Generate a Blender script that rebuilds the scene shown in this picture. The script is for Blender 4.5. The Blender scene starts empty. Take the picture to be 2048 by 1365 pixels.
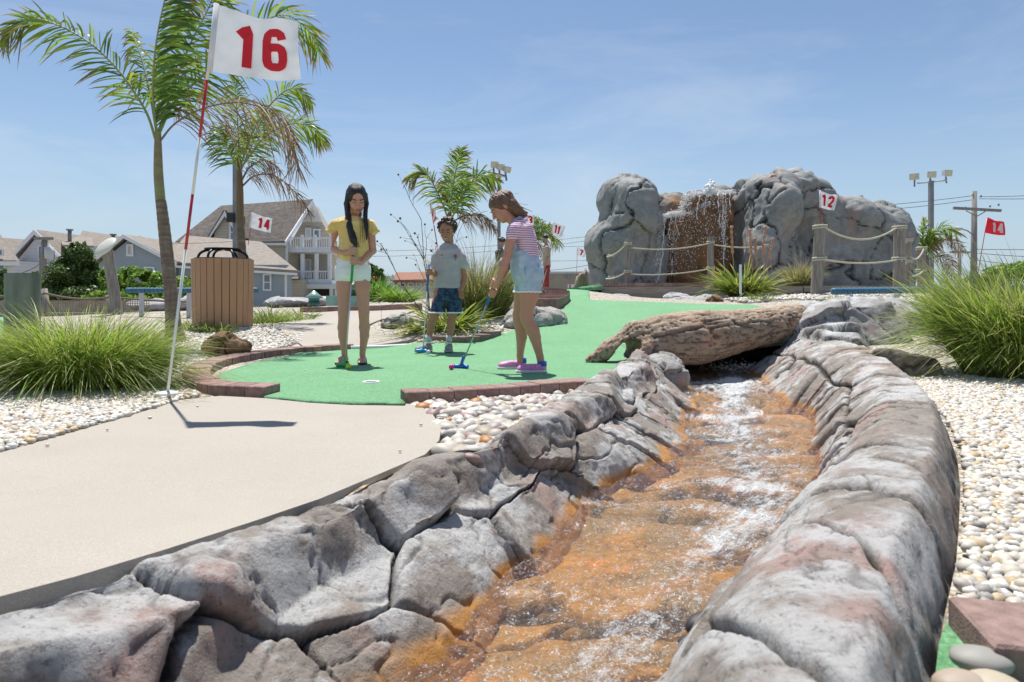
import bpy, math, random
import numpy as np
from mathutils.geometry import delaunay_2d_cdt
from mathutils import Vector
R = math.radians
rng = np.random.default_rng(7)
random.seed(7)
SC = bpy.context.scene
COL = SC.collection

# ---------------------------------------------------------------- camera, sky, sun, exposure
FX, HY, CZ = 1365.0, 590.0, 0.57          # focal length in photo pixels, horizon row, eye height
cam = bpy.data.cameras.new('camera')
cam.sensor_width = 36; cam.lens = 36 * FX / 2048
cam.shift_y = -(682.5 - HY) / 2048
cam.clip_start = .05; cam.clip_end = 3000
cam.dof.use_dof = True; cam.dof.focus_distance = 5.4; cam.dof.aperture_fstop = 7.0
camo = bpy.data.objects.new('camera', cam); COL.objects.link(camo)
camo.location = (0, 0, CZ); camo.rotation_euler = (R(90), 0, 0)
SC.camera = camo

SUN = Vector((-.10, .35, 1.0)).normalized()     # towards the sun
wd = bpy.data.worlds.new('World'); SC.world = wd; wd.use_nodes = True
nt = wd.node_tree; nt.nodes.clear()
wo = nt.nodes.new('ShaderNodeOutputWorld'); bg = nt.nodes.new('ShaderNodeBackground')
sk = nt.nodes.new('ShaderNodeTexSky'); sk.sky_type = 'NISHITA'; sk.sun_disc = False
sk.sun_elevation = math.asin(SUN.z); sk.sun_rotation = math.atan2(SUN.x, SUN.y)
sk.air_density = 1.0; sk.dust_density = .25; sk.ozone_density = 1.6; sk.altitude = 0
tc = nt.nodes.new('ShaderNodeTexCoord'); mp = nt.nodes.new('ShaderNodeMapping')
mp.inputs['Scale'].default_value = (1.2, 1.0, 5.0); mp.inputs['Rotation'].default_value = (0, R(22), 0)
nz = nt.nodes.new('ShaderNodeTexNoise'); nz.inputs['Scale'].default_value = 1.6; nz.inputs['Detail'].default_value = 9; nz.inputs['Roughness'].default_value = .62
nz.inputs['Distortion'].default_value = .7
cr = nt.nodes.new('ShaderNodeMapRange'); cr.inputs[1].default_value = .46; cr.inputs[2].default_value = .85; cr.inputs[3].default_value = 0; cr.inputs[4].default_value = .42
mx = nt.nodes.new('ShaderNodeMix'); mx.data_type = 'RGBA'; mx.inputs[7].default_value = (6.6, 7.0, 7.6, 1)
L = nt.links.new
L(tc.outputs['Generated'], mp.inputs[0]); L(mp.outputs[0], nz.inputs['Vector']); L(nz.outputs[0], cr.inputs[0])
L(cr.outputs[0], mx.inputs[0]); L(mx.outputs[2], bg.inputs[0])
sx = nt.nodes.new('ShaderNodeSeparateXYZ'); L(tc.outputs['Generated'], sx.inputs[0])
hz = nt.nodes.new('ShaderNodeMapRange'); hz.interpolation_type = 'SMOOTHSTEP'; hz.inputs[1].default_value = -.1; hz.inputs[2].default_value = .30; hz.inputs[3].default_value = 1; hz.inputs[4].default_value = 0; L(sx.outputs[2], hz.inputs[0])
hm = nt.nodes.new('ShaderNodeMix'); hm.data_type = 'RGBA'; hm.inputs[7].default_value = (3.6, 4.7, 6.0, 1); L(hz.outputs[0], hm.inputs[0]); L(sk.outputs[0], hm.inputs[6]); L(hm.outputs[2], mx.inputs[6]); L(bg.outputs[0], wo.inputs[0])
bg.inputs[1].default_value = .088
sun = bpy.data.lights.new('sun', 'SUN'); sun.energy = 4.9; sun.angle = R(.53); sun.color = (1, .96, .89)
suno = bpy.data.objects.new('sun', sun); COL.objects.link(suno)
suno.rotation_euler = SUN.to_track_quat('Z', 'Y').to_euler()
SC.view_settings.view_transform = 'Standard'; SC.view_settings.look = 'None'
SC.view_settings.exposure = .46; SC.view_settings.gamma = 1
SC.view_settings.use_curve_mapping = False
try:
    SC.cycles.transparent_max_bounces = 16; SC.cycles.max_bounces = 8
    SC.cycles.sample_clamp_indirect = 6
except Exception: pass

# ---------------------------------------------------------------- places: photo pixel + distance -> metres
def W(px, py, Y): return np.array([(px - 1024) / FX * Y, Y, CZ - (py - HY) / FX * Y])
def G(px, py, z=0.): return W(px, py, (CZ - z) * FX / (py - HY))
def water_z(Y): return -.366 + .03 * np.asarray(Y, float)
def GW(px, py):                                # a point on the water
    Y = .936 * FX / (py - HY + .03 * FX)
    return W(px, py, Y)

# ---------------------------------------------------------------- numpy noise
_perm = np.random.default_rng(3).permutation(65536).astype(np.int64)
_rv = np.random.default_rng(4).random(65536)
def _h(i, j, k, s):
    return _rv[_perm[(_perm[(_perm[(i + s * 17) & 65535] + j) & 65535] + k) & 65535]]
def vnoise(P, scale=1., seed=0):
    p = np.asarray(P, float) * scale; i = np.floor(p).astype(np.int64); f = p - i; u = f * f * (3 - 2 * f)
    x, y, z = i[..., 0], i[..., 1], i[..., 2]; a, b, c = u[..., 0], u[..., 1], u[..., 2]
    def l(p0, p1, t): return p0 + (p1 - p0) * t
    return l(l(l(_h(x, y, z, seed), _h(x + 1, y, z, seed), a), l(_h(x, y + 1, z, seed), _h(x + 1, y + 1, z, seed), a), b),
             l(l(_h(x, y, z + 1, seed), _h(x + 1, y, z + 1, seed), a), l(_h(x, y + 1, z + 1, seed), _h(x + 1, y + 1, z + 1, seed), a), b), c) * 2 - 1
def fbm(P, scale=1., octv=4, seed=0, gain=.5):
    s = 0; a = 1
    for o in range(octv):
        s = s + a * vnoise(P, scale * 2 ** o, seed + o); a *= gain
    return s
def sstep(a, b, x):
    t = np.clip((x - a) / (b - a), 0, 1); return t * t * (3 - 2 * t)
def cells(P, S, aniso=(1, 1, 1)):              # nearest seed and distance to the border
    A = np.asarray(aniso, float); d = np.sqrt((((P[:, None, :] - S[None]) * A) ** 2).sum(-1))
    o = np.argpartition(d, 1, axis=1)[:, :2]; r = np.arange(len(P))
    d0, d1 = d[r, o[:, 0]], d[r, o[:, 1]]
    sw = d1 < d0; c = np.where(sw, o[:, 1], o[:, 0])
    return c, np.abs(d1 - d0)

# ---------------------------------------------------------------- objects
def tag(o, label=None, cat=None, group=None, kind=None):
    if label: o['label'] = label
    if cat: o['category'] = cat
    if group: o['group'] = group
    if kind: o['kind'] = kind
    return o
def thing(name, label, cat, loc=(0, 0, 0), group=None, rz=0):
    o = bpy.data.objects.new(name, None); COL.objects.link(o); o.location = tuple(map(float, loc)); o.rotation_euler = (0, 0, rz)
    o.empty_display_size = .05
    return tag(o, label, cat, group)
def link(name, me, mat=None, parent=None):
    o = bpy.data.objects.new(name, me); COL.objects.link(o)
    if mat is not None and len(me.materials) == 0: me.materials.append(mat)
    if parent is not None:
        o.parent = parent
        if tuple(parent.location) != (0, 0, 0) or parent.parent is not None or parent.rotation_euler.z:
            M = parent_world(parent); o.matrix_parent_inverse = M.inverted()
    return o
def parent_world(o):
    M = o.matrix_basis.copy()
    if o.parent is not None: M = parent_world(o.parent) @ o.matrix_parent_inverse @ M
    return M
def mesh(name, V, F, smooth=True, col=None, uv=None, extra=None):
    """V (n,3); F array (m,3|4) or list of such arrays"""
    me = bpy.data.meshes.new(name); V = np.asarray(V, np.float32)
    Fs = F if isinstance(F, list) else [F]
    Fs = [np.asarray(f, np.int32) for f in Fs if len(f)]
    me.vertices.add(len(V)); me.vertices.foreach_set('co', V.ravel())
    loops = np.concatenate([f.ravel() for f in Fs]); tot = np.concatenate([np.full(len(f), f.shape[1], np.int32) for f in Fs])
    st = np.concatenate([[0], np.cumsum(tot)[:-1]]).astype(np.int32)
    me.loops.add(len(loops)); me.loops.foreach_set('vertex_index', loops)
    me.polygons.add(len(tot)); me.polygons.foreach_set('loop_start', st)
    try: me.polygons.foreach_set('loop_total', tot)
    except Exception: pass
    me.update(calc_edges=True)
    me.polygons.foreach_set('use_smooth', np.full(len(tot), smooth, bool))
    if col is not None:
        a = me.color_attributes.new('col', 'FLOAT_COLOR', 'POINT'); c = np.ones((len(V), 4), np.float32); c[:, :3] = col
        a.data.foreach_set('color', c.ravel())
    if extra is not None:
        for k, v in extra.items():
            a = me.attributes.new(k, 'FLOAT', 'POINT'); a.data.foreach_set('value', np.asarray(v, np.float32))
    if uv is not None:
        u = me.uv_layers.new(name='UVMap'); u.data.foreach_set('uv', np.asarray(uv, np.float32)[loops].ravel())
    me.validate(); return me
class MB:
    """collects shapes into one mesh"""
    def __init__(s): s.V = []; s.Q = []; s.T = []; s.C = []; s.n = 0
    def add(s, V, F, col=None):
        V = np.asarray(V, float); F = np.asarray(F)
        s.V.append(V); (s.Q if F.shape[1] == 4 else s.T).append(F + s.n); s.n += len(V)
        s.C.append(np.broadcast_to(np.array(col if col is not None else (1, 1, 1), float), (len(V), 3)))
        return s
    def box(s, c, d, rot=None, col=None):
        x, y, z = np.asarray(d, float) / 2
        V = np.array([(-x, -y, -z), (x, -y, -z), (x, y, -z), (-x, y, -z), (-x, -y, z), (x, -y, z), (x, y, z), (-x, y, z)])
        if rot is not None: V = V @ np.asarray(rot).T
        return s.add(V + np.asarray(c), BOXF, col)
    def hexa(s, V, col=None): return s.add(V, BOXF, col)
    def tube(s, P, r, n=8, col=None, cap=True, sy=1.):
        V, Q, T = tube(P, r, n, cap, sy); s.V.append(V); s.Q.append(Q + s.n)
        if len(T): s.T.append(T + s.n)
        s.n += len(V); s.C.append(np.broadcast_to(np.array(col if col is not None else (1, 1, 1), float), (len(V), 3))); return s
    def build(s, name, mat, parent=None, smooth=False, usecol=False, autos=None):
        F = []
        if s.Q: F.append(np.concatenate(s.Q))
        if s.T: F.append(np.concatenate(s.T))
        me = mesh(name, np.concatenate(s.V), F, smooth, np.concatenate(s.C) if usecol else None)
        if autos: sharpen(me, autos)
        return link(name, me, mat, parent)
BOXF = np.array([(0, 3, 2, 1), (4, 5, 6, 7), (0, 1, 5, 4), (1, 2, 6, 5), (2, 3, 7, 6), (3, 0, 4, 7)])
def sharpen(me, ang=35):
    try:
        me.polygons.foreach_set('use_smooth', np.ones(len(me.polygons), bool)); me.set_sharp_from_angle(angle=R(ang))
    except Exception: pass
def rotz(a): c, s = math.cos(a), math.sin(a); return np.array([(c, -s, 0), (s, c, 0), (0, 0, 1)])
def rotx(a): c, s = math.cos(a), math.sin(a); return np.array([(1, 0, 0), (0, c, -s), (0, s, c)])
def roty(a): c, s = math.cos(a), math.sin(a); return np.array([(c, 0, s), (0, 1, 0), (-s, 0, c)])
def nrm(v): v = np.asarray(v, float); return v / (np.linalg.norm(v, axis=-1, keepdims=True) + 1e-12)
def spline(P, n, t=None):
    """Catmull-Rom through the points of P, n samples"""
    P = np.asarray(P, float); m = len(P)
    if m == 2: return P[0] + (P[1] - P[0]) * np.linspace(0, 1, n)[:, None]
    E = np.concatenate([[2 * P[0] - P[1]], P, [2 * P[-1] - P[-2]]])
    u = np.linspace(0, m - 1, n) if t is None else np.asarray(t) * (m - 1)
    i = np.clip(np.floor(u).astype(int), 0, m - 2); f = (u - i).reshape((-1,) + (1,) * (P.ndim - 1))
    a, b, c, d = E[i], E[i + 1], E[i + 2], E[i + 3]
    return .5 * ((2 * b) + (c - a) * f + (2 * a - 5 * b + 4 * c - d) * f ** 2 + (3 * b - 3 * c + d - a) * f ** 3)
def tube(P, r, n=8, cap=True, sy=1.):
    P = np.asarray(P, float); m = len(P); r = np.broadcast_to(np.asarray(r, float), (m,))
    T = nrm(np.gradient(P, axis=0)); up = np.array([0, 0, 1.]) if abs(T[0, 2]) < .9 else np.array([0, 1., 0])
    A = nrm(np.cross(up, T)); B = np.cross(T, A); th = np.arange(n) * 2 * np.pi / n
    V = P[:, None] + r[:, None, None] * (np.cos(th)[None, :, None] * A[:, None] + sy * np.sin(th)[None, :, None] * B[:, None])
    V = V.reshape(-1, 3); i = np.arange(m - 1)[:, None] * n; j = np.arange(n)[None]; k = (j + 1) % n
    Q = np.stack([i + j, i + k, i + n + k, i + n + j], -1).reshape(-1, 4)
    Tt = np.zeros((0, 3), int)
    if cap:
        a = len(V); V = np.concatenate([V, P[:1], P[-1:]]); jj = np.arange(n); kk = (jj + 1) % n
        Tt = np.concatenate([np.stack([np.full(n, a), kk, jj], -1), np.stack([np.full(n, a + 1), (m - 1) * n + jj, (m - 1) * n + kk], -1)])
    return V, Q, Tt
def lathe(prof, c=(0, 0, 0), n=24, rot=None):
    """prof list of (r,z) bottom to top"""
    pr = np.array(prof, float); m = len(pr); th = np.arange(n) * 2 * np.pi / n
    V = np.stack([pr[:, 0:1] * np.cos(th), pr[:, 0:1] * np.sin(th), np.repeat(pr[:, 1:2], n, 1)], -1).reshape(-1, 3)
    if rot is not None: V = V @ np.asarray(rot).T
    i = np.arange(m - 1)[:, None] * n; j = np.arange(n)[None]; k = (j + 1) % n
    return V + np.asarray(c), np.stack([i + j, i + k, i + n + k, i + n + j], -1).reshape(-1, 4)
def gridfaces(nu, nv, wrap=False):
    i = np.arange(nu - 1)[:, None] * nv; j = np.arange(nv if wrap else nv - 1)[None]; k = (j + 1) % nv
    return np.stack([i + j, i + nv + j, i + nv + k, i + k], -1).reshape(-1, 4)
def ribbons(P, w, S):
    """P (n,m,3) centre lines, w (n,m) half widths, S (n,m,3) side vectors -> V,F"""
    n, m, _ = P.shape; V = np.stack([P - S * w[..., None], P + S * w[..., None]], 2).reshape(n * m * 2, 3)
    b = np.arange(n)[:, None] * m * 2; j = np.arange(m - 1)[None] * 2; a = (b + j).reshape(-1)
    return V, np.stack([a, a + 1, a + 3, a + 2], -1)
def inpoly(X, Y, poly):
    poly = np.asarray(poly); r = np.zeros(np.shape(X), bool); n = len(poly)
    for a in range(n):
        x0, y0 = poly[a][:2]; x1, y1 = poly[(a + 1) % n][:2]
        c = (y0 > Y) != (y1 > Y)
        r ^= c & (X < (x1 - x0) * (Y - y0) / (y1 - y0 + 1e-12) + x0)
    return r
_ico = None
def ico(sub=1):
    import bmesh
    bm = bmesh.new(); bmesh.ops.create_icosphere(bm, subdivisions=sub, radius=1)
    V = np.array([v.co[:] for v in bm.verts]); F = np.array([[v.index for v in f.verts] for f in bm.faces]); bm.free(); return V, F
ICO1, ICO2, ICO3 = ico(1), ico(2), ico(3)

# ---------------------------------------------------------------- distance fields -> one smooth surface
class SDF:
    def __init__(s, lo, hi, h):
        s.lo = np.asarray(lo, float); s.h = h; s.n = np.ceil((np.asarray(hi) - s.lo) / h).astype(int) + 1
        s.F = np.full(s.n, 1., np.float32)
    def block(s, lo, hi, m):
        a = np.clip(np.floor((np.asarray(lo) - m - s.lo) / s.h).astype(int), 0, s.n); b = np.clip(np.ceil((np.asarray(hi) + m - s.lo) / s.h).astype(int) + 1, 0, s.n)
        if np.any(b <= a): return None, None
        ax = [s.lo[i] + s.h * np.arange(a[i], b[i]) for i in range(3)]
        P = np.stack(np.meshgrid(*ax, indexing='ij'), -1)
        return tuple(slice(a[i], b[i]) for i in range(3)), P
    def _mix(s, sl, d, k, sub):
        A = s.F[sl]
        if sub: A = -A
        if k > 0:
            t = np.clip(.5 + .5 * (A - d) / k, 0, 1); r = A + (d - A) * t - k * t * (1 - t)
        else: r = np.minimum(A, d)
        s.F[sl] = -r if sub else r
    def cap(s, a, b, ra, rb=None, k=.02, sub=False, sq=None):
        a = np.asarray(a, float); b = np.asarray(b, float); rb = ra if rb is None else rb; r = max(ra, rb)
        if sq is not None: r *= max(sq)
        sl, P = s.block(np.minimum(a, b) - r, np.maximum(a, b) + r, k + 3 * s.h)
        if sl is None: return s
        ab = b - a; t = np.clip(((P - a) @ ab) / (ab @ ab + 1e-12), 0, 1); q = P - a - t[..., None] * ab
        if sq is not None: q = q / np.asarray(sq)
        d = np.sqrt((q ** 2).sum(-1)) - (ra + (rb - ra) * t)
        s._mix(sl, d, k, sub); return s
    def chain(s, P, r, k=.015, sub=False, sq=None):
        for i in range(len(P) - 1): s.cap(P[i], P[i + 1], r[i], r[i + 1], k, sub, sq)
        return s
    def ell(s, c, r, rot=None, k=.02, sub=False):
        c = np.asarray(c, float); r = np.asarray(r, float); m = max(r)
        sl, P = s.block(c - m, c + m, k + 3 * s.h)
        if sl is None: return s
        q = P - c
        if rot is not None: q = q @ np.asarray(rot)
        k0 = np.sqrt(((q / r) ** 2).sum(-1)); k1 = np.sqrt(((q / r ** 2) ** 2).sum(-1)) + 1e-9
        s._mix(sl, k0 * (k0 - 1) / k1, k, sub); return s
    def box(s, c, r, rot=None, rd=.005, k=.005, sub=False):
        c = np.asarray(c, float); r = np.asarray(r, float); m = np.linalg.norm(r)
        sl, P = s.block(c - m, c + m, k + 3 * s.h)
        if sl is None: return s
        q = P - c
        if rot is not None: q = q @ np.asarray(rot)
        q = np.abs(q) - (r - rd); d = np.sqrt((np.maximum(q, 0) ** 2).sum(-1)) + np.minimum(q.max(-1), 0) - rd
        s._mix(sl, d, k, sub); return s
    def loft(s, C, Rx, Ry, ax, k=.01):
        """stack of elliptical rings: centres C, half widths Rx along ax, Ry across"""
        C = np.asarray(C, float); ax = nrm(ax)
        for i in range(len(C) - 1):
            a, b = C[i], C[i + 1]; m = max(Rx[i], Rx[i + 1], Ry[i], Ry[i + 1]); up = nrm(b - a); dn = nrm(np.cross(ax, up))
            sl, P = s.block(np.minimum(a, b) - m, np.maximum(a, b) + m, k + 3 * s.h)
            if sl is None: continue
            L_ = np.linalg.norm(b - a); q = P - a; v = q @ up; t = np.clip(v / L_, 0, 1); q = q - (t * L_)[..., None] * up
            rx = Rx[i] + (Rx[i + 1] - Rx[i]) * t; ry = Ry[i] + (Ry[i + 1] - Ry[i]) * t
            x = q @ ax; y = q @ dn; z = q @ up; mr = np.minimum(rx, ry) * .5
            k0 = np.sqrt((x / rx) ** 2 + (y / ry) ** 2 + (z / mr) ** 2); k1 = np.sqrt((x / rx ** 2) ** 2 + (y / ry ** 2) ** 2 + (z / mr ** 2) ** 2) + 1e-9
            s._mix(sl, k0 * (k0 - 1) / k1, k, False)
        return s
    def cut(s, p, n, soft=.003):              # removes what lies on the side n points to
        ax = [s.lo[i] + s.h * np.arange(s.n[i]) for i in range(3)]
        n = nrm(n); p = np.asarray(p, float)
        d = (ax[0] - p[0])[:, None, None] * n[0] + (ax[1] - p[1])[None, :, None] * n[1] + (ax[2] - p[2])[None, None] * n[2]
        s.F = np.maximum(s.F, d.astype(np.float32)); return s
    def surface(s):
        F = s.F; n = s.n; ins = F < 0; F = np.where(np.abs(F) < 1e-7, 1e-7, F)
        cn = n - 1; ptsid = []; pts = []; quads = []
        def cid(i, j, k): return (i * cn[1] + j) * cn[2] + k
        for a in range(3):
            sl0 = [slice(None)] * 3; sl1 = [slice(None)] * 3; sl0[a] = slice(0, -1); sl1[a] = slice(1, None)
            I0 = ins[tuple(sl0)]; I1 = ins[tuple(sl1)]; e = np.argwhere(I0 != I1)
            if len(e) == 0: continue
            f0 = F[tuple(sl0)][tuple(e.T)]; f1 = F[tuple(sl1)][tuple(e.T)]; t = f0 / (f0 - f1)
            p = e.astype(float); p[:, a] += t; b, c = (a + 1) % 3, (a + 2) % 3
            ok = (e[:, b] > 0) & (e[:, c] > 0) & (e[:, b] < n[b] - 1) & (e[:, c] < n[c] - 1); e = e[ok]; p = p[ok]; neg = I0[tuple(e.T)]
            ids = []
            for db, dc in ((1, 1), (0, 1), (0, 0), (1, 0)):
                q = e.copy(); q[:, b] -= db; q[:, c] -= dc; ids.append(cid(q[:, 0], q[:, 1], q[:, 2]))
            ids = np.stack(ids, -1); quads.append(np.where(neg[:, None], ids, ids[:, ::-1]))
            for q in range(4): ptsid.append(ids[:, q]); pts.append(p)
        ptsid = np.concatenate(ptsid); pts = np.concatenate(pts); Q = np.concatenate(quads)
        u, inv = np.unique(ptsid, return_inverse=True); cnt = np.bincount(inv)
        V = np.stack([np.bincount(inv, pts[:, i]) / cnt for i in range(3)], -1)
        return s.lo + V * s.h, np.searchsorted(u, Q)
def vnormals(V, Q):
    Nf = np.cross(V[Q[:, 2]] - V[Q[:, 0]], V[Q[:, 3 if Q.shape[1] == 4 else 1]] - V[Q[:, 1 if Q.shape[1] == 4 else 0]])
    if Q.shape[1] == 3: Nf = np.cross(V[Q[:, 1]] - V[Q[:, 0]], V[Q[:, 2]] - V[Q[:, 0]])
    N = np.zeros_like(V)
    for c in range(Q.shape[1]):
        for i in range(3): N[:, i] += np.bincount(Q[:, c], Nf[:, i], minlength=len(V))
    return nrm(N)
# ---------------------------------------------------------------- materials
def newmat(name):
    m = bpy.data.materials.new(name); m.use_nodes = True; t = m.node_tree; b = t.nodes['Principled BSDF']
    return m, t, b
def N_(t, ty, **kw):
    n = t.nodes.new(ty)
    for k, v in kw.items(): setattr(n, k, v)
    return n
def coords(t, scale=(1, 1, 1), kind='Object'):
    c = N_(t, 'ShaderNodeTexCoord'); m = N_(t, 'ShaderNodeMapping'); m.inputs['Scale'].default_value = scale
    t.links.new(c.outputs[kind], m.inputs[0]); return m.outputs[0]
def noise(t, vec, scale, detail=4, rough=.55, dist=0):
    n = N_(t, 'ShaderNodeTexNoise'); n.inputs['Scale'].default_value = scale; n.inputs['Detail'].default_value = detail
    n.inputs['Roughness'].default_value = rough; n.inputs['Distortion'].default_value = dist; t.links.new(vec, n.inputs['Vector']); return n.outputs[0]
def ramp(t, fac, a, b, c0=0., c1=1.):
    r = N_(t, 'ShaderNodeMapRange'); r.inputs[1].default_value = a; r.inputs[2].default_value = b; r.inputs[3].default_value = c0; r.inputs[4].default_value = c1
    t.links.new(fac, r.inputs[0]); return r.outputs[0]
def mixc(t, fac, a, b, mode='MIX'):
    m = N_(t, 'ShaderNodeMix', data_type='RGBA', blend_type=mode)
    if isinstance(fac, (int, float)): m.inputs[0].default_value = fac
    else: t.links.new(fac, m.inputs[0])
    for s, v in ((6, a), (7, b)):
        if isinstance(v, (tuple, list)): m.inputs[s].default_value = (*v[:3], 1)
        else: t.links.new(v, m.inputs[s])
    return m.outputs[2]
def bump(t, b, h, strength=.3, dist=.01, nrmin=None):
    n = N_(t, 'ShaderNodeBump'); n.inputs['Strength'].default_value = strength; n.inputs['Distance'].default_value = dist
    t.links.new(h, n.inputs['Height'])
    if nrmin is not None: t.links.new(nrmin, n.inputs['Normal'])
    t.links.new(n.outputs[0], b.inputs['Normal']); return n.outputs[0]
def attrc(t, name='col', fac=False):
    a = N_(t, 'ShaderNodeAttribute', attribute_name=name); return a.outputs['Fac'] if fac else a.outputs['Color']
def M(name, c1, c2=None, scale=8, rough=.6, bs=0, bscale=40, bd=.004, lo=.35, hi=.65, stretch=(1, 1, 1), metal=0, kind='Object', spec=None, usecol=False, trans=0, sheen=0, detail=5):
    m, t, b = newmat(name)
    v = coords(t, stretch, kind)
    if c2 is not None:
        c = mixc(t, ramp(t, noise(t, v, scale, detail), lo, hi), c1, c2)
    else:
        c = N_(t, 'ShaderNodeRGB'); c.outputs[0].default_value = (*c1, 1); c = c.outputs[0]
    if usecol: c = mixc(t, 1., c, attrc(t), 'MULTIPLY')
    t.links.new(c, b.inputs['Base Color']); b.inputs['Roughness'].default_value = rough; b.inputs['Metallic'].default_value = metal
    if spec is not None: b.inputs['Specular IOR Level'].default_value = spec
    if bs: bump(t, b, noise(t, v, bscale, 4), bs, bd)
    if sheen: b.inputs['Sheen Weight'].default_value = sheen
    if trans:
        o = t.nodes['Material Output']; tr = N_(t, 'ShaderNodeBsdfTranslucent'); t.links.new(c, tr.inputs[0])
        mxs = N_(t, 'ShaderNodeMixShader'); mxs.inputs[0].default_value = trans
        t.links.new(b.outputs[0], mxs.inputs[1]); t.links.new(tr.outputs[0], mxs.inputs[2]); t.links.new(mxs.outputs[0], o.inputs[0])
    return m

def rock_mat(name, base, pale, pink, dark, pscale=3.2, wet=False, palelo=.5, palehi=.62, pinklo=.56, pinkhi=.72, bstr=.7, grain=90, warp=.6):
    m, t, b = newmat(name); v = coords(t)
    c = mixc(t, ramp(t, noise(t, v, 9, 8, .65), .3, .7), tuple(x * .78 for x in base), tuple(min(1, x * 1.2) for x in base))
    c = mixc(t, ramp(t, noise(t, v, pscale * .8, 4, .55, warp), pinklo, pinkhi), c, pink)
    v2 = coords(t, (1, 1, 1.3)); n2 = N_(t, 'ShaderNodeVectorMath', operation='ADD'); n2.inputs[1].default_value = (7.3, 2.1, 4.4); t.links.new(v2, n2.inputs[0])
    pm = ramp(t, noise(t, n2.outputs[0], pscale, 12, .68, warp), palelo, palehi, 0, .85)
    c = mixc(t, pm, c, pale)
    # dark pores and speckle
    sp = ramp(t, noise(t, v, 55, 6, .8), .54, .68, 0, .8); c = mixc(t, sp, c, dark)
    bl = ramp(t, noise(t, n2.outputs[0], 6, 8, .75), .58, .72, 0, .7); c = mixc(t, bl, c, dark)
    ck = attrc(t, 'crack', True); c = mixc(t, ck, c, tuple(x * .55 for x in dark))
    if wet:
        w = attrc(t, 'wet', True); c = mixc(t, w, c, (.48, .23, .06))
        rr = ramp(t, w, 0, 1, .85, .3); t.links.new(rr, b.inputs['Roughness'])
    else: b.inputs['Roughness'].default_value = .85
    t.links.new(c, b.inputs['Base Color']); b.inputs['Specular IOR Level'].default_value = .3
    h1 = noise(t, v, grain, 6, .7); h2 = noise(t, v, 14, 10, .78)
    bb = N_(t, 'ShaderNodeBump'); bb.inputs['Strength'].default_value = bstr; bb.inputs['Distance'].default_value = .014; t.links.new(h2, bb.inputs['Height'])
    bump(t, b, h1, bstr, .011, bb.outputs[0])
    return m
m_bank = rock_mat('stream_bank_rock', (.27, .238, .21), (.50, .50, .495), (.40, .265, .235), (.065, .055, .048), wet=True, palelo=.48, palehi=.57, pinklo=.54, pinkhi=.70, warp=.12)
m_fall = rock_mat('waterfall_rock', (.25, .26, .255), (.40, .41, .41), (.38, .27, .23), (.05, .055, .055), pscale=.9, grain=30, palelo=.45, palehi=.75, warp=1.2)
m_flatrock = rock_mat('pale_flat_rock', (.36, .36, .37), (.60, .61, .62), (.40, .32, .30), (.06, .055, .05), pscale=2.4)

def concrete_mat():
    m, t, b = newmat('beige_concrete'); v = coords(t)
    c = mixc(t, ramp(t, noise(t, v, 2.2, 5, .6), .3, .7), (.36, .33, .285), (.415, .38, .335))
    c = mixc(t, ramp(t, noise(t, v, 1.1, 8, .7), .5, .75, 0, .4), c, (.31, .285, .25)); c = mixc(t, ramp(t, noise(t, v, 9, 8, .8), .62, .74, 0, .35), c, (.30, .27, .23))
    c = mixc(t, ramp(t, noise(t, v, 260, 3, .6), .35, .7, 0, .6), c, (.26, .215, .17))
    c = mixc(t, ramp(t, noise(t, v, 420, 2, .6), .66, .74, 0, .8), c, (.80, .77, .72))
    t.links.new(c, b.inputs['Base Color']); b.inputs['Roughness'].default_value = .85
    bump(t, b, noise(t, v, 300, 3, .7), .35, .003); return m
m_conc = concrete_mat()
def turf_mat():
    m, t, b = newmat('green_turf'); v = coords(t)
    c = mixc(t, ramp(t, noise(t, v, 1.7, 7, .7), .3, .7), (.085, .245, .095), (.135, .335, .150))
    c = mixc(t, ramp(t, noise(t, v, 75, 4, .9), .45, .62, 0, .85), c, (.24, .50, .28))
    c = mixc(t, ramp(t, noise(t, v, 85, 4, .85), .5, .72, 0, .8), c, (.018, .13, .045))
    c = mixc(t, ramp(t, noise(t, v, 14, 8, .85), .52, .70, 0, .35), c, (.035, .15, .06))
    t.links.new(c, b.inputs['Base Color']); b.inputs['Roughness'].default_value = .8; b.inputs['Sheen Weight'].default_value = .08
    b.inputs['Sheen Roughness'].default_value = .4
    bump(t, b, noise(t, v, 230, 3, .8), .8, .006); return m
m_turf = turf_mat()
def gravel_mat():
    m, t, b = newmat('white_gravel'); v = coords(t)
    vo = N_(t, 'ShaderNodeTexVoronoi'); vo.inputs['Scale'].default_value = 38; t.links.new(v, vo.inputs['Vector'])
    sepc = N_(t, 'ShaderNodeSeparateColor'); t.links.new(vo.outputs['Color'], sepc.inputs[0])
    c = mixc(t, ramp(t, sepc.outputs[0], .55, .95), (.58, .54, .47), (.50, .38, .24))
    c = mixc(t, ramp(t, sepc.outputs[1], .8, .95), c, (.30, .28, .26))
    c = mixc(t, ramp(t, vo.outputs['Distance'], .35, .75, 0, .85), c, (.12, .10, .075))
    t.links.new(c, b.inputs['Base Color']); b.inputs['Roughness'].default_value = .7
    inv = ramp(t, vo.outputs['Distance'], 0, .8, 1, 0); bump(t, b, inv, 1., .015); return m
m_gravel = gravel_mat()
m_pebble = M('pebble', (.88, .88, .88), (1, 1, 1), 60, .55, .25, 120, .002, usecol=True)
m_brick = M('paver', (.20, .125, .105), (.33, .215, .185), 30, .85, .7, 220, .004, usecol=True)
m_brick2 = M('paver_dark', (.17, .115, .10), (.27, .19, .165), 30, .85, .7, 220, .004, usecol=True)
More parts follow.
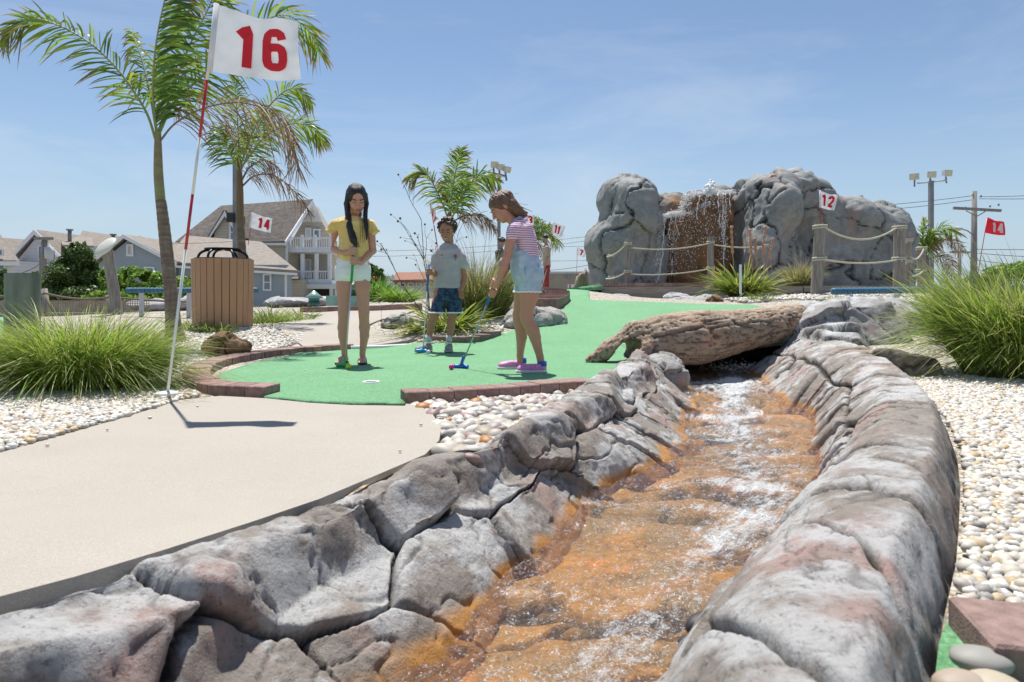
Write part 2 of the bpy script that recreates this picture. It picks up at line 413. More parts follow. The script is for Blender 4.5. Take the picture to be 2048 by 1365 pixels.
def water_mat():
    m, t, b = newmat('stream_water'); o = t.nodes['Material Output']
    uv = N_(t, 'ShaderNodeTexCoord').outputs['UV']
    def sc(vec, s):
        k = N_(t, 'ShaderNodeMapping'); k.inputs['Scale'].default_value = s; t.links.new(vec, k.inputs[0]); return k.outputs[0]
    obj = coords(t)
    n1 = noise(t, sc(uv, (9, 5, 1)), 1.6, 7, .62, 1.6); n2 = noise(t, obj, 42, 4, .7, .8); n3 = noise(t, obj, 120, 3, .6, .3)
    h = N_(t, 'ShaderNodeMath', operation='MULTIPLY_ADD'); t.links.new(n2, h.inputs[0]); h.inputs[1].default_value = .6; t.links.new(n1, h.inputs[2])
    bb = N_(t, 'ShaderNodeBump'); bb.inputs['Strength'].default_value = 1.; bb.inputs['Distance'].default_value = .035; t.links.new(h.outputs[0], bb.inputs['Height'])
    b2 = N_(t, 'ShaderNodeBump'); b2.inputs['Strength'].default_value = 1.; b2.inputs['Distance'].default_value = .012; t.links.new(n3, b2.inputs['Height']); t.links.new(bb.outputs[0], b2.inputs['Normal'])
    gl = N_(t, 'ShaderNodeBsdfGlossy'); gl.inputs['Roughness'].default_value = .05; t.links.new(b2.outputs[0], gl.inputs['Normal'])
    tr = N_(t, 'ShaderNodeBsdfTransparent'); tr.inputs[0].default_value = (.93, .86, .74, 1)
    fr = N_(t, 'ShaderNodeFresnel'); fr.inputs[0].default_value = 1.33; t.links.new(b2.outputs[0], fr.inputs[1])
    fr2 = ramp(t, fr.outputs[0], 0, 1, .015, .40)
    ms = N_(t, 'ShaderNodeMixShader'); t.links.new(fr2, ms.inputs[0]); t.links.new(tr.outputs[0], ms.inputs[1]); t.links.new(gl.outputs[0], ms.inputs[2])
    fo = N_(t, 'ShaderNodeBsdfDiffuse'); fo.inputs[0].default_value = (.80, .82, .84, 1); t.links.new(b2.outputs[0], fo.inputs['Normal'])
    fa = attrc(t, 'foam', True)
    f1a = noise(t, sc(uv, (4.5, 3.2, 1)), 3.0, 9, .75, .5); f1b = noise(t, obj, 7.5, 10, .8, .7); f1n = N_(t, 'ShaderNodeMath', operation='MULTIPLY_ADD'); t.links.new(f1a, f1n.inputs[0]); f1n.inputs[1].default_value = .5; h1b = N_(t, 'ShaderNodeMath', operation='MULTIPLY'); t.links.new(f1b, h1b.inputs[0]); h1b.inputs[1].default_value = .5; t.links.new(h1b.outputs[0], f1n.inputs[2]); f1 = f1n.outputs[0]
    s = N_(t, 'ShaderNodeMath', operation='ADD'); t.links.new(f1, s.inputs[0]); t.links.new(fa, s.inputs[1])
    fm = ramp(t, s.outputs[0], .60, .72, 0, .92)
    f2 = noise(t, obj, 75, 5, .8, 1.5); s2 = N_(t, 'ShaderNodeMath', operation='MULTIPLY_ADD'); t.links.new(s.outputs[0], s2.inputs[0]); s2.inputs[1].default_value = .35; t.links.new(f2, s2.inputs[2])
    fs = ramp(t, s2.outputs[0], .745, .82, 0, .95); mxx = N_(t, 'ShaderNodeMath', operation='MAXIMUM'); t.links.new(fm, mxx.inputs[0]); t.links.new(fs, mxx.inputs[1]); fm = mxx.outputs[0]  # fine white specks: froth, with the sun's sparkle painted in as foam colour
    m2 = N_(t, 'ShaderNodeMixShader'); t.links.new(fm, m2.inputs[0]); t.links.new(ms.outputs[0], m2.inputs[1]); t.links.new(fo.outputs[0], m2.inputs[2])
    t.links.new(m2.outputs[0], o.inputs[0]); return m
m_water = water_mat()
def bed_mat():
    m, t, b = newmat('stream_bed'); v = coords(t)
    c = mixc(t, ramp(t, noise(t, v, 2.6, 6, .6, .8), .35, .62), (.36, .22, .08), (.62, .32, .06))
    c = mixc(t, ramp(t, noise(t, v, 5, 7, .65, .5), .56, .7), c, (.80, .26, .025))
    c = mixc(t, ramp(t, noise(t, v, 2.4, 8, .68, .4), .47, .60, 0, .85), c, (.30, .235, .14))
    c = mixc(t, ramp(t, noise(t, v, 22, 8, .75), .46, .66, 0, .75), c, (.17, .09, .03))
    c = mixc(t, attrc(t, 'crack', True), c, (.03, .02, .012))
    t.links.new(c, b.inputs['Base Color']); b.inputs['Roughness'].default_value = .6
    bump(t, b, noise(t, v, 25, 6, .7), .8, .02); return m
m_bed = bed_mat()
m_soil = M('sandy_soil', (.30, .26, .20), (.42, .37, .30), 4, .9, .5, 60, .01)
m_farsoil = M('far_ground', (.22, .21, .16), (.34, .31, .25), .4, .9)
m_wood = M('weathered_wood', (.20, .175, .15), (.34, .31, .275), 14, .85, .8, 30, .006, stretch=(3, 3, .25))
m_woodh = M('weathered_board', (.24, .205, .175), (.38, .33, .285), 14, .85, .7, 30, .006, stretch=(.25, 3, 3))
m_rope = M('pale_rope', (.45, .43, .33), (.62, .60, .50), 60, .85, .8, 160, .005)
m_ropeold = M('brown_rope', (.16, .125, .10), (.24, .19, .15), 60, .9, .8, 160, .005)
m_white = M('white_paint', (.74, .75, .76), (.80, .80, .80), 3, .45)
m_grey = M('grey_metal', (.20, .21, .22), (.26, .27, .28), 5, .5, metal=.3)
m_black = M('black_metal', (.012, .012, .013), None, rough=.4)
m_leaf = M('leaf', (.85, .85, .85), (1.1, 1.1, 1.1), 6, .42, usecol=True, trans=.42)
m_dry = M('dry_leaf', (.8, .8, .8), (1.1, 1.1, 1.1), 12, .7, usecol=True, trans=.25)
m_grass = M('grass_blade', (.85, .85, .85), (1.1, 1.1, 1.1), 9, .5, usecol=True, trans=.45)
m_stem = M('stem', (.16, .11, .07), (.25, .18, .12), 20, .8)
# ---------------------------------------------------------------- lie of the land
_cp = []
for p in [(0, 1190), (0, 1000), (0, 900), (300, 900), (600, 900), (850, 900), (333, 797), (530, 790), (810, 806), (700, 728), (1050, 745), (880, 703), (640, 702),
          (440, 735), (1180, 770), (0, 800), (1160, 722), (1900, 1200), (2048, 1200), (2048, 900), (1820, 760), (1950, 775), (1400, 900), (1400, 1200), (0, 1500), (1024, 1400), (2048, 1600), (1300, 735), (1700, 760)]:
    _cp.append(G(*p))
for px, py, z in [(450, 708, .03), (10, 670, .05), (760, 697, .0), (960, 690, .02)]: _cp.append(G(px, py, z))
for px, py, Y in [(350, 685, 6.9), (450, 650, 8.), (560, 650, 10.2), (700, 627, 12.), (120, 632, 13.), (250, 625, 13.), (40, 640, 11.), (850, 670, 7.8), (1005, 665, 7.86),
                  (1000, 602, 10.5), (1130, 640, 8.84), (1120, 601, 11.2), (1200, 590, 11.8), (1150, 578, 13.), (1450, 608, 10.5), (1300, 602, 11.), (1200, 650, 8.4),
                  (1635, 591, 11.5), (1800, 582, 12.), (1300, 600, 13.4), (1750, 604, 10.), (1560, 602, 10.6), (1900, 640, 8.), (2040, 610, 10.), (2048, 700, 6.), (1560, 650, 8.)]:
    _cp.append(W(px, py, Y))
_cp += [np.array(p, float) for p in [(-20, 24, .0), (-10, 22, .15), (0, 22, .62), (2, 22, .68), (6, 17, .55), (10, 17, .6), (14, 14, .5), (20, 24, .5), (-20, 12, .1), (0, 26, .55), (-4, 16, .33), (-8, 16, .2), (-12, -3, 0), (12, -3, 0), (0, -3, 0), (-12, 5, 0), (12, 5, .05)]]
_cp = np.array(_cp)
def _tps(r2): return np.where(r2 > 0, .5 * r2 * np.log(r2 + 1e-12), 0)
_n = len(_cp); _K = _tps(((_cp[:, None, :2] - _cp[None, :, :2]) ** 2).sum(-1)) + np.eye(_n) * .35
_Pm = np.c_[np.ones(_n), _cp[:, :2]]
_sol = np.linalg.solve(np.block([[_K, _Pm], [_Pm.T, np.zeros((3, 3))]]), np.r_[_cp[:, 2], 0, 0, 0])
def terr(X, Y):
    X = np.asarray(X, float); Y = np.asarray(Y, float); sh = np.broadcast(X, Y).shape; x = np.broadcast_to(X, sh).ravel(); y = np.broadcast_to(Y, sh).ravel()
    out = np.empty(len(x))
    for a in range(0, len(x), 20000):
        xx, yy = np.clip(x[a:a + 20000], -20, 20), np.clip(y[a:a + 20000], -3, 25)
        r2 = (xx[:, None] - _cp[:, 0]) ** 2 + (yy[:, None] - _cp[:, 1]) ** 2
        out[a:a + 20000] = _tps(r2) @ _sol[:_n] + _sol[_n] + xx * _sol[_n + 1] + yy * _sol[_n + 2]
    w = sstep(5.2, 6.6, y + .0 * x); out = out * np.where(x < 3, w, sstep(4.5, 6.6, y))     # the near area is flat
    f = np.maximum(sstep(21, 34, y), sstep(13, 24, np.abs(x))); out = out * (1 - f) - .5 * f
    return out.reshape(sh)
def GT(px, py, Y0=8.):
    """the point of the ground that shows at a photo pixel"""
    Y = np.linspace(1, 30, 1500); x = (px - 1024) / FX * Y; z = CZ - (py - HY) / FX * Y; d = terr(x, Y) - z
    k = np.argmax(d > 0); return np.array([x[k], Y[k], terr(x[k], Y[k])])

def rowpts(P): return [tuple(p) for p in P]
# banks: outer edge (ground level) and waterline, both from far to near
L_out = [(1262, 722), (1240, 742), (1190, 772), (1120, 802), (1050, 845), (1000, 875), (930, 910), (850, 914), (740, 962), (640, 997), (500, 1045), (330, 1100), (150, 1155), (0, 1195), (-300, 1290), (-900, 1500)]
L_in = [(1376, 752), (1382, 800), (1390, 850), (1366, 890), (1320, 940), (1240, 975), (1170, 1030), (1095, 1120), (1020, 1190), (955, 1258), (890, 1330), (800, 1400), (720, 1500), (600, 1640), (400, 1900), (0, 2600)]
R_out = [(1665, 703), (1712, 720), (1768, 739), (1817, 778), (1860, 807), (1895, 856), (1915, 910), (1921, 973), (1918, 1040), (1912, 1114), (1902, 1163), (1888, 1230), (1878, 1290), (1872, 1353), (1860, 1500), (1850, 1800), (1850, 2600)]
R_in = [(1500, 742), (1530, 762), (1573, 802), (1625, 822), (1638, 861), (1641, 905), (1641, 950), (1625, 995), (1573, 1065), (1514, 1114), (1461, 1187), (1432, 1241), (1393, 1290), (1354, 1348), (1290, 1450), (1200, 1650), (1050, 2300)]
Lo = np.array([G(*p) for p in L_out]); Li = np.array([GW(*p) for p in L_in]); Ro = np.array([G(*p) for p in R_out]); Ri = np.array([GW(*p) for p in R_in])
stream_poly = np.concatenate([Lo[:, :2][::-1], [(1.22, 6.1), (1.6, 6.35), (2.2, 6.5), (2.9, 6.85), (3.1, 6.6)], Ro[:, :2]])

def fill(poly, step, zf, dz=0., holes=(), bbox=None, thick=None, extra=None):
    """triangulated sheet inside poly, following zf"""
    poly = np.asarray(poly, float)[:, :2]
    def dens(p):
        out = []
        for a in range(len(p)):
            q, r = p[a], p[(a + 1) % len(p)]; n = max(1, int(np.linalg.norm(r - q) / step))
            out += [q + (r - q) * k / n for k in range(n)]
        return np.array(out)
    B = dens(poly); vs = [B]; es = [(i, (i + 1) % len(B)) for i in range(len(B))]; n0 = len(B)
    for h in holes:
        Hh = dens(np.asarray(h, float)[:, :2]); vs.append(Hh); es += [(n0 + i, n0 + (i + 1) % len(Hh)) for i in range(len(Hh))]; n0 += len(Hh)
    lo, hi = poly.min(0), poly.max(0); gx, gy = np.meshgrid(np.arange(lo[0], hi[0], step), np.arange(lo[1], hi[1], step)); g = np.c_[gx.ravel(), gy.ravel()]
    g = g + (np.random.default_rng(1).random(g.shape) - .5) * step * .3
    ins = inpoly(g[:, 0], g[:, 1], poly)
    for h in holes: ins &= ~inpoly(g[:, 0], g[:, 1], h)
    A = np.concatenate(vs + [g[ins]])
    r = delaunay_2d_cdt([Vector(p) for p in A], es, [], 0, 1e-6)
    V = np.array([v[:] for v in r[0]]); F = np.array([f for f in r[2] if len(f) == 3]); c = V[F].mean(1)
    ok = inpoly(c[:, 0], c[:, 1], poly)
    for h in holes: ok &= ~inpoly(c[:, 0], c[:, 1], h)
    F = F[ok]; V3 = np.c_[V, zf(V[:, 0], V[:, 1]) + dz]
    e1 = V3[F[:, 1]] - V3[F[:, 0]]; e2 = V3[F[:, 2]] - V3[F[:, 0]]; fl = np.cross(e1, e2)[:, 2] < 0; F[fl] = F[fl][:, ::-1]
    if thick:
        E = {}
        for f in F:
            for a, b in ((f[0], f[1]), (f[1], f[2]), (f[2], f[0])): E[(a, b)] = 1
        be = np.array([e for e in E if (e[1], e[0]) not in E]); n = len(V3); Vb = V3.copy(); Vb[:, 2] -= thick
        S = np.concatenate([np.c_[be[:, 1], be[:, 0], be[:, 0] + n], np.c_[be[:, 1], be[:, 0] + n, be[:, 1] + n]])
        V3 = np.concatenate([V3, Vb]); F = np.concatenate([F, S])
    return V3, F
# turf of the hole
turf_px = [(528, 795), (620, 804), (700, 808), (810, 809), (812, 792), (940, 783), (1050, 774), (1180, 768), (1232, 745), (1262, 722), (1255, 700)]
turf = [G(*p)[:2] for p in turf_px] + [np.array(p) for p in [(1.25, 6.15), (1.6, 6.38), (2.2, 6.55), (2.9, 6.9), (3.3, 7.6)]] + [GT(1600, 640)[:2], GT(1560, 622)[:2], GT(1500, 610)[:2], GT(1340, 606)[:2], GT(1180, 601)[:2]]
turf += [np.array((1.6, 14.2)), np.array((-.2, 14.6)), np.array((-.3, 13.2)), GT(1105, 589)[:2], GT(1138, 600)[:2], GT(1128, 618)[:2], GT(1095, 640)[:2], GT(1010, 668)[:2]]
turf += [G(p[0], p[1], .0)[:2] for p in [(960, 683), (900, 692), (842, 694), (700, 700), (600, 707), (500, 728), (440, 748), (425, 762), (450, 776), (528, 784)]]
turf = np.array(turf)
# concrete slab in front: top is the datum, edge drops to the pebbles
conc_px = [(0, 1195), (150, 1155), (330, 1100), (500, 1045), (640, 997), (740, 955), (850, 908), (878, 880), (883, 855), (865, 828), (840, 812), (812, 807.5), (810, 812), (700, 811), (620, 807), (530, 798), (440, 793), (360, 801), (250, 835), (130, 868), (0, 905)]
conc = np.array([G(*p)[:2] for p in conc_px] + [(-3.4, 2.3), (-3.4, .2), (-1.6, .2), (-1.25, .85)])
# path behind
path = np.array([G(p[0], p[1], 0)[:2] for p in [(838, 692), (700, 698.5), (612, 702)]] + [GT(p[0], p[1])[:2] for p in [(575, 670), (548, 655), (585, 645), (640, 634), (600, 628), (700, 622), (830, 622), (800, 634), (765, 640), (735, 652), (760, 668), (830, 680)]])
river_px = [(883, 905), (884, 855), (862, 826), (830, 808), (1180, 776), (1195, 785), (1120, 815), (1055, 855), (1000, 885), (940, 915)]
river = np.array([G(*p)[:2] for p in river_px])

# ground: near part (gravel), far part
def zgr(x, y):
    z = terr(x, y) - .012
    z = z - .05 * inpoly(x, y, np.array([G(*p)[:2] for p in [(850, 925), (858, 850), (845, 818), (830, 812), (1195, 778), (1215, 790), (950, 930)]]))
    d = np.minimum(inpoly(x, y, conc), 1); z = z - .03 * d
    return z + .012 * vnoise(np.stack([x, y, 0 * x], -1), 2.5, 3)
V, F = fill([(-9, -2.5), (9, -2.5), (9, 16), (-9, 16)], .14, zgr, 0, holes=[np.r_[stream_poly, [(1.8, -2.4), (-3.2, -2.4)]] if False else stream_poly])
tag(link('gravel_ground', mesh('gravel_ground', V, F), m_gravel), kind='structure')
gx = np.r_[-400, -200, -100, -60, -40, np.arange(-30, 30.1, 1.5), 40, 60, 100, 200, 400]; gy = np.r_[-40, -10, -2.5, np.arange(0, 16, 2), np.arange(16, 40, 1.5), 45, 60, 90, 150, 300, 700, 1500]
X, Y = np.meshgrid(gx, gy, indexing='ij'); Z = terr(X, Y) - .03
Z = Z - 1.6 * ((np.abs(X) < 8.0) & (Y < 15.5)); Q = gridfaces(len(gx), len(gy))
tag(link('ground', mesh('ground', np.stack([X, Y, Z], -1).reshape(-1, 3), Q), m_farsoil), kind='structure')

V, F = fill(turf, .09, lambda x, y: terr(x, y), .004, thick=.012)
tag(link('putting_green', mesh('putting_green', V, F), m_turf), kind='structure')
V, F = fill(conc, .09, lambda x, y: 0 * x + .004 * vnoise(np.stack([x, y, 0 * x], -1), .8, 5), .0, thick=.075)
tag(link('concrete_walkway', mesh('concrete_walkway', V, F, False), m_conc), kind='structure')
V, F = fill(path, .15, lambda x, y: terr(x, y), .012, thick=.05)
tag(link('footpath', mesh('footpath', V, F, False), m_conc), kind='structure')

# ---------------------------------------------------------------- sculpted stream banks
def biggest(q): return q
def join_islands(C):
    """gives stray bits of a cell to the neighbour cell, so that each rock is one piece"""
    C = C.copy(); nu_, nv_ = C.shape; lab = -np.ones(C.shape, int); comps = []
    for i in range(nu_):
        for j in range(nv_):
            if lab[i, j] >= 0: continue
            k = len(comps); st = [(i, j)]; lab[i, j] = k; pts = []
            while st:
                a, b = st.pop(); pts.append((a, b))
                for x, y in ((a + 1, b), (a - 1, b), (a, b + 1), (a, b - 1)):
                    if 0 <= x < nu_ and 0 <= y < nv_ and lab[x, y] < 0 and C[x, y] == C[i, j]: lab[x, y] = k; st.append((x, y))
            comps.append((C[i, j], pts))
    best = {}
    for k, (c, p) in enumerate(comps):
        if c not in best or len(p) > len(comps[best[c]][1]): best[c] = k
    for k in sorted(range(len(comps)), key=lambda k: len(comps[k][1])):
        c, p = comps[k]
        if best[c] == k and len(p) > 150: continue
        nb = {}
        for a, b in p:
            for x, y in ((a + 1, b), (a - 1, b), (a, b + 1), (a, b - 1)):
                if 0 <= x < nu_ and 0 <= y < nv_ and lab[x, y] != k: nb[C[x, y]] = nb.get(C[x, y], 0) + 1
        nb.pop(c, None)
        if nb:
            t = max(nb, key=nb.get)
            for a, b in p: C[a, b] = t
    return C
def bank(outer, inner, top, nu, nv, seeds_seg, seed, name, label, lean=2.2, sp=(.3, .5), blocky=.05, lump=1., stepf=.0):
    """surface from the outer edge over a crest down under the water"""
    n = len(outer); t = np.linspace(0, 1, nu); O = spline(outer, nu); I = spline(inner, nu); top = np.asarray(top)
    seg = np.r_[0, np.cumsum(np.linalg.norm(np.diff((O + I) / 2, axis=0), axis=1))]
    t2 = np.interp(np.linspace(0, seg[-1], nu), seg, t)      # equal steps along
    near = t2
    O = spline(outer, nu, near); I = spline(inner, nu, near); top = np.interp(near, np.linspace(0, 1, len(top)), top)
    f = np.linspace(-.10, 1.14, nv)[None, :, None]
    P = O[:, None] + (I - O)[:, None] * f
    ff = f[..., 0]; zo = O[:, 2:3]; zi = I[:, 2:3]
    prof = np.where(ff < 0, -.12 * (-ff / .10) ** .8, 0) + np.where(ff > 0, 0, 0)
    prof = prof - .04 * np.exp(-((ff - .0) / .035) ** 2)
    wob = .13 * fbm(np.stack([P[..., 0], P[..., 1], 0 * P[..., 0]], -1), 2.2, 3, seed + 3)
    up = top[:, None] * sstep(-.02, .15, ff) * (1 - .8 * sstep(.35, 1., ff))
    dn = (zi - zo) * (stepf * sstep(.30, .46, ff + wob) + (1 - stepf) * np.clip(ff, 0, 1.) ** lean) * (1.14 if stepf else 1.03)
    z = zo + prof + up + dn - np.clip(ff - 1, 0, 1) * .9
    P = P.copy(); P[..., 2] = z
    V = P.reshape(-1, 3); Q = gridfaces(nu, nv)
    if np.cross(P[1, 0] - P[0, 0], P[0, 5] - P[0, 4])[2] < 0: Q = Q[:, ::-1]
    Nn = vnormals(V, Q)
    # cells: seeds in (length along, across) space
    s = np.r_[0, np.cumsum(np.linalg.norm(np.diff((O + I) / 2, axis=0), axis=1))]; r = np.random.default_rng(seed)
    S = []
    k = 0.
    while k < s[-1] + .2:
        for fr, jit in seeds_seg: S.append((k + r.normal(0, .07 if lump == 1 else .04), fr + r.normal(0, jit), 0))
        k += r.uniform(*sp)
    S = np.array(S)
    wid = np.linalg.norm(I - O, axis=1)[:, None]
    U = np.stack([np.broadcast_to(s[:, None], ff.shape if ff.shape[0] > 1 else (nu, nv)), np.broadcast_to(ff, (nu, nv)), np.zeros((nu, nv))], -1).reshape(-1, 3)
    warp = np.stack([fbm(V, 3, 3, 11, .45), fbm(V, 3, 3, 31, .45), 0 * V[:, 0]], -1) * np.array([.07, .11, 0])
    c, e = cells(U + warp * (1 if lump == 1 else .6), S, (1, .75 if lump == 1 else .6, 1))
    if lump < 1:            # regular blocks with joints running across the wall, and a joint along its inner face
        kk = [-.2]; rr = np.random.default_rng(seed + 50)
        while kk[-1] < s[-1] + .5: kk.append(kk[-1] + rr.uniform(.20, .46))
        kk = np.array(kk); sx_ = U[:, 0] + .10 * fbm(V, 2.2, 3, 91) + .16 * (U[:, 1] - .4) * np.sin(U[:, 0] * 2.3)
        i0 = np.clip(np.searchsorted(kk, sx_) - 1, 0, len(kk) - 2); ea = np.minimum(sx_ - kk[i0], kk[i0 + 1] - sx_)
        ulim = .74 + .08 * fbm(V, 3, 3, 93); lowr = U[:, 1] > ulim; eb = np.abs(U[:, 1] - ulim) * .55
        half = (kk[i0] + kk[i0 + 1]) / 2; eh = np.where(lowr, np.abs(sx_ - half + .03 * fbm(V, 5, 2, 95)), 9.)
        c = i0 * 3 + lowr * (1 + (sx_ > half)); e = np.minimum(np.minimum(ea, eb), eh); S = np.zeros((len(kk) * 3 + 3, 3))
        np.add.at(S, c, U); cnt = np.bincount(c, minlength=len(S))[:, None]; S = S / np.maximum(cnt, 1)
    cn = len(S); off = r.normal(0, .016 if lump == 1 else .010, cn); tilt = r.normal(0, 1, (cn, 2)) * blocky
    du = (U[:, 0] - S[c, 0]) * tilt[c, 0] * 1.0 + (U[:, 1] - S[c, 1]) * tilt[c, 1]
    wcr = .006 + .008 * vnoise(V, 5, 77)
    crack = 1 - sstep(.0, wcr + .016, e)
    amp = sstep(-.1, .25, U[:, 1])
    disp = (off[c] + du) * amp * sstep(0, .05, e) - (.038 if lump == 1 else .032) * crack * sstep(-.05, .1, U[:, 1]) + .016 * lump * fbm(V, 3.0, 3, 21) * amp + .006 * fbm(V, 16, 4, 41)
    ridg = 1 - np.abs(fbm(V * np.array([1, 1, 2.]), 5, 3, 61)); disp += -.009 * lump * sstep(.86, 1., ridg) * amp
    V2 = V + Nn * disp[:, None]
    cr = np.clip(sstep(.25, .9, crack) * 1. + .5 * sstep(.94, 1., ridg), 0, 1)
    wz = water_z(V2[:, 1]); wet = 1 - sstep(.0, .045, V2[:, 2] - wz + .03 * vnoise(V, 9, 5))
    root = thing(name, label, 'rock bank', (float(V2[:, 0].mean()), float(V2[:, 1].mean()), -.5))
    fc = c[Q[:, 0]]; fc = join_islands(fc.reshape(nu - 1, nv - 1)).ravel()
    for g in np.unique(fc):
        q = Q[fc == g]; q = biggest(q); u, inv = np.unique(q, return_inverse=True)
        link('rock', mesh('rock', V2[u], inv.reshape(q.shape), True, extra={'crack': cr[u], 'wet': wet[u]}), m_bank, root)
    return root
top_l = [.13, .12, .10, .08, .06, .04, .03, .02, .01, .0, -.01, -.02, -.02, -.02, -.02, -.02]
bank(Lo, Li, top_l, 760, 120, [(.24, .06), (.82, .07)], 5, 'rock_bank', 'grey and pink sculpted rock bank between the concrete walkway and the orange stream', lean=2.6, sp=(.30, .56), blocky=.075, stepf=.34)
top_r = [.16, .17, .16, .13, .12, .12, .12, .12, .12, .12, .12, .12, .12, .12, .12, .12, .12]
bank(Ro, Ri, top_r, 700, 110, [(.30, .02), (1.12, .04)], 12, 'rock_bank', 'pale rounded rock bank between the orange stream and the white gravel', lean=3.4, sp=(.30, .50), blocky=.012, lump=.45, stepf=.0)

# stream bed and water
nu, nv = 300, 70
t = np.linspace(0, 1, nu)
La = spline(np.r_[[[1.45, 7.7, -.05]], Li], nu, t); Ra = spline(np.r_[[[2.9, 7.7, -.05]], Ri[:len(Li)]], nu, t)
Ra = np.array([Ra[i] for i in range(nu)])
f = np.linspace(-.10, 1.10, nv)[None, :, None]; P = La[:, None] + (Ra - La)[:, None] * f
P[..., 2] = water_z(P[..., 1]) + np.where(P[..., 1] > 6.5, .0, 0)
V = P.reshape(-1, 3)
def steps(Y, V):     # shallow ledges across the bed
    y = Y + .42 * fbm(V, .9, 4, 3) + .15 * V[:, 0]
    s = .55; k = np.floor(y / s); fr = y / s - k
    return (sstep(.0, .22, fr) - fr) * s * .035, fr
st, fr = steps(V[:, 1], V)
led = (1 - sstep(0, .06 + .05 * vnoise(V, 4, 3), np.minimum(fr, 1 - fr))) * sstep(-.1, .25, vnoise(V, 2.3, 8)); led = np.maximum(led, .95 * sstep(.90, .98, 1 - np.abs(fbm(V * np.array([.7, 1.8, 1]), 2.0, 4, 44))))
bedV = V.copy(); bedV[:, 2] += -.055 + st * 1.3 + .026 * fbm(V, 3.2, 5, 15) - .03 * led
tag(link('stream_bed', mesh('stream_bed', bedV, gridfaces(nu, nv)[:, ::-1], extra={'crack': led}), m_bed), kind='structure')
wV = V.copy(); wV[:, 2] += st + .010 * fbm(V, 9, 3, 5) + .006 * fbm(V, 22, 3, 9)
U = np.broadcast_to(f[..., 0], (nu, nv)).ravel(); vv = np.repeat(np.r_[0, np.cumsum(np.linalg.norm(np.diff((La + Ra) / 2, axis=0), axis=1))], nv)
thread = .55 + .20 * np.sin(vv * 1.3 + .4) + .10 * vnoise(np.c_[vv, vv * 0, vv * 0], 1.7, 2)
foam = .115 * np.exp(-((U - thread) / .24) ** 2) + .05 * vnoise(V, 2.0, 71) + .10 * sstep(6.6, 4.4, -V[:, 1] * -1 * 0 + (12 - V[:, 1]) * 0 + 5) + .07 * sstep(4.6, 5.8, V[:, 1]) + .10 * (1 - sstep(0, .3, fr)) * sstep(-.2, .3, vnoise(V, 1.7, 19)) - .06
foam -= .1 * sstep(5.9, 6.2, V[:, 1])
tag(link('stream_water', mesh('stream_water', wV, gridfaces(nu, nv)[:, ::-1], uv=np.c_[U, vv], extra={'foam': foam}), m_water), kind='structure')

# ---------------------------------------------------------------- pebbles
PC = np.array([(.62, .59, .52), (.66, .64, .60), (.58, .53, .44), (.55, .50, .43), (.68, .67, .64), (.50, .38, .22), (.46, .42, .37), (.34, .32, .30), (.45, .31, .22), (.60, .56, .50)])
PW = np.array([.18, .14, .17, .13, .09, .08, .09, .05, .03, .06]); PW = PW / PW.sum()
def pebble_shapes(n, seed, ic):
    r = np.random.default_rng(seed); out = []
    for i in range(n):
        V = ic[0] * np.array([1, r.uniform(.65, .95), r.uniform(.45, .7)]); V = V * (1 + .16 * vnoise(ic[0], 1.6, seed * 50 + i))[:, None]; out.append(V)
    return out
def scatter(poly, sp, r0, r1, seed, zf=None, dens=1., maxn=None, holes=()):
    r = np.random.default_rng(seed); poly = np.asarray(poly)[:, :2]; lo, hi = poly.min(0), poly.max(0)
    gx, gy = np.meshgrid(np.arange(lo[0], hi[0], sp), np.arange(lo[1], hi[1], sp)); g = np.c_[gx.ravel(), gy.ravel()]; g += r.uniform(-.5, .5, g.shape) * sp
    ok = inpoly(g[:, 0], g[:, 1], poly)
    for h in holes: ok &= ~inpoly(g[:, 0], g[:, 1], h)
    g = g[ok]; x = (g[:, 0] / g[:, 1]); g = g[(np.abs(x) < .86) & (g[:, 1] > .7)]
    if dens < 1: g = g[r.random(len(g)) < dens]
    s = r.uniform(r0, r1, len(g)) * r.choice([1, 1, 1.25, .8], len(g)); z = (zf or terr)(g[:, 0], g[:, 1])
    return g, s, z
def rand_rot(n, r, flat=.5):
    a = r.uniform(0, 2 * np.pi, n); b = r.normal(0, flat, n); c = r.normal(0, flat, n)
    ca, sa, cb, sb, cc, sc_ = np.cos(a), np.sin(a), np.cos(b), np.sin(b), np.cos(c), np.sin(c)
    Z = np.zeros(n); O = np.ones(n)
    Rz = np.stack([ca, -sa, Z, sa, ca, Z, Z, Z, O], -1).reshape(n, 3, 3); Rx = np.stack([O, Z, Z, Z, cb, -sb, Z, sb, cb], -1).reshape(n, 3, 3); Ry = np.stack([cc, Z, sc_, Z, O, Z, -sc_, Z, cc], -1).reshape(n, 3, 3)
    return Rz @ Rx @ Ry
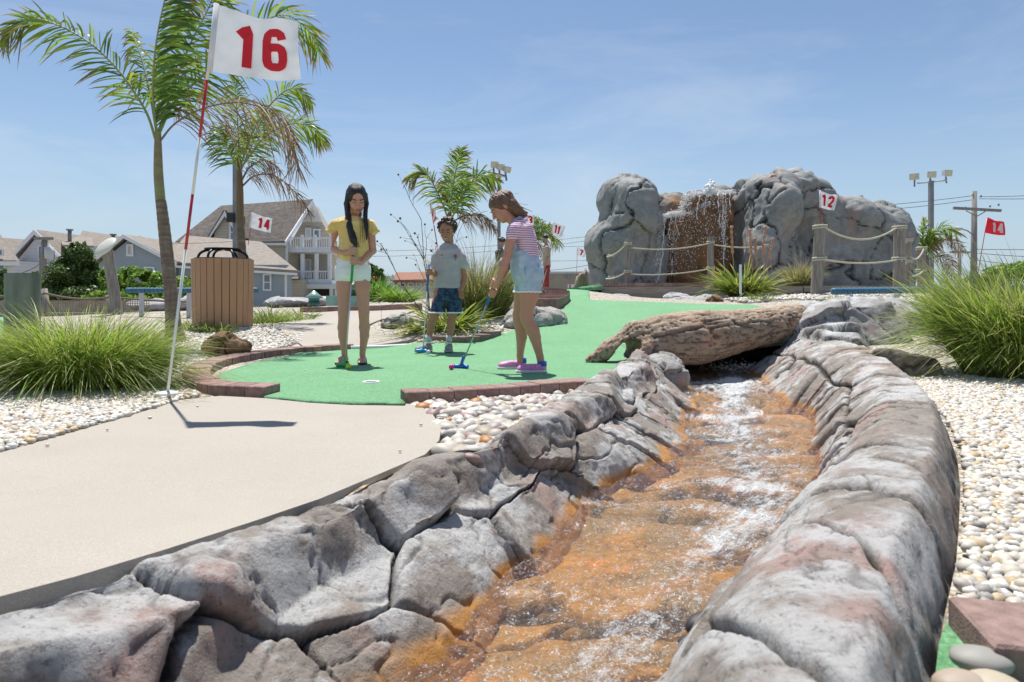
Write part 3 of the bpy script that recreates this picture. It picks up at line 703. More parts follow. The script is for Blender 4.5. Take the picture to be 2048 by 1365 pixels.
def pebbles(name, g, s, z, seed, ic, nind=0, group=None, mat=None, pc=PC, pw=PW, lift=.15):
    """nearest nind as single parts of a root, the rest joined"""
    r = np.random.default_rng(seed); n = len(g); sh = np.array(pebble_shapes(24, seed, ic)); k = r.integers(0, 24, n); Rm = rand_rot(n, r, .35)
    colr = pc[r.choice(len(pc), n, p=pw)] * r.uniform(.85, 1.1, (n, 1))
    V = np.einsum('nij,nvj->nvi', Rm, sh[k]) * s[:, None, None] * .62; pos = np.c_[g, z + s * lift]
    V = V + pos[:, None]
    root = None
    if nind:
        vis = np.argsort(g[:, 1] / s + 100 * ((np.abs(g[:, 0] / g[:, 1]) > .76)) + 100 * ((CZ) / g[:, 1] > .59)); ind = vis[:nind]; keep = np.ones(n, bool); keep[ind] = False
        root = thing(name, *group)
        ms = []
        for i in range(48):
            cc = pc[r.choice(len(pc), p=pw)] * r.uniform(.85, 1.1); v = sh[i % 24]; ms.append(mesh('pebble', v, ic[1], col=np.broadcast_to(cc, v.shape))); ms[-1].materials.append(mat or m_pebble)
        for i in ind:
            o = bpy.data.objects.new('pebble', ms[r.integers(0, 48)]); COL.objects.link(o); o.parent = root; sc_ = s[i] * .62
            o.location = tuple(pos[i] - np.array(root.location)); o.scale = (sc_,) * 3; o.rotation_euler = (r.normal(0, .35), r.normal(0, .35), r.uniform(0, 6.28))
        V = V[keep]; colr = colr[keep]; n = len(V)
    nvx = V.shape[1]; F = (ic[1][None] + (np.arange(n) * nvx)[:, None, None]).reshape(-1, 3)
    o = link('small_pebbles' if root else name, mesh(name, V.reshape(-1, 3), F, col=np.repeat(colr, nvx, 0)), mat or m_pebble, root)
    tag(o, kind='stuff')
    if not root: tag(o, group[0], group[1])
    return root or o
# right gravel
Rpoly = np.concatenate([Ro[:12, :2] + [[.02, 0]], [(.80, 1.18), (1.9, 1.0), (4.0, 3.8), (4.2, 5.0), (3.0, 5.3), (2.6, 5.4)]])
g, s, z = scatter(Rpoly, .0185, .021, .034, 21)
pebbles('pebble_bed', g, s, z + .002, 3, ICO1, 300, ('bed of white and tan pebbles beside the pale rock bank and tall grass', 'gravel', (2.2, 3, 0)))
# left gravel
Lpoly = np.array([G(*p)[:2] for p in [(0, 905), (130, 868), (250, 835), (360, 801), (400, 793), (372, 772), (366, 750), (345, 740), (300, 735), (0, 760)]] + [(-3.6, 4.2), (-3.6, 2.2)])
g, s, z = scatter(Lpoly, .021, .022, .036, 22)
pebbles('pebble_bed', g, s, z + .002, 4, ICO1, 200, ('bed of white pebbles beside the grass clump and the flag stand', 'gravel', (-2, 3.3, 0)))
g, s, z = scatter(np.array([G(*p)[:2] for p in [(366, 750), (420, 728), (500, 712), (600, 697), (610, 690)]] + [GT(575, 668)[:2], GT(550, 652)[:2], GT(380, 660)[:2], GT(300, 700)[:2]]), .027, .026, .042, 23)
pebbles('gravel_patch', g, s, z, 5, ICO1 if len(g) < 4000 else ICO1, 0, ('pale gravel around the brown rock and the slatted litter bin', 'gravel'))
g, s, z = scatter(np.array([GT(*p)[:2] for p in [(850, 690), (960, 680), (1003, 664), (1020, 640), (1110, 622), (1040, 604), (940, 600), (880, 640), (800, 668)]]), .034, .03, .048, 24)
pebbles('gravel_patch', g, s, z, 6, ICO1, 0, ('pale gravel slope between the yucca clump and the pink shoed girl', 'gravel'))
g, s, z = scatter(np.array([GT(*p)[:2] for p in [(1500, 607), (1560, 600), (1750, 604), (1860, 600), (1840, 592), (1580, 592), (1440, 600)]]), .05, .04, .06, 26, dens=.8)
pebbles('gravel_patch', g, s, z, 7, ICO1, 0, ('strip of pale gravel below the blue rail and rope posts', 'gravel'))
# river stones between the paver border and the bank
RC = np.array([(.60, .58, .54), (.54, .50, .45), (.46, .42, .37), (.38, .35, .32), (.58, .52, .44), (.36, .30, .22), (.36, .24, .22), (.64, .63, .61), (.45, .20, .06)]); RW = np.array([.16, .2, .19, .14, .13, .06, .06, .04, .02])
river_b = river
gA, sA, zA = scatter(river_b, .045, .045, .085, 31); zA = zA * 0 - .045
gB, sB, zB = scatter(river_b, .06, .04, .075, 32); zB = zB * 0 - .022
g = np.r_[gA, gB]; s = np.r_[sA, sB]; z = np.r_[zA, zB]
m_river = M('river_stone', (.86, .86, .86), (1, 1, 1), 25, .5, .3, 90, .002, usecol=True)
pebbles('river_stones', g, s, z, 9, ICO2, 280, ('patch of smooth mixed river stones between the paver border and rock bank', 'stones', (.1, 3.3, -.05)), m_river, RC, RW / RW.sum())

# ---------------------------------------------------------------- pavers
def pavers(path, depth, h, side, root, wid=.137, zf=terr, mat=None, seed=0, base=-.02, flat=None):
    """wedge pavers along a path; depth is laid to one side (+1 left of travel, -1 right)"""
    r = np.random.default_rng(seed); P = spline(np.asarray(path)[:, :2], 400); s = np.r_[0, np.cumsum(np.linalg.norm(np.diff(P, axis=0), axis=1))]
    n = max(1, int(round(s[-1] / wid))); cuts = np.linspace(0, s[-1], n + 1); g_ = .0022
    def at(d): return np.array([np.interp(d, s, P[:, 0]), np.interp(d, s, P[:, 1])])
    def tang(d): v = at(min(d + .05, s[-1])) - at(max(d - .05, 0)); return v / np.linalg.norm(v)
    out = []
    for i in range(n):
        a, b = cuts[i] + g_, cuts[i + 1] - g_; pa, pb = at(a), at(b); ta, tb = tang(a), tang(b); na, nb = np.array([-ta[1], ta[0]]) * side, np.array([-tb[1], tb[0]]) * side
        dd = depth * r.uniform(.97, 1.03); q = np.array([pa, pb, pb + nb * dd, pa + na * dd]); c = q.mean(0)
        if side < 0: pass
        z0 = zf(q[:, 0], q[:, 1]); zt = (flat if flat is not None else float(np.mean(z0))) + h + r.normal(0, .0018); ch = .005
        lay = []
        for zz, ins in ((float(np.min(z0)) + base, 0), (zt - ch, 0), (zt, ch)):
            d = c - q; d = d / np.linalg.norm(d, axis=1, keepdims=True); lay.append(np.c_[q + d * ins * 1.4, np.full(4, zz)])
        V = np.concatenate(lay) - np.array([c[0], c[1], zt]); F = []
        for l in (0, 4):
            for j in range(4): k = (j + 1) % 4; F.append((l + j, l + k, l + 4 + k, l + 4 + j))
        F.append((8, 9, 10, 11)); F.append((3, 2, 1, 0)); F = np.array(F)
        if side < 0: F = F[:, ::-1]
        me = mesh('brick', V, F, False, col=np.broadcast_to(r.uniform(.8, 1.2) * np.array([1, r.uniform(.93, 1.04), r.uniform(.92, 1.05)]), V.shape))
        o = link('brick', me, mat or m_brick, None); o.parent = root; o.location = tuple(np.array([c[0], c[1], zt]) - np.array(root.location)); out.append(o)
    return out
rt = thing('paver_border', 'straight border of reddish pavers along the river stones', 'brick border', G(1000, 790))
pavers([G(*p) for p in [(810, 806.5), (940, 799.5), (1060, 790), (1190, 778)]], .15, .055, 1, rt, zf=lambda x, y: 0 * x, seed=1)
rt = thing('paver_border', 'hooked border of pavers curling from the flag stand round the left of the green', 'brick border', G(440, 760))
pavers([G(*p) for p in [(530, 793), (470, 791), (405, 787), (371, 774), (366, 756), (392, 738), (450, 723), (520, 712), (600, 703), (690, 697)]], .17, .055, -1, rt, wid=.125, zf=lambda x, y: 0 * x, seed=2)
rt = thing('paver_border', 'short curved border of dark pavers behind the feet of the boy', 'brick border', G(930, 690))
pavers([np.r_[G(840, 693)[:2], 0], np.r_[G(900, 694)[:2], 0], np.r_[GT(955, 686)[:2], 0], np.r_[GT(1003, 671)[:2], 0]], .17, .055, 1, rt, wid=.17, seed=3, mat=m_brick2)
rt = thing('paver_border', 'far low border of pavers beyond the footpath', 'brick border', GT(700, 617))
pavers([GT(600, 624.5), GT(660, 624), GT(720, 623), GT(780, 622), GT(830, 621)], .12, .09, 1, rt, wid=.17, seed=4)
rt = thing('paver_border', 'raised curved planter edge of pavers behind the girl in overalls', 'brick border', GT(1100, 605))
pc = [GT(*p) for p in [(1060, 618), (1112, 619), (1137, 606), (1136, 596), (1105, 589), (1060, 586)]]
pavers(pc, .40, .13, 1, rt, wid=.20, seed=5)
rt = thing('paver_border', 'distant low row of pavers near the dark shirted player', 'brick border', GT(1000, 592))
pavers([GT(990, 590), GT(1060, 590)], .15, .10, 1, rt, wid=.2, seed=6)
rt = thing('paver', 'single large reddish paver lying at the bottom corner by two smooth stones', 'brick', G(1990, 1250))
rt2 = pavers([(.707, 1.004, 0), (.92, .955, 0)], .168, .055, 1, rt, wid=5, seed=7, mat=m_brick2, zf=lambda x, y: 0 * x)
mb = MB(); mb.tube([G(*p) + (0, 0, .018) for p in [(838, 694), (770, 697.5), (702, 699.5)]], .022, 10)
tag(mb.build('plastic_edging', m_white, smooth=True), 'white plastic pipe edging between the green and the footpath', 'edging')
# ================================================================ far things
m_roofb = M('brown_shingle', (.19, .165, .14), (.29, .25, .215), 3, .9, .8, 9, .03, lo=.3, hi=.7, stretch=(1, 1, 2.5), detail=9)
m_roofg = M('grey_brown_shingle', (.075, .065, .06), (.16, .135, .12), 2.2, .9, .8, 6, .04, lo=.35, hi=.65, stretch=(1, 1, 3), detail=10)
m_blue = M('blue_grey_siding', (.29, .335, .38), (.33, .375, .42), 1, .8)
m_pale = M('pale_grey_siding', (.50, .50, .52), (.56, .56, .58), 1, .8)
def siding(name, c1, c2):
    m, t, b = newmat(name); v = coords(t)
    w = N_(t, 'ShaderNodeTexWave', wave_type='BANDS', bands_direction='Z', wave_profile='SAW'); w.inputs['Scale'].default_value = 1.2; t.links.new(v, w.inputs['Vector'])
    c = mixc(t, ramp(t, w.outputs['Fac'], .0, .25), c2, c1); c = mixc(t, ramp(t, noise(t, v, 1.5, 4), .3, .7, 0, .3), c, c2); t.links.new(c, b.inputs['Base Color']); b.inputs['Roughness'].default_value = .7
    bump(t, b, w.outputs['Fac'], .6, .03); return m
m_beige = siding('beige_lap_siding', (.50, .45, .37), (.36, .32, .26))
m_pales = siding('pale_lap_siding', (.66, .66, .68), (.52, .52, .54))
m_glass = M('window_glass', (.10, .14, .18), (.20, .26, .31), .8, .12, spec=.8)
m_trim = M('white_trim', (.70, .70, .71), (.76, .76, .76), 2, .5)
m_door = M('white_door', (.62, .63, .66), None, rough=.5)
m_tan = M('tan_wall', (.30, .26, .215), (.34, .30, .25), 1.5, .8)
m_redbr = M('red_shingle', (.20, .085, .055), (.30, .15, .10), 5, .9)
m_inside = M('dark_porch', (.10, .085, .07), None, rough=.8)
def zat(py, Y): return CZ - (py - HY) / FX * Y
def xat(px, Y): return (px - 1024) / FX * Y
def prism(mb, A, B, col=None):
    """solid between two matching outlines A and B (same vertex count)"""
    n = len(A); V = np.concatenate([A, B]); F4 = np.array([(i, (i + 1) % n, n + (i + 1) % n, n + i) for i in range(n)]); mb.add(V, F4, col)
    if n == 4: mb.add(np.array(A), np.array([(3, 2, 1, 0)]), col); mb.add(np.array(B), np.array([(0, 1, 2, 3)]), col)
    else:
        mb.add(np.array(A), np.array([(0, i + 1, i) for i in range(1, n - 1)]), col); mb.add(np.array(B), np.array([(0, i, i + 1) for i in range(1, n - 1)]), col)
def slab(pts, thick, name, mat, parent, nrmv=None):
    """flat polygon (3 or 4 corners) given a thickness"""
    P = np.array(pts, float); n = nrm(np.cross(P[1] - P[0], P[2] - P[0])) if nrmv is None else np.array(nrmv); mb = MB(); prism(mb, P, P + n * thick); return mb.build(name, mat, parent)
def window(parent, px0, py0, px1, py1, Y, pane=m_glass, fr=.10, cross=False, name='window', mat=m_trim):
    x0, x1, z0, z1 = xat(px0, Y), xat(px1, Y), zat(py1, Y), zat(py0, Y); mb = MB(); w = fr
    mb.box(((x0 + x1) / 2, Y, z1 - w / 2), (x1 - x0, .10, w)); mb.box(((x0 + x1) / 2, Y, z0 + w / 2), (x1 - x0, .10, w))
    mb.box((x0 + w / 2, Y, (z0 + z1) / 2), (w, .098, z1 - z0 - 2 * w)); mb.box((x1 - w / 2, Y, (z0 + z1) / 2), (w, .098, z1 - z0 - 2 * w))
    if cross: mb.box(((x0 + x1) / 2, Y, (z0 + z1) / 2), (x1 - x0 - 2 * w, .08, w * .6))
    f = mb.build(name, mat, parent); p = MB(); p.box(((x0 + x1) / 2, Y + .02, (z0 + z1) / 2), (x1 - x0 - 2 * w, .03, z1 - z0 - 2 * w)); p.build('pane', pane, f); return f
def blockp(px0, py0, px1, py1, Y, depth, name, mat, parent, dz=0):
    x0, x1, z0, z1 = xat(px0, Y), xat(px1, Y), zat(py1, Y), zat(py0, Y); mb = MB(); mb.box(((x0 + x1) / 2, Y + depth / 2, (z0 + z1) / 2), (x1 - x0, depth, z1 - z0)); return mb.build(name, mat, parent)

# --- blue grey house with front gable
h = thing('house', 'blue grey one storey house with a front gable vent and brown roof', 'house', W(300, 600, 45))
Y = 45
x0, x1, xr, zr, ze, zb = xat(188, Y), xat(345, Y), xat(255, Y), zat(474, Y), zat(530, Y), -.6
zeR = zat(524, Y)
mb = MB(); prism(mb, [(x0 + .3, Y, zb), (x1, Y, zb), (x1, Y, zat(528, Y)), (xr, Y, zr - .25), (x0 + .3, Y, zat(528, Y))], [(x0 + .3, Y + 8, zb), (x1, Y + 8, zb), (x1, Y + 8, zat(528, Y)), (xr, Y + 8, zr - .25), (x0 + .3, Y + 8, zat(528, Y))]); mb.build('wall', m_blue, h)
slab([(x0 - .2, Y - .4, zat(534, Y)), (xr, Y - .4, zr), (xr, Y + 8, zr), (x0 - .2, Y + 8, zat(534, Y))], .14, 'roof', m_roofb, h, (0, 0, 1))
slab([(xr, Y - .4, zr), (x1 + .5, Y - .4, zat(528, Y)), (x1 + .5, Y + 8, zat(528, Y)), (xr, Y + 8, zr)], .14, 'roof', m_roofb, h, (0, 0, 1))
slab([(x0 - .3, Y - .5, zat(540, Y)), (x0 - .3, Y - .5, zat(534, Y)), (xr, Y - .5, zr + .14), (xr, Y - .5, zr - .14)], .08, 'barge_board', m_trim, h)
slab([(xr, Y - .5, zr - .14), (xr, Y - .5, zr + .14), (x1 + .5, Y - .5, zat(526, Y)), (x1 + .5, Y - .5, zat(533, Y))], .08, 'barge_board', m_trim, h)
v = window(h, 253, 489, 267, 513, Y - .06, pane=m_trim, fr=.12, name='vent')
for i in range(6): MB().box((xat(260, Y), Y - .10, zat(493 + i * 3.2, Y)), (.3, .03, .05)).build('slat', m_pale, v)
window(h, 288, 534, 309, 560, Y - .05); window(h, 208, 538, 222, 560, Y - .05)
# main roof running right
Yf, Yb = 45.5, 53.
ridge_l, ridge_r = np.array([xr, Yb, zat(475, Yb)]), np.array([xat(520, Yb), Yb, zat(487, Yb)])
slab([(xat(335, Yf), Yf - .5, zat(528, Yf)), (xat(600, Yf), Yf - .5, zat(546, Yf)), ridge_r, ridge_l], .14, 'roof', m_roofb, h, (0, 0, 1))
slab([(xat(600, Yf), Yf - .5, zat(546, Yf)), (xat(598, 52), 52., zat(546, Yf)), ridge_r + (0, .4, 0), ridge_r], .14, 'roof', m_roofb, h, (0, 0, 1))
blockp(335, 530, 572, 618, Yf, 1.2, 'wall', m_blue, h)
mb = MB(); mb.box((xat(467, Yf), Yf - .55, zat(541, Yf)), (xat(600, Yf) - xat(335, Yf), .14, .16), roty(.064)); mb.build('gutter', m_trim, h)
window(h, 526, 548, 543, 582, Yf - .06, cross=True)
window(h, 349, 532, 368, 570, Yf - .06, cross=False, name='door', pane=m_glass)
mb = MB(); mb.tube([(xat(380, Yf), Yf - .3, zat(530, Yf)), (xat(386, Yf), Yf - .15, zat(538, Yf)), (xat(387, Yf), Yf - .1, -.5)], .09, 8); mb.build('downpipe', m_trim, h, smooth=True)
blockp(569, 549, 573, 618, Yf - .05, .1, 'corner_board', m_trim, h)
mb = MB(); mb.tube([(xat(279, 49), 49, zat(478, 49)), (xat(279, 49), 49, zat(473, 49))], .12, 8); mb.build('vent_pipe', m_grey, h, smooth=True)

# --- long brown roofed house with pale gable behind
h = thing('house', 'pale house with a tall gable and long brown roof behind the dark evergreen', 'house', W(130, 600, 58)); Y = 58
xa, xb, xr = xat(36, Y), xat(128, Y), xat(76, Y); zr = zat(464, Y)
mb = MB(); prism(mb, [(xa, Y, -.6), (xb, Y, -.6), (xb, Y, zat(528, Y)), (xr, Y, zr - .3), (xa, Y, zat(520, Y))], [(xa, Y + 8, -.6), (xb, Y + 8, -.6), (xb, Y + 8, zat(528, Y)), (xr, Y + 8, zr - .3), (xa, Y + 8, zat(520, Y))]); mb.build('wall', m_pales, h)
slab([(xa - .4, Y - .4, zat(522, Y)), (xr, Y - .4, zr), (xr, Y + 8, zr), (xa - .4, Y + 8, zat(522, Y))], .16, 'roof', m_roofb, h, (0, 0, 1))
slab([(xa - .5, Y - .5, zat(526, Y)), (xa - .5, Y - .5, zat(516, Y)), (xr, Y - .5, zr + .16), (xr, Y - .5, zr - .25)], .1, 'barge_board', m_trim, h)
slab([(xr, Y - .5, zr - .25), (xr, Y - .5, zr + .16), (xb + .5, Y - .5, zat(524, Y)), (xb + .5, Y - .5, zat(531, Y))], .1, 'barge_board', m_trim, h)
r_ = slab([(xb + .5, Y - .4, zat(528, Y)), (xat(300, Y), Y - .4, zat(545, Y)), (xat(262, Y + 6), Y + 6, zat(480, Y + 6)), (xr, Y + 6, zat(465, Y + 6))], .16, 'roof', m_roofb, h, (0, 0, 1))
slab([(xr, Y - .4, zr), (xb + .5, Y - .4, zat(527, Y)), (xb + 1.2, Y + 5.9, zat(527, Y)), (xr + .2, Y + 5.9, zr)], .16, 'roof', m_roofb, h, (0, 0, 1))
blockp(120, 545, 290, 610, Y + 1, 5, 'wall', m_pales, h)
window(h, 76, 491, 88, 520, Y - .06)
d = blockp(132, 492, 186, 520, Y + .2, 3, 'dormer', m_pales, h); slab([(xat(128, Y), Y - .2, zat(494, Y)), (xat(190, Y), Y - .2, zat(496, Y)), (xat(184, Y + 5), Y + 5, zat(478, Y + 5)), (xat(118, Y + 5), Y + 5, zat(474, Y + 5))], .16, 'dormer_roof', m_roofb, d, (0, 0, 1))
window(h, 134, 495, 156, 512, Y + .12); window(h, 176, 508, 188, 520, Y + .12)
for px, pt, pb in ((109, 456, 490), (199, 466, 500)):
    mb = MB(); mb.tube([(xat(px, Y), Y + 2, zat(pb, Y)), (xat(px, Y), Y + 2, zat(pt, Y))], .16, 8); mb.tube([(xat(px, Y), Y + 2, zat(pt + 1, Y)), (xat(px, Y), Y + 2, zat(pt - 2, Y))], .28, 8); mb.build('flue', m_grey, h, smooth=True)
# --- far left house
h = thing('house', 'grey house cut by the picture edge behind the thick green post', 'house', W(10, 600, 50)); Y = 50
blockp(-140, 522, 30, 610, Y, 8, 'wall', m_pales, h)
slab([(xat(-160, Y), Y - .5, zat(526, Y)), (xat(42, Y), Y - .5, zat(526, Y)), (xat(-4, Y + 4), Y + 4, zat(468, Y + 4)), (xat(-100, Y + 4), Y + 4, zat(468, Y + 4))], .16, 'roof', m_roofb, h, (0, 0, 1))
slab([(xat(42, Y), Y - .5, zat(526, Y)), (xat(40, Y + 8), Y + 8, zat(526, Y + 8)), (xat(-4, Y + 4), Y + 4, zat(468, Y + 4)), (xat(-4, Y + 4), Y + 4.01, zat(468, Y + 4))], .16, 'roof', m_roofb, h, (0, 0, 1))
MB().box((xat(-50, Y), Y - .55, zat(528, Y)), (7.3, .12, .3)).build('gutter', m_trim, h)
window(h, -20, 526, 11, 546, Y - .06); window(h, -8, 498, 7, 513, Y - .3, name='skylight')
h = thing('house', 'distant house with a plain brown roof between two gables', 'house', W(40, 600, 64)); Y = 64
slab([(xat(-20, Y), Y - .5, zat(545, Y)), (xat(60, Y), Y - .5, zat(545, Y)), (xat(58, Y + 5), Y + 5, zat(483, Y + 5)), (xat(-12, Y + 5), Y + 5, zat(478, Y + 5))], .16, 'roof', m_roofb, h, (0, 0, 1)); blockp(-20, 540, 60, 605, Y, 6, 'wall', m_pales, h)

# --- beige three storey house with porches
h = thing('house', 'tall beige three storey house with white balconies and a steep grey roof', 'house', W(560, 600, 60)); Y = 60.
m_ = m_beige
xl, xc, xr = xat(392, Y), xat(572, Y), xat(662, Y)
zE, zR = zat(487, Y), zat(403, Y)              # eaves and ridge
xg = xat(623, Y); zg = zR
Yr = Y + 4.
# side wall facing us
blockp(392, 487, 573, 612, Y, 3.4, 'wall', m_, h)
rfl = slab([(xl - 1.6, Y - .5, zE - .1), (xc + .2, Y - .5, zE - .05), (xat(626, Yr), Yr, zat(403, Yr)), (xat(442, Yr), Yr, zat(416, Yr))], .2, 'roof', m_roofg, h, (0, 0, 1))
slab([(xc + .2, Y - .6, zE - .25), (xc + .2, Y - .6, zE + .15), (xat(626, Yr), Yr - .1, zat(401, Yr)), (xat(626, Yr), Yr - .1, zat(412, Yr))], .12, 'barge_board', m_trim, h)
slab([(xat(626, Yr), Yr - .1, zat(412, Yr)), (xat(626, Yr), Yr - .1, zat(401, Yr)), (xat(668, Yr + 3), Yr + 3, zat(487, Yr + 3)), (xat(660, Yr + 3), Yr + 3, zat(492, Yr + 3))], .12, 'barge_board', m_trim, h)
# gable front, set back, facing right-front
Yg = Yr + .6
mb = MB(); A = [(xat(580, Yg), Yg, zat(498, Yg)), (xat(664, Yg), Yg, zat(498, Yg)), (xat(664, Yg), Yg, zat(480, Yg)), (xat(625, Yg), Yg, zat(410, Yg)), (xat(583, Yg), Yg, zat(482, Yg))]; prism(mb, A, [(a[0], a[1] + 2, a[2]) for a in A]); mb.build('gable_wall', m_, h)
slab([(xat(602, Yg), Yg - .05, zat(444, Yg)), (xat(626, Yg), Yg - .05, zat(406, Yg)), (xat(646, Yg), Yg - .05, zat(444, Yg))], -.1, 'gable_panel', m_trim, h)
window(h, 610, 456, 623, 480, Yg - .15, pane=m_door, name='door', fr=.15); window(h, 626, 458, 641, 480, Yg - .15, fr=.15)
# porches
Yp = Y + .3
def railing(px0, px1, pyt, pyb, Y, sp, parent, skew=0):
    r = thing('railing', None, None); r.parent = parent; M_ = parent_world(parent); r.matrix_parent_inverse = M_.inverted()
    mb = MB(); x0, x1 = xat(px0, Y), xat(px1, Y); zt, zb = zat(pyt, Y), zat(pyb, Y)
    mb.box(((x0 + x1) / 2, Y, zt), (x1 - x0, .10, .10)); mb.box(((x0 + x1) / 2, Y, zb), (x1 - x0, .10, .10)); mb.build('rail', m_white, r)
    n = int((x1 - x0) / sp); me = None
    for i in range(1, n):
        x = x0 + (x1 - x0) * i / n
        if me is None: me = MB().box((0, 0, 0), (.055, .05, zt - zb - .1)).build('baluster', m_white, r); M0 = me; base = me; me.location = (0, 0, 0); off = (x, Y, (zt + zb) / 2)
        o = M0 if i == 1 else M0.copy()
        if i > 1: COL.objects.link(o)
        o.location = (x, Y, (zt + zb) / 2)
    for x in (x0, x1): MB().box((x, Y - .02 * (x == x0), (zt + zb) / 2 + .1 + .01 * (x == x0)), (.22 - .02 * (x == x0), .22, zt - zb + .3)).build('post', m_white, r)
    return r
blockp(574, 497, 664, 505, Yp, 5, 'balcony_floor', m_trim, h)
for a, b in ((578, 604), (604, 630), (630, 662)): railing(a, b, 476, 496, Yp + .1, .19, h)
mb = MB()
blockp(575, 505, 600, 560, Y + 3.5, 3, 'wall', m_, h); blockp(600, 505, 662, 560, Y + 3.5, 3, 'wall', m_, h)
window(h, 608, 518, 622, 556, Y + 3.4, pane=m_door, name='door', fr=.15)
for px in (604, 632, 658): blockp(px - 3, 508, px + 3, 562, Yp + .1, .35, 'column', m_white, h)
blockp(574, 561, 664, 569, Yp, 5, 'balcony_floor', m_trim, h)
for a, b in ((577, 604), (604, 632), (632, 660)): railing(a, b, 543, 560, Yp + .1, .19, h)
blockp(606, 569, 680, 578, Yp - .4, 5, 'porch_beam', m_trim, h)
for px in (609, 662, 672): blockp(px - 3, 578, px + 3, 612, Yp - .3, .35, 'column', m_white, h)
blockp(607, 578, 690, 612, Yp + 3, 2, 'porch_wall', m_inside, h)
blockp(573, 560, 606, 612, Y - 1.2, 3, 'annex_wall', m_, h); slab([(xat(571, Y), Y - 1.6, zat(561, Y)), (xat(608, Y), Y - 1.6, zat(561, Y)), (xat(596, Y), Y + .2, zat(549, Y)), (xat(571, Y), Y + .2, zat(549, Y))], .1, 'annex_roof', m_roofg, h, (0, 0, 1))
# side dormer
d = MB(); A = [(xat(436, Y), Y - .9, zat(486, Y)), (xat(490, Y), Y - .9, zat(486, Y)), (xat(490, Y), Y - .9, zat(470, Y)), (xat(462, Y), Y - .9, zat(430, Y)), (xat(438, Y), Y - .9, zat(468, Y))]; prism(d, A, [(a[0], a[1] + 4, a[2]) for a in A]); d = d.build('dormer', m_, h)
slab([(xat(430, Y), Y - 1.3, zat(478, Y)), (xat(462, Y), Y - 1.3, zat(426, Y)), (xat(462, Y), Y + 3, zat(426, Y)), (xat(430, Y), Y + 3, zat(478, Y))], .15, 'dormer_roof', m_roofg, d, (-.6, 0, .6))
slab([(xat(462, Y), Y - 1.3, zat(426, Y)), (xat(498, Y), Y - 1.3, zat(480, Y)), (xat(498, Y), Y + 3, zat(480, Y)), (xat(462, Y), Y + 3, zat(426, Y))], .15, 'dormer_roof', m_roofg, d, (.6, 0, .6))
slab([(xat(426, Y), Y - 1.35, zat(488, Y)), (xat(430, Y), Y - 1.35, zat(478, Y)), (xat(462, Y), Y - 1.35, zat(426, Y)), (xat(462, Y), Y - 1.35, zat(436, Y))], .1, 'barge_board', m_trim, d)
slab([(xat(462, Y), Y - 1.35, zat(436, Y)), (xat(462, Y), Y - 1.35, zat(426, Y)), (xat(500, Y), Y - 1.35, zat(482, Y)), (xat(496, Y), Y - 1.35, zat(487, Y))], .1, 'barge_board', m_trim, d)
window(h, 458, 447, 471, 483, Y - 1.0, fr=.18, cross=True)
MB().box((xat(540, Y), Y - .6, zE - .12), (xat(575, Y) - xat(500, Y), .15, .2)).build('gutter', m_trim, h)
blockp(571, 489, 575, 560, Y - .08, .15, 'corner_board', m_trim, h)
for px, py in ((560, 456), (563, 470)): MB().tube([(xat(px, Y), Y + 1.2, zat(py, Y)), (xat(px, Y), Y + 1.2, zat(py - 8, Y))], .09, 8).build('vent_pipe', m_white, h, smooth=True)

# --- low buildings on the horizon
b = thing('building', 'low building with a reddish brown roof beyond the dried flower stalks', 'building', W(830, 580, 50))
blockp(792, 562, 884, 600, 50, 8, 'wall', m_pale, b)
slab([(xat(786, 49), 49, zat(566, 49)), (xat(890, 49), 49, zat(564, 49)), (xat(886, 54), 54, zat(549, 54)), (xat(792, 54), 54, zat(550, 54))], .2, 'roof', m_redbr, b, (0, 0, 1))
for i in range(5): window(b, 800 + i * 16, 566, 811 + i * 16, 574, 49.9, fr=.06)
b = thing('building', 'long tan flat roofed building between the man in red trousers and the waterfall rock', 'building', W(1150, 580, 48))
blockp(1060, 547, 1340, 604, 48, 10, 'wall', m_tan, b); blockp(1058, 543.5, 1342, 547.5, 47.9, 10.3, 'parapet', m_pale, b)
MB().tube([(xat(1138, 47.7), 47.95, zat(554, 48)), (xat(1138, 47.7), 47.6, zat(554, 48))], .14, 12).build('wall_light', m_grey, b)
b = thing('building', 'white flat garage box low behind the green lantern and the yellow shirted girl', 'building', W(700, 600, 40)); blockp(738, 552, 786, 606, 52, 4, 'wall', m_white, b)
railing(740, 787, 558, 578, 51.5, .2, b)

# --- poles and wires
def pole_px(mb, pts, r, Y): mb.tube([W(px, py, Y) for px, py in pts], r, 10)
def tubo(pts, r, name, mat, parent=None, n=8, sy=1.): return MB().tube(pts, r, n, sy=sy).build(name, mat, parent, smooth=True)
u = thing('utility_pole', 'tall wooden utility pole with a crossarm at the right beyond the tall grass', 'utility pole', W(1948, 640, 34)); Y = 34
m_pw = M('pole_wood', (.20, .185, .17), (.30, .28, .26), 5, .9, .5, 20, .01, stretch=(3, 3, .2))
tubo([(xat(1947, Y), Y, -.5), (xat(1948.5, Y), Y, zat(383, Y))], [.17, .12], 'pole', m_pw, u)
MB().box((xat(1950, Y), Y - .16, zat(420, Y)), (2.35, .12, .13), roty(.055)).build('crossarm', m_pw, u)
for a in (-1, 1): tubo([(xat(1949 + a * 22, Y), Y - .2, zat(422 - a * 1.2, Y)), (xat(1949, Y), Y - .18, zat(434, Y))], .025, 'brace', m_grey, u)
for px, py in ((1908, 420), (1926, 419), (1975, 416), (1992, 413), (1941, 393), (1957, 396)): tubo([(xat(px, Y), Y - .18, zat(py, Y)), (xat(px, Y), Y - .18, zat(py - 5, Y))], [.05, .03], 'insulator', m_grey, u)
tubo([W(1948, 472, Y), W(1935, 462, Y - .5), W(1922, 458, Y - .8), W(1914, 460, Y - 1)], .03, 'lamp_arm', m_grey, u)
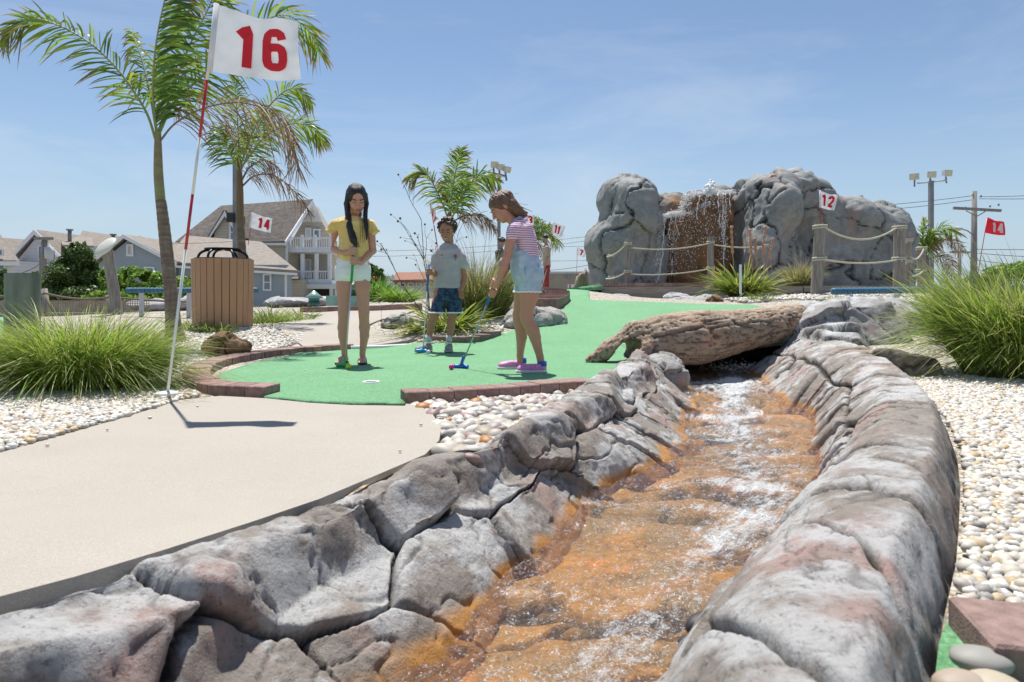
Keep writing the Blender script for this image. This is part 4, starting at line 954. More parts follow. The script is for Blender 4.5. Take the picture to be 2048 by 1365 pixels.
V, F = lathe([(.0, -.10), (.18, -.06), (.26, .0), (.2, .09), (0, .13)], W(1914, 459, Y - 1), 12); MB().add(V, F).build('lamp_head', m_pale, u, True)
u = thing('utility_pole', 'small distant utility pole with a crossarm left of the tall wooden one', 'utility pole', W(1919, 600, 60)); Y = 60
tubo([(xat(1919, Y), Y, -.5), (xat(1919, Y), Y, zat(497, Y))], .15, 'pole', m_pw, u); MB().box((xat(1920, Y), Y - .15, zat(505, Y)), (2.0, .12, .13)).build('crossarm', m_pw, u)
u = thing('utility_pole', 'grey utility pole with a transformer in front of the pale gabled house', 'utility pole', W(85, 560, 30)); Y = 30
tubo([(xat(84, Y), Y, -.4), (xat(86, Y), Y, zat(526, Y)), (xat(91, Y), Y, zat(476, Y))], .14, 'pole', m_pw, u)
MB().box((xat(92, Y), Y - .15, zat(478, Y)), (.80, .1, .12), roty(.02)).build('crossarm', m_pw, u)
V, F = lathe([(0, -.26), (.17, -.26), (.18, 0), (.17, .24), (0, .27)], (xat(101, Y), Y - .1, zat(506, Y)), 14); MB().add(V, F).build('transformer', m_pale, u, True)
tubo([W(108, 500, Y), W(109, 520, Y), W(100, 526, Y), W(86, 530, Y)], .012, 'cable', m_black, u)
def wire(a, b, sag, name='overhead_wire', r=.012, label=None, group=None):
    a, b = np.array(a), np.array(b); t = np.linspace(0, 1, 14)[:, None]; P = a + (b - a) * t; P[:, 2] -= (4 * sag * t * (1 - t))[:, 0]
    return tag(tubo(P, r, name, m_black, n=4), label, 'wire', group)
wl = [((1700, 416, 36), (1945, 392, 34), .05, 'upper thin overhead wire from the waterfall rock to the tall utility pole'), ((1700, 424, 36), (1945, 400, 34), .08, 'second thin overhead wire from the waterfall rock to the tall utility pole'),
      ((1958, 394, 34), (2300, 374, 30), .1, 'upper wire leaving the tall utility pole toward the right edge'), ((1958, 398, 34), (2300, 386, 30), .1, 'lower wire leaving the tall utility pole toward the right edge'),
      ((1895, 505, 60), (1760, 500, 60), .2, 'thin wire from the small distant pole to the waterfall rock'), ((1948, 499, 34), (2300, 500, 32), .02, 'straight dark wire level with the small distant crossarm'),
      ((1948, 506, 34), (2300, 508, 32), .2, 'heavy telephone cable sagging right of the tall utility pole'), ((1948, 520, 34), (2300, 530, 32), .25, 'lowest telephone cable right of the tall utility pole'),
      ((700, 503, 40), (1215, 468, 40), .25, 'upper long wire passing behind the boy toward the waterfall rock'), ((700, 513, 40), (1215, 476, 40), .3, 'lower long wire passing behind the boy toward the waterfall rock'),
      ((1000, 494, 60), (1215, 492, 60), .05, 'level wire behind the man in red trousers and his flag'), ((1000, 523, 60), (1215, 521, 60), .02, 'faint level wire above the tan building'),
      ((1100, 541, 44), (1215, 522, 40), .08, 'slanting wire dropping to the roof of the tan building'), ((-40, 540, 30), (84, 526, 30), .4, 'wire sagging from the grey pole to the picture edge over the green post'), ((325, 487, 40), (470, 483, 44), .05, 'wire crossing in front of the long brown roof')]
for a, b, s, l in wl: wire(W(*a), W(*b), s, r=.013 if a[2] < 50 else .016, label=l)
m_lamp = M('lamp_glass', (.55, .52, .38), (.70, .66, .48), 12, .25)
def floodlight(root, c, yaw, w=.42, h_=.3, d=.22, tilt=.35):
    Rm = rotz(yaw) @ rotx(tilt); mb = MB(); A = np.array([(-w / 2, -d / 2, -h_ / 2), (w / 2, -d / 2, -h_ / 2), (w / 2, -d / 2, h_ / 2), (-w / 2, -d / 2, h_ / 2)]); B = A * np.array([.7, -1, .7])
    prism(mb, A @ Rm.T + c, B @ Rm.T + c); o = mb.build('floodlight', m_pale, root)
    p = MB(); p.box(np.array(c) + Rm @ np.array([0, -d / 2 - .004, 0]), (w * .88, .012, h_ * .86), Rm); p.build('glass', m_lamp, o)
    q = MB(); q.tube([np.array(c) + Rm @ np.array([0, .02, -h_ / 2]), np.array(c) + (0, 0, -.35)], .03, 6); q.build('bracket', m_grey, root)
Y = 21.
u = thing('light_pole', 'grey pole carrying three floodlights beside the striped shirt girl', 'light pole', (xat(998, Y), Y, .6))
MB().box((xat(998, Y), Y, (zat(352, Y) + .4) / 2), (.10, .10, zat(352, Y) - .4)).build('pole', m_grey, u)
tubo([W(985, 345, Y), W(1012, 353, Y)], .03, 'crossbar', m_grey, u)
for px, py, yw in ((988, 329, .35), (1000, 334, .5), (1013, 339, .75)): floodlight(u, W(px, py, Y - .1), yw, .24, .19, .16)
Y = 24.
u = thing('light_pole', 'grey pole with three wide floodlights behind the right end of the waterfall rock', 'light pole', (xat(1862, Y), Y, .4))
MB().box((xat(1862, Y), Y, (zat(371, Y) - .3) / 2 + .15), (.13, .13, zat(371, Y) + .3)).build('pole', m_grey, u)
tubo([W(1835, 367, Y), W(1893, 361, Y)], .03, 'crossbar', m_pale, u); tubo([W(1862, 371, Y), W(1862, 360, Y)], .03, 'stub', m_pale, u)
for px, py, yw in ((1829, 354, -.6), (1861, 350, -.1), (1893, 347, .2)): floodlight(u, W(px, py, Y), yw, .30, .22, .2, tilt=.1)
Y = 14.
u = thing('light_pole', 'square grey pole standing behind the smaller left palm', 'light pole', (xat(472, Y), Y, 0))
MB().box((xat(472, Y), Y, (zat(318, Y)) / 2 + .1), (.10, .10, zat(318, Y) - .2)).build('pole', m_grey, u)
MB().box((xat(466, Y), Y - .12, zat(437, Y)), (.12, .12, .19)).build('control_box', m_black, u); MB().box((xat(489, Y), Y - .12, zat(442, Y)), (.08, .12, .16)).build('control_box', m_black, u)
# ================================================================ waterfall rock
def rock_sdf(lo, hi, h, blobs, seeds, k=.3, crackw=.04, depth=.08, nz=.12, nscale=1.2, seed=1, offamp=.05, warp=.25, carve=(), boxes=()):
    S = SDF(lo, hi, h)
    for b in blobs:
        if len(b) == 3: S.ell(b[0], b[1], k=b[2])
        else: S.ell(b[0], b[1], b[3], k=b[2])
    for b in boxes: S.box(b[0], b[1], b[2] if len(b) > 2 else None, rd=.28, k=.35)
    for b in carve: S.ell(b[0], b[1], k=b[2], sub=True)
    V, Q = S.surface(); N = vnormals(V, Q); r = np.random.default_rng(seed)
    Sd = r.uniform(lo, hi, (seeds, 3)) if np.isscalar(seeds) else np.asarray(seeds)
    w = np.stack([fbm(V, nscale, 4, s) for s in (1, 2, 3)], -1) * warp
    c, e = cells(V + w, Sd); crack = 1 - sstep(0, crackw, e + crackw * .4 * vnoise(V, nscale * 3, 9)); off = r.normal(0, offamp, len(Sd))
    disp = off[c] * sstep(0, crackw * 3, e) - depth * crack - nz * .38 * sstep(.84, 1., 1 - np.abs(fbm(V * np.array([1.2, 1.2, .55]), nscale * 1.7, 3, 17))) + nz * fbm(V * np.array([1.3, 1.3, .55]), nscale, 4, 5) + nz * .25 * fbm(V, nscale * 5, 3, 6)
    tl = r.normal(0, offamp * 1.2, (len(Sd), 3)); disp += ((V - Sd[c]) * tl[c]).sum(1) * sstep(0, crackw * 3, e)
    return V + N * disp[:, None], Q, crack
Y = 17.
def B(px, py, dy, rx, ry, rz, k=.35): s = Y / FX; return ((xat(px, Y), Y + dy, zat(py, Y)), (rx * s, ry, rz * s), k)
def BX(a, b, c, d, dy, hy, ry=0): return ((xat((a + b) / 2, Y), Y + dy, zat((c + d) / 2, Y)), ((b - a) / 2 * Y / FX, hy, (d - c) / 2 * Y / FX), roty(ry))
blobs = [B(1255, 395, .2, 52, .8, 45, .3), B(1262, 440, -.1, 48, .9, 40, .3), B(1240, 490, 0, 58, .9, 45, .3), B(1245, 560, .2, 48, 1.0, 75, .3), B(1268, 400, -.5, 34, .5, 34, .25),
         B(1390, 440, 1.2, 120, .7, 62, .3), B(1390, 530, 1.2, 140, .7, 130, .3), B(1335, 412, 1.0, 55, .7, 30, .3), B(1470, 400, 1.2, 60, .9, 36, .3), B(1480, 480, 1.2, 60, .9, 130, .3),
         B(1540, 375, .3, 50, .8, 38, .3), B(1548, 430, -.5, 44, .8, 60, .3), B(1520, 520, -.4, 42, .8, 85, .3), B(1545, 560, -.2, 45, .8, 50, .3),
         B(1625, 400, 1.0, 50, .8, 55, .2), B(1605, 380, .8, 35, .7, 34, .2), B(1700, 470, 1.3, 150, .7, 80, .35), B(1700, 540, 1.3, 160, .8, 70, .35), B(1740, 430, 1.1, 70, .8, 45, .35), B(1825, 462, 1.2, 46, .8, 50, .15), B(1770, 440, 1.2, 60, .8, 38, .2), B(1835, 540, 1.2, 35, .8, 80, .35), B(1650, 420, 1.0, 60, .7, 45, .3)]
rs = np.random.default_rng(12)
seeds = np.array([(xat(px, Y) + rs.normal(0, .2), Y + rs.uniform(-1, 2), zat(py, Y) + rs.normal(0, .2)) for px in range(1180, 1900, 62) for py in range(340, 620, 62)])
V, Q, ck = rock_sdf((xat(1150, Y), Y - 2, -.1), (xat(1900, Y), Y + 3, zat(320, Y)), .05, blobs, seeds, crackw=.045, depth=.09, nz=.09, nscale=.9, offamp=.045, warp=.38, boxes=[BX(1200, 1330, 470, 612, .3, .55), BX(1225, 1300, 372, 480, .35, .45), BX(1300, 1620, 388, 612, 1.7, .45), BX(1285, 1350, 398, 612, 1.0, .4), BX(1490, 1590, 365, 600, .15, .55, .05), BX(1600, 1858, 414, 612, 1.25, .6), BX(1640, 1765, 384, 520, 1.25, .6, .04), BX(1590, 1692, 350, 470, 1.1, .5, .10)])
wf = thing('waterfall_rock', 'huge grey sculpted rock wall with a brown wet face and waterfall', 'rock', (xat(1500, Y), Y, .4))
fallx = (V[:, 0] - xat(1408, Y)) / (xat(1480, Y) - xat(1408, Y)); wet = np.exp(-np.abs(fallx) ** 4) * sstep(-.1, .25, (Y + 1.0) - V[:, 1]) * 0 + np.exp(-np.abs(fallx * 1.05) ** 6) * sstep(zat(372, Y), zat(395, Y), V[:, 2]) * sstep(Y - .35, Y + .25, V[:, 1]) * sstep(.3, 1.6, V[:, 2]) 
def fallmat():
    m = m_fall; t = m.node_tree; b = t.nodes['Principled BSDF']; l = b.inputs['Base Color'].links[0].from_socket; v = coords(t)
    cc = mixc(t, ramp(t, noise(t, v, 2.2, 6, .6), .35, .65), (.20, .11, .055), (.36, .19, .08))
    t.links.new(mixc(t, attrc(t, 'wet', True), l, cc), b.inputs['Base Color'])
fallmat()
# split the wall into the left tower, the fall face, the middle tower and the right wall
xs = V[Q[:, 0], 0]; zone = np.digitize(xs, [xat(1322, Y), xat(1478, Y), xat(1597, Y)])
for g in range(4):
    q = Q[zone == g]; u, inv = np.unique(q, return_inverse=True); link('rock_face', mesh('rock_face', V[u], inv.reshape(q.shape), True, extra={'crack': ck[u], 'wet': wet[u]}), m_fall, wf)
# brown block under the water
S = SDF((xat(1310, Y), Y - .8, .2), (xat(1500, Y), Y + 1.4, zat(365, Y)), .03)
S.box((xat(1425, Y), Y + .55, zat(470, Y)), ((xat(1470, Y) - xat(1380, Y)) / 2, .5, (zat(385, Y) - zat(560, Y)) / 2), rd=.15, k=.05)
S.box((xat(1385, Y), Y + .35, zat(500, Y)), ((xat(1440, Y) - xat(1332, Y)) / 2, .5, (zat(430, Y) - zat(580, Y)) / 2), rd=.2, k=.1)
Vb, Qb = S.surface(); Nb = vnormals(Vb, Qb); Vb = Vb + Nb * (.15 * fbm(Vb * np.array([1.3, 1.3, .6]), 1.6, 4, 3) + .03 * fbm(Vb, 9, 3, 8))[:, None]
m_brownrock = rock_mat('wet_brown_rock', (.19, .11, .06), (.34, .17, .075), (.26, .16, .09), (.025, .02, .015), pscale=1.6, grain=30)
link('wet_ledge', mesh('wet_ledge', Vb, Qb, True), m_brownrock, wf)
# falling water: threads and foam lips
m_foam = M('white_water', (.80, .82, .84), (.85, .86, .87), 9, .4)
fw = thing('waterfall', 'thin white waterfall spilling over the brown ledge of the rock wall', 'waterfall', (xat(1400, Y), Y - .3, .6))
r = np.random.default_rng(5)
def lip(pts, n, rad, name):
    P = spline([W(a, b, c) for a, b, c in pts], n); mb = []; k = r.integers(0, 1, n)
    C = P + r.normal(0, 1, (n, 3)) * np.array([.05, .06, .035]); s = r.uniform(.3, 1.4, n) * rad; ic = ICO1
    V = (ic[0][None] * s[:, None, None] * np.array([1, 1, .8]) + C[:, None]).reshape(-1, 3); F = (ic[1][None] + np.arange(n)[:, None, None] * len(ic[0])).reshape(-1, 3)
    o = link(name, mesh(name, V, F), m_foam, fw); o['kind'] = 'stuff'
lip([(1378, 390, Y - .0), (1400, 388, Y - .05), (1440, 386, Y - .05), (1470, 384, Y)], 1100, .013, 'foam')
lip([(1328, 434, Y - .2), (1345, 428, Y - .25), (1362, 428, Y - .2)], 700, .013, 'foam'); lip([(1372, 392, Y - .05), (1366, 410, Y - .1), (1360, 430, Y - .2)], 380, .013, 'foam')
lip([(1365, 428, Y - .2), (1385, 426, Y), (1400, 415, Y - .05), (1424, 406, Y - .08)], 360, .011, 'foam'); lip([(1384, 392, Y - .1), (1375, 410, Y - .1), (1362, 450, Y - .3)], 220, .011, 'foam')
pl = spline([W(1418, 388, Y), W(1420, 378, Y), W(1423, 369, Y)], 160); C = pl + r.normal(0, 1, (160, 3)) * .055 * np.linspace(1.2, .6, 160)[:, None]; s = r.uniform(.02, .06, 160)
link('water_spout', mesh('water_spout', (ICO1[0][None] * s[:, None, None] + C[:, None]).reshape(-1, 3), (ICO1[1][None] + np.arange(160)[:, None, None] * 12 * 0 + np.arange(160)[:, None, None] * len(ICO1[0])).reshape(-1, 3)), m_foam, fw)
P = []; n = 1500                                  # drops
for i in range(n):
    u = r.random(); kind = r.integers(0, 5)
    px = [1326 + 14 * r.normal() * .3 - 16 * u, 1345 + r.normal() * 5, 1375 + r.normal() * 16, 1420 + r.normal() * 22, 1446 + r.normal() * 5][kind]; py = [432, 432, 430, 395, 390][kind] + u * [130, 120, 110, 90, 130][kind]
    P.append(W(px, py, Y - .38 - .25 * u))
P = np.array(P); s = r.uniform(.002, .008, n); Vd = (ICO1[0][None] * s[:, None, None] * np.array([1, 1, 1.9]) + P[:, None]).reshape(-1, 3)
o = link('falling_drops', mesh('falling_drops', Vd, (ICO1[1][None] + np.arange(n)[:, None, None] * len(ICO1[0])).reshape(-1, 3)), m_foam, fw); o['kind'] = 'stuff'
for k_, (a, b, c, d) in enumerate([(1330, 436, 1312, 575), (1327, 436, 1318, 560), (1342, 432, 1338, 480), (1352, 430, 1358, 470), (1436, 388, 1444, 470), (1446, 386, 1448, 560), (1452, 387, 1450, 500), (1400, 392, 1394, 440), (1412, 390, 1408, 430), (1460, 386, 1462, 430)]):
    P = spline([W(a, b, Y - .30), W((a + c) / 2 + r.normal() * 3, (b + d) / 2, Y - .45), W(c, d, Y - .5)], 16); P[:, :2] += r.normal(0, .012, (16, 2)); o = MB().tube(P, r.uniform(.003, .011, 16), 5).build('water_thread', m_foam, fw, smooth=True)

# ================================================================ boulders, log, far rocks
def boulder(name, label, cat, c, size, rot, mat, seed, seeds=10, h=None, nz=.10, offamp=.05, cuts=(), depth=.03, blobs=None, crackw=.02, grp=None, parent=None, base=None, tilt=.10):
    c = np.array(c, float); s = np.array(size, float); m = max(s) * 1.5; h = h or m / 34
    S = SDF(c - m, c + m, h); Rm = rotz(rot)
    S.ell(c, s, Rm, k=0)
    for b in (blobs or []): S.ell(c + np.array(b[0]), b[1], rotz(b[2] if len(b) > 2 else 0), k=min(s) * .4)
    for p, n_ in cuts: S.cut(c + np.array(p), n_)
    V, Q = S.surface(); N = vnormals(V, Q); r = np.random.default_rng(seed); Sd = c + r.normal(0, 1, (seeds, 3)) * s * .8; w = np.stack([fbm(V, 1.5 / m, 4, q + seed) for q in (1, 2, 3)], -1) * m * .18
    cc, e = cells(V + w, Sd); ck = 1 - sstep(0, crackw, e); off = r.normal(0, offamp, seeds) * min(s); tl = r.normal(0, tilt, (seeds, 3))
    d = (off[cc] + ((V - Sd[cc]) * tl[cc]).sum(1)) * sstep(0, crackw * 2.5, e) - depth * ck * .6 + nz * min(s) * fbm(V, 1.4 / min(s), 4, seed + 5)
    V = V + N * d[:, None]; o = link(name, mesh(name, V - (0 if parent is not None else c), Q, True, extra={'crack': ck * .8}), mat, parent)
    if parent is None: o.location = tuple(c); tag(o, label, cat, grp)
    return o
m_brownb = rock_mat('brown_boulder', (.24, .145, .075), (.34, .22, .13), (.28, .15, .07), (.035, .025, .02), pscale=5)
m_olive = rock_mat('olive_boulder', (.20, .175, .13), (.27, .24, .18), (.18, .15, .12), (.05, .045, .035), pscale=6, grain=120)
m_whiter = rock_mat('white_boulder', (.34, .33, .31), (.58, .57, .55), (.40, .34, .28), (.07, .065, .06), pscale=7)
p = G(448, 712, .03); boulder('boulder', 'brown humped boulder lying on white gravel before the slatted bin', 'rock', p + (0, .08, .08), (.21, .15, .13), .15, m_brownb, 3, nz=.12, blobs=[((-.03, 0, .04), (.09, .1, .10))], cuts=[((0, 0, -.09), (0, 0, -1))])
p = G(1820, 760); boulder('boulder', 'angular olive grey boulder with a diagonal facet left of the tall grass', 'rock', p + (0, .18, .055), (.29, .19, .13), -.25, m_olive, 9, seeds=6, nz=.06, blobs=[((.17, 0, .0), (.11, .15, .12))], cuts=[((0, 0, .115), (.1, -.15, 1)), ((.0, -.13, 0), (.25, -1, .2)), ((.0, -.10, .02), (-.5, -1, .5)), ((0, 0, -.1), (0, 0, -1))])
p = GT(795, 655); boulder('boulder', 'whitish rough boulder at the bend of the footpath', 'rock', p + (0, .12, .05), (.20, .16, .13), .3, m_whiter, 5, blobs=[((-.12, 0, -.02), (.10, .12, .07))])
p = GT(1065, 655); boulder('boulder', 'long grey and tan boulder behind the legs of the girl in overalls', 'rock', p + (0.03, .25, .06), (.42, .26, .17), .45, m_whiter, 8, seeds=14, blobs=[((-.25, -.18, -.03), (.16, .15, .13)), ((.22, .1, .02), (.2, .2, .14))])
p = GT(1430, 603); boulder('boulder', 'small brown pointed rock below the centre yucca', 'rock', p, (.14, .1, .10), .2, m_brownb, 11)
# knob of rock where the log meets the green; the far rocks of the stream
def farrock(px, py, Y, size, rot, seed, label, mat=None, **k):
    c = W(px, py, Y); boulder('bank_rock', label, 'rock', c, size, rot, mat or m_bank2, seed, **{**dict(tilt=.07, nz=.10), **k})
m_bank2 = rock_mat('far_bank_rock', (.30, .285, .275), (.52, .53, .535), (.40, .28, .26), (.06, .055, .05), pscale=2.6, grain=60)
farrock(1690, 655, 6.9, (.66, .52, .36), -.1, 21, 'large pinkish grey cracked rock at the right end of the log', seeds=22, cuts=[((0, 0, .25), (-.05, -.12, 1)), ((0, -.34, 0), (.15, -1, .45)), ((-.35, -.2, .1), (-.8, -.3, .8)), ((.45, 0, .15), (.9, -.2, .5))], h=.022, blobs=[((-.35, -.3, -.2), (.3, .35, .30))], crackw=.014, offamp=.02)
farrock(1650, 722, 6.15, (.42, .50, .32), -.5, 23, 'pale sloping rock running down to the water beside the log', seeds=8, h=.016, crackw=.014, offamp=.03, nz=.06, tilt=.1, cuts=[((0, 0, .22), (-.25, -.2, 1)), ((0, -.3, 0), (-.3, -1, .5)), ((-.25, 0, .05), (-1, -.2, .8))])
farrock(1835, 655, 7.4, (.45, .5, .28), .2, 25, 'pinkish rounded rock under the leaning edge of the tall grass', seeds=14, cuts=[((0, 0, .2), (.05, -.1, 1)), ((0, -.36, 0), (-.2, -1, .3))], h=.022, crackw=.014, offamp=.02)
farrock(1760, 622, 8.8, (.75, .55, .14), .1, 27, 'flat pale streaked rock just below the blue rail', m_flatrock, seeds=12, h=.028)
farrock(1625, 622, 9.2, (.42, .5, .10), -.3, 28, 'flat pale rock between the green tip and the centre yucca gravel', m_flatrock, seeds=10, h=.022)
farrock(1560, 640, 7.9, (.40, .5, .10), -.5, 29, 'flat grey slanted rock above the right shoulder of the log', m_flatrock, seeds=10, h=.02)
farrock(1400, 602, 12.3, (.60, .35, .09), -.12, 31, 'long flat pale rock along the back of the green below the yucca', m_flatrock, seeds=12, h=.03)
farrock(1352, 596, 12.8, (.25, .3, .10), 0, 32, 'small humped pale rock at the right end of the timber step', m_flatrock, seeds=6)
farrock(1235, 597, 12.6, (.24, .25, .085), 0, 33, 'white topped flat rock in front of the timber step', m_flatrock, seeds=6)
farrock(1172, 592, 12.8, (.34, .25, .055), 0, 34, 'low dark flecked flat rock left of the timber step', m_flatrock, seeds=6)
farrock(1500, 606, 11.6, (.5, .3, .06), 0, 35, 'very low flat rock at the far right tip of the green', m_flatrock, seeds=8)
farrock(1325, 752, 5.6, (.20, .24, .17), .3, 37, 'pale knobbly rock hump at the left end of the log', seeds=12, h=.012, crackw=.01, offamp=.02, nz=.06)
# cave behind the log: its shade painted as a near-black wall; small fall inside
mb = MB(); mb.box((2.35, 7.75, -.30), (1.7, .3, .8)); tag(mb.build('cave_shade_wall', M('cave_shade_black', (.03, .027, .024), (.06, .05, .045), 5, .6, .8, 8, .03)), 'near black wall standing in for the shade under the log', 'wall')
mb = MB(); 
for dx in range(260): q = r.random(); mb.add(ICO1[0] * r.uniform(.003, .010) + (2.22 + .16 * r.normal(), 6.75 + .12 * r.normal(), -.17 + .10 * q * r.random()), ICO1[1])
tag(mb.build('small_waterfall', m_foam, smooth=True), kind='stuff'); tag(bpy.data.objects['small_waterfall'], 'little white cascade in the dark hollow under the log', 'waterfall')
# log bridge
def logbridge():
    A = [W(1170, 722, 5.75), W(1250, 690, 5.85), W(1330, 678, 6.0), W(1430, 662, 6.25), W(1510, 655, 6.6), W(1590, 640, 7.1)]
    S = SDF((.3, 5.1, -.25), (3.4, 7.9, .75), .016)
    P = spline([W(1262, 690, 5.85), W(1330, 682, 6.0), W(1400, 674, 6.2), W(1480, 662, 6.5), W(1600, 640, 7.1)], 14); rr = np.interp(np.linspace(0, 1, 14), [0, .12, .3, .5, .75, 1], [.12, .17, .215, .235, .19, .16]); S.chain(P, rr, k=.05)
    S.chain([W(1180, 722, 5.72), W(1222, 700, 5.75), W(1270, 668, 5.85), W(1330, 660, 6.0)], [.045, .085, .10, .12], k=.05)          # root arm
    S.chain([W(1262, 725, 5.65), W(1285, 700, 5.75), W(1310, 680, 5.9)], [.06, .10, .12], k=.04)
    S.ell(W(1256, 700, 5.68), (.125, .32, .062), roty(-.55), k=.012, sub=True); S.ell(W(1238, 718, 5.62), (.10, .22, .045), roty(-.6), k=.015, sub=True)
    V, Q = S.surface(); N = vnormals(V, Q)
    ax = nrm(W(1600, 640, 7.1) - W(1250, 690, 5.85)); a = (V - P[0]) @ ax; q = V - P[0] - a[:, None] * ax; th = np.arctan2(q[:, 2], q[:, 1])
    u = np.stack([a * 2.2 + .3 * vnoise(V, 3, 2), np.cos(th) * 1.6, np.sin(th) * 1.6], -1)
    g = 1 - np.abs(vnoise(u * np.array([1, 4.0, 4.0]), 1.6, 3)); g2 = 1 - np.abs(vnoise(u * np.array([1.6, 5, 5]), 3.2, 6)); ck = np.clip(sstep(.82, .99, g) + .7 * sstep(.85, 1, g2), 0, 1)
    V = V + N * (-.018 * ck + .005 * fbm(V, 6, 3, 4) + .006 * vnoise(u * np.array([1, 8, 8]), 4, 8))[:, None]
    m, t, b = newmat('log_bark'); v = coords(t, (1.5, 4, 4)); c = mixc(t, ramp(t, noise(t, v, 3, 7, .65), .3, .7), (.26, .185, .13), (.46, .36, .27)); c = mixc(t, ramp(t, noise(t, v, 1.2, 3), .55, .7), c, (.48, .28, .19)); c = mixc(t, ramp(t, attrc(t, 'crack', True), 0, 1, 0, .8), c, (.06, .035, .025)); t.links.new(c, b.inputs['Base Color']); b.inputs['Roughness'].default_value = .85; bump(t, b, noise(t, v, 20, 6, .7), .6, .01)
    tag(link('log', mesh('log', V, Q, True, extra={'crack': ck}), m), 'big brown sculpted log with a hollow forked root end bridging the stream', 'log')
logbridge()
# stump
V, F = lathe([(.0, -.1), (.17, -.1), (.15, .1), (.13, .25), (.10, .36), (.0, .30)], (0, 0, 0), 40); V = V * (1 + .22 * fbm(V * np.array([1, 1, .15]), 9, 3, 3))[:, None]; V[:, 2] += (V[:, 2] > .2) * .12 * vnoise(V, 9, 4); V[:, 2] += (V[:, 2] > .2) * .8 * V[:, 0]
tag(link('tree_stump', mesh('tree_stump', V + W(1162, 580, 14.5) - (0, 0, .02), F, True), M('stump', (.20, .14, .08), (.36, .28, .19), 12, .9, .8, 20, .02, stretch=(4, 4, .5))), 'jagged tan tree stump left of the waterfall rock', 'stump')
# dark slanted rock near the pole
p = W(992, 600, 14.5); boulder('boulder', 'tall dark slanted rock behind the pampas grass and light pole', 'rock', W(998, 560, 14.5), (.22, .2, .52), 0, m_fall, 41, seeds=4, cuts=[((-.05, 0, .3), (-.8, -.1, .65)), ((.12, 0, 0), (1, -.2, .1))])
# low stone heap beyond the left fence
for i, (px, py, Yy, sx) in enumerate([(300, 612, 15, .5), (335, 612, 15.5, .4), (380, 610, 15, .4), (640, 605, 17, .9), (690, 607, 17.5, .5), (575, 606, 16.5, .6)]):
    boulder('boulder', ['grey low rock right of the round topped post', 'grey low rock right behind the tall palm trunk', 'grey low rock left of the slatted bin top', 'long low grey rock behind the green lantern', 'low grey rock between the legs of the yellow shirted girl', 'low grey rock right of the slatted bin'][i], 'rock', W(px, py, Yy), (sx, .4, .15), 0, m_flatrock, 60 + i, seeds=6)
# ================================================================ props
def to_local(o): return o
def post(px0, py0, px1, py1, Y, r, label, mat=m_wood, group=None, z0=None, name='wooden_post', cat='post'):
    a = W(px1, py1, Y); b = W(px0, py0, Y); root = thing(name, label, cat, a, group)
    n = 18; t = np.linspace(0, 1, 9)[:, None]; P = a + (0, 0, -.08) + (b - a + (0, 0, .08)) * t
    V, Q, T = tube(P, r, n); V = V + nrm(V - (a + (b - a) * np.clip(((V - a) @ (b - a)) / ((b - a) @ (b - a)), 0, 1)[:, None])) * (.05 * r * fbm(V * np.array([1, 1, .12]), 22, 3, int(px0)))[:, None]
    me = mesh('post_shaft', V, [Q, T]); sharpen(me, 40); link('post_shaft', me, mat, root); return root
def rope(pts, sag, r, label, mat=m_rope, root=None, wraps=(), name='rope'):
    t = np.linspace(0, 1, 60); P = []
    a, b = np.array(pts[0]), np.array(pts[-1]); P = a + (b - a) * t[:, None]; P[:, 2] -= 4 * sag * t * (1 - t)
    L_ = np.linalg.norm(b - a); k = int(max(60, L_ / .02)); t = np.linspace(0, 1, k); P = a + (b - a) * t[:, None]; P[:, 2] -= 4 * sag * t * (1 - t)
    T = nrm(np.gradient(P, axis=0)); A = nrm(np.cross((0, 0, 1.), T)); Bv = np.cross(T, A); mb = MB()
    for s in range(3):
        ph = t * L_ / (r * 5.5) * 2 * np.pi + s * 2.094; q = P + (A * np.cos(ph)[:, None] + Bv * np.sin(ph)[:, None]) * r * .48; mb.tube(q, r * .60, 6)
    o = mb.build(name, mat, root, smooth=True)
    if root is None: tag(o, label, 'rope')
    return o
def wrap(c, R_, r, turns, mat, root):
    k = int(turns * 24); th = np.linspace(0, turns * 2 * np.pi, k); P = np.stack([c[0] + R_ * np.cos(th), c[1] + R_ * np.sin(th), c[2] + np.linspace(0, turns * r * 2.1, k)], -1); MB().tube(P, r, 6).build('rope_coil', mat, root, smooth=True)
# right rope fence
pr = [post(1641, 449, 1632, 593, 11.5, .095, 'thick weathered post with double rope coils left of the far blue rail'), post(1800, 447, 1797, 577, 12.5, .10, 'thick weathered post with rope coils in front of two thinner posts'),
      post(1814, 464, 1812, 577, 13.6, .085, 'weathered post just right of the thick coiled post'), post(1843, 494, 1843, 577, 14.6, .085, 'shortest weathered post at the right end of the rope fence')]
for q, px, Yc, Rr, pys in ((0, 1640, 11.5, .10, (456, 520)), (1, 1799, 12.5, .105, (457, 519)), (2, 1814, 13.6, .09, (482, 524)), (3, 1843, 14.6, .09, (498, 542))):
    for py in pys: wrap(W(px - (1 if py > 500 else 0), py + 3, Yc), Rr + .008, .016, 2.3, m_rope, pr[q])
for (a, b, s, l) in [((1650, 456, 11.45), (1792, 457, 12.4), .20, 'upper pale rope hanging between the two thick coiled posts'), ((1644, 519, 11.45), (1792, 521, 12.4), .06, 'lower pale rope hanging between the two thick coiled posts'),
                     ((1803, 460, 12.4), (1812, 486, 13.5), .03, 'short upper rope joining the thick coiled post to its neighbour'), ((1803, 522, 12.4), (1812, 528, 13.5), .0, 'short lower rope joining the thick coiled post to its neighbour'),
                     ((1821, 514, 13.5), (1848, 498, 14.5), .12, 'upper rope curving to the shortest post of the fence'), ((1821, 553, 13.5), (1848, 541, 14.5), .04, 'lower rope curving to the shortest post of the fence')]:
    rope([W(*a), W(*b)], s, .017, l)
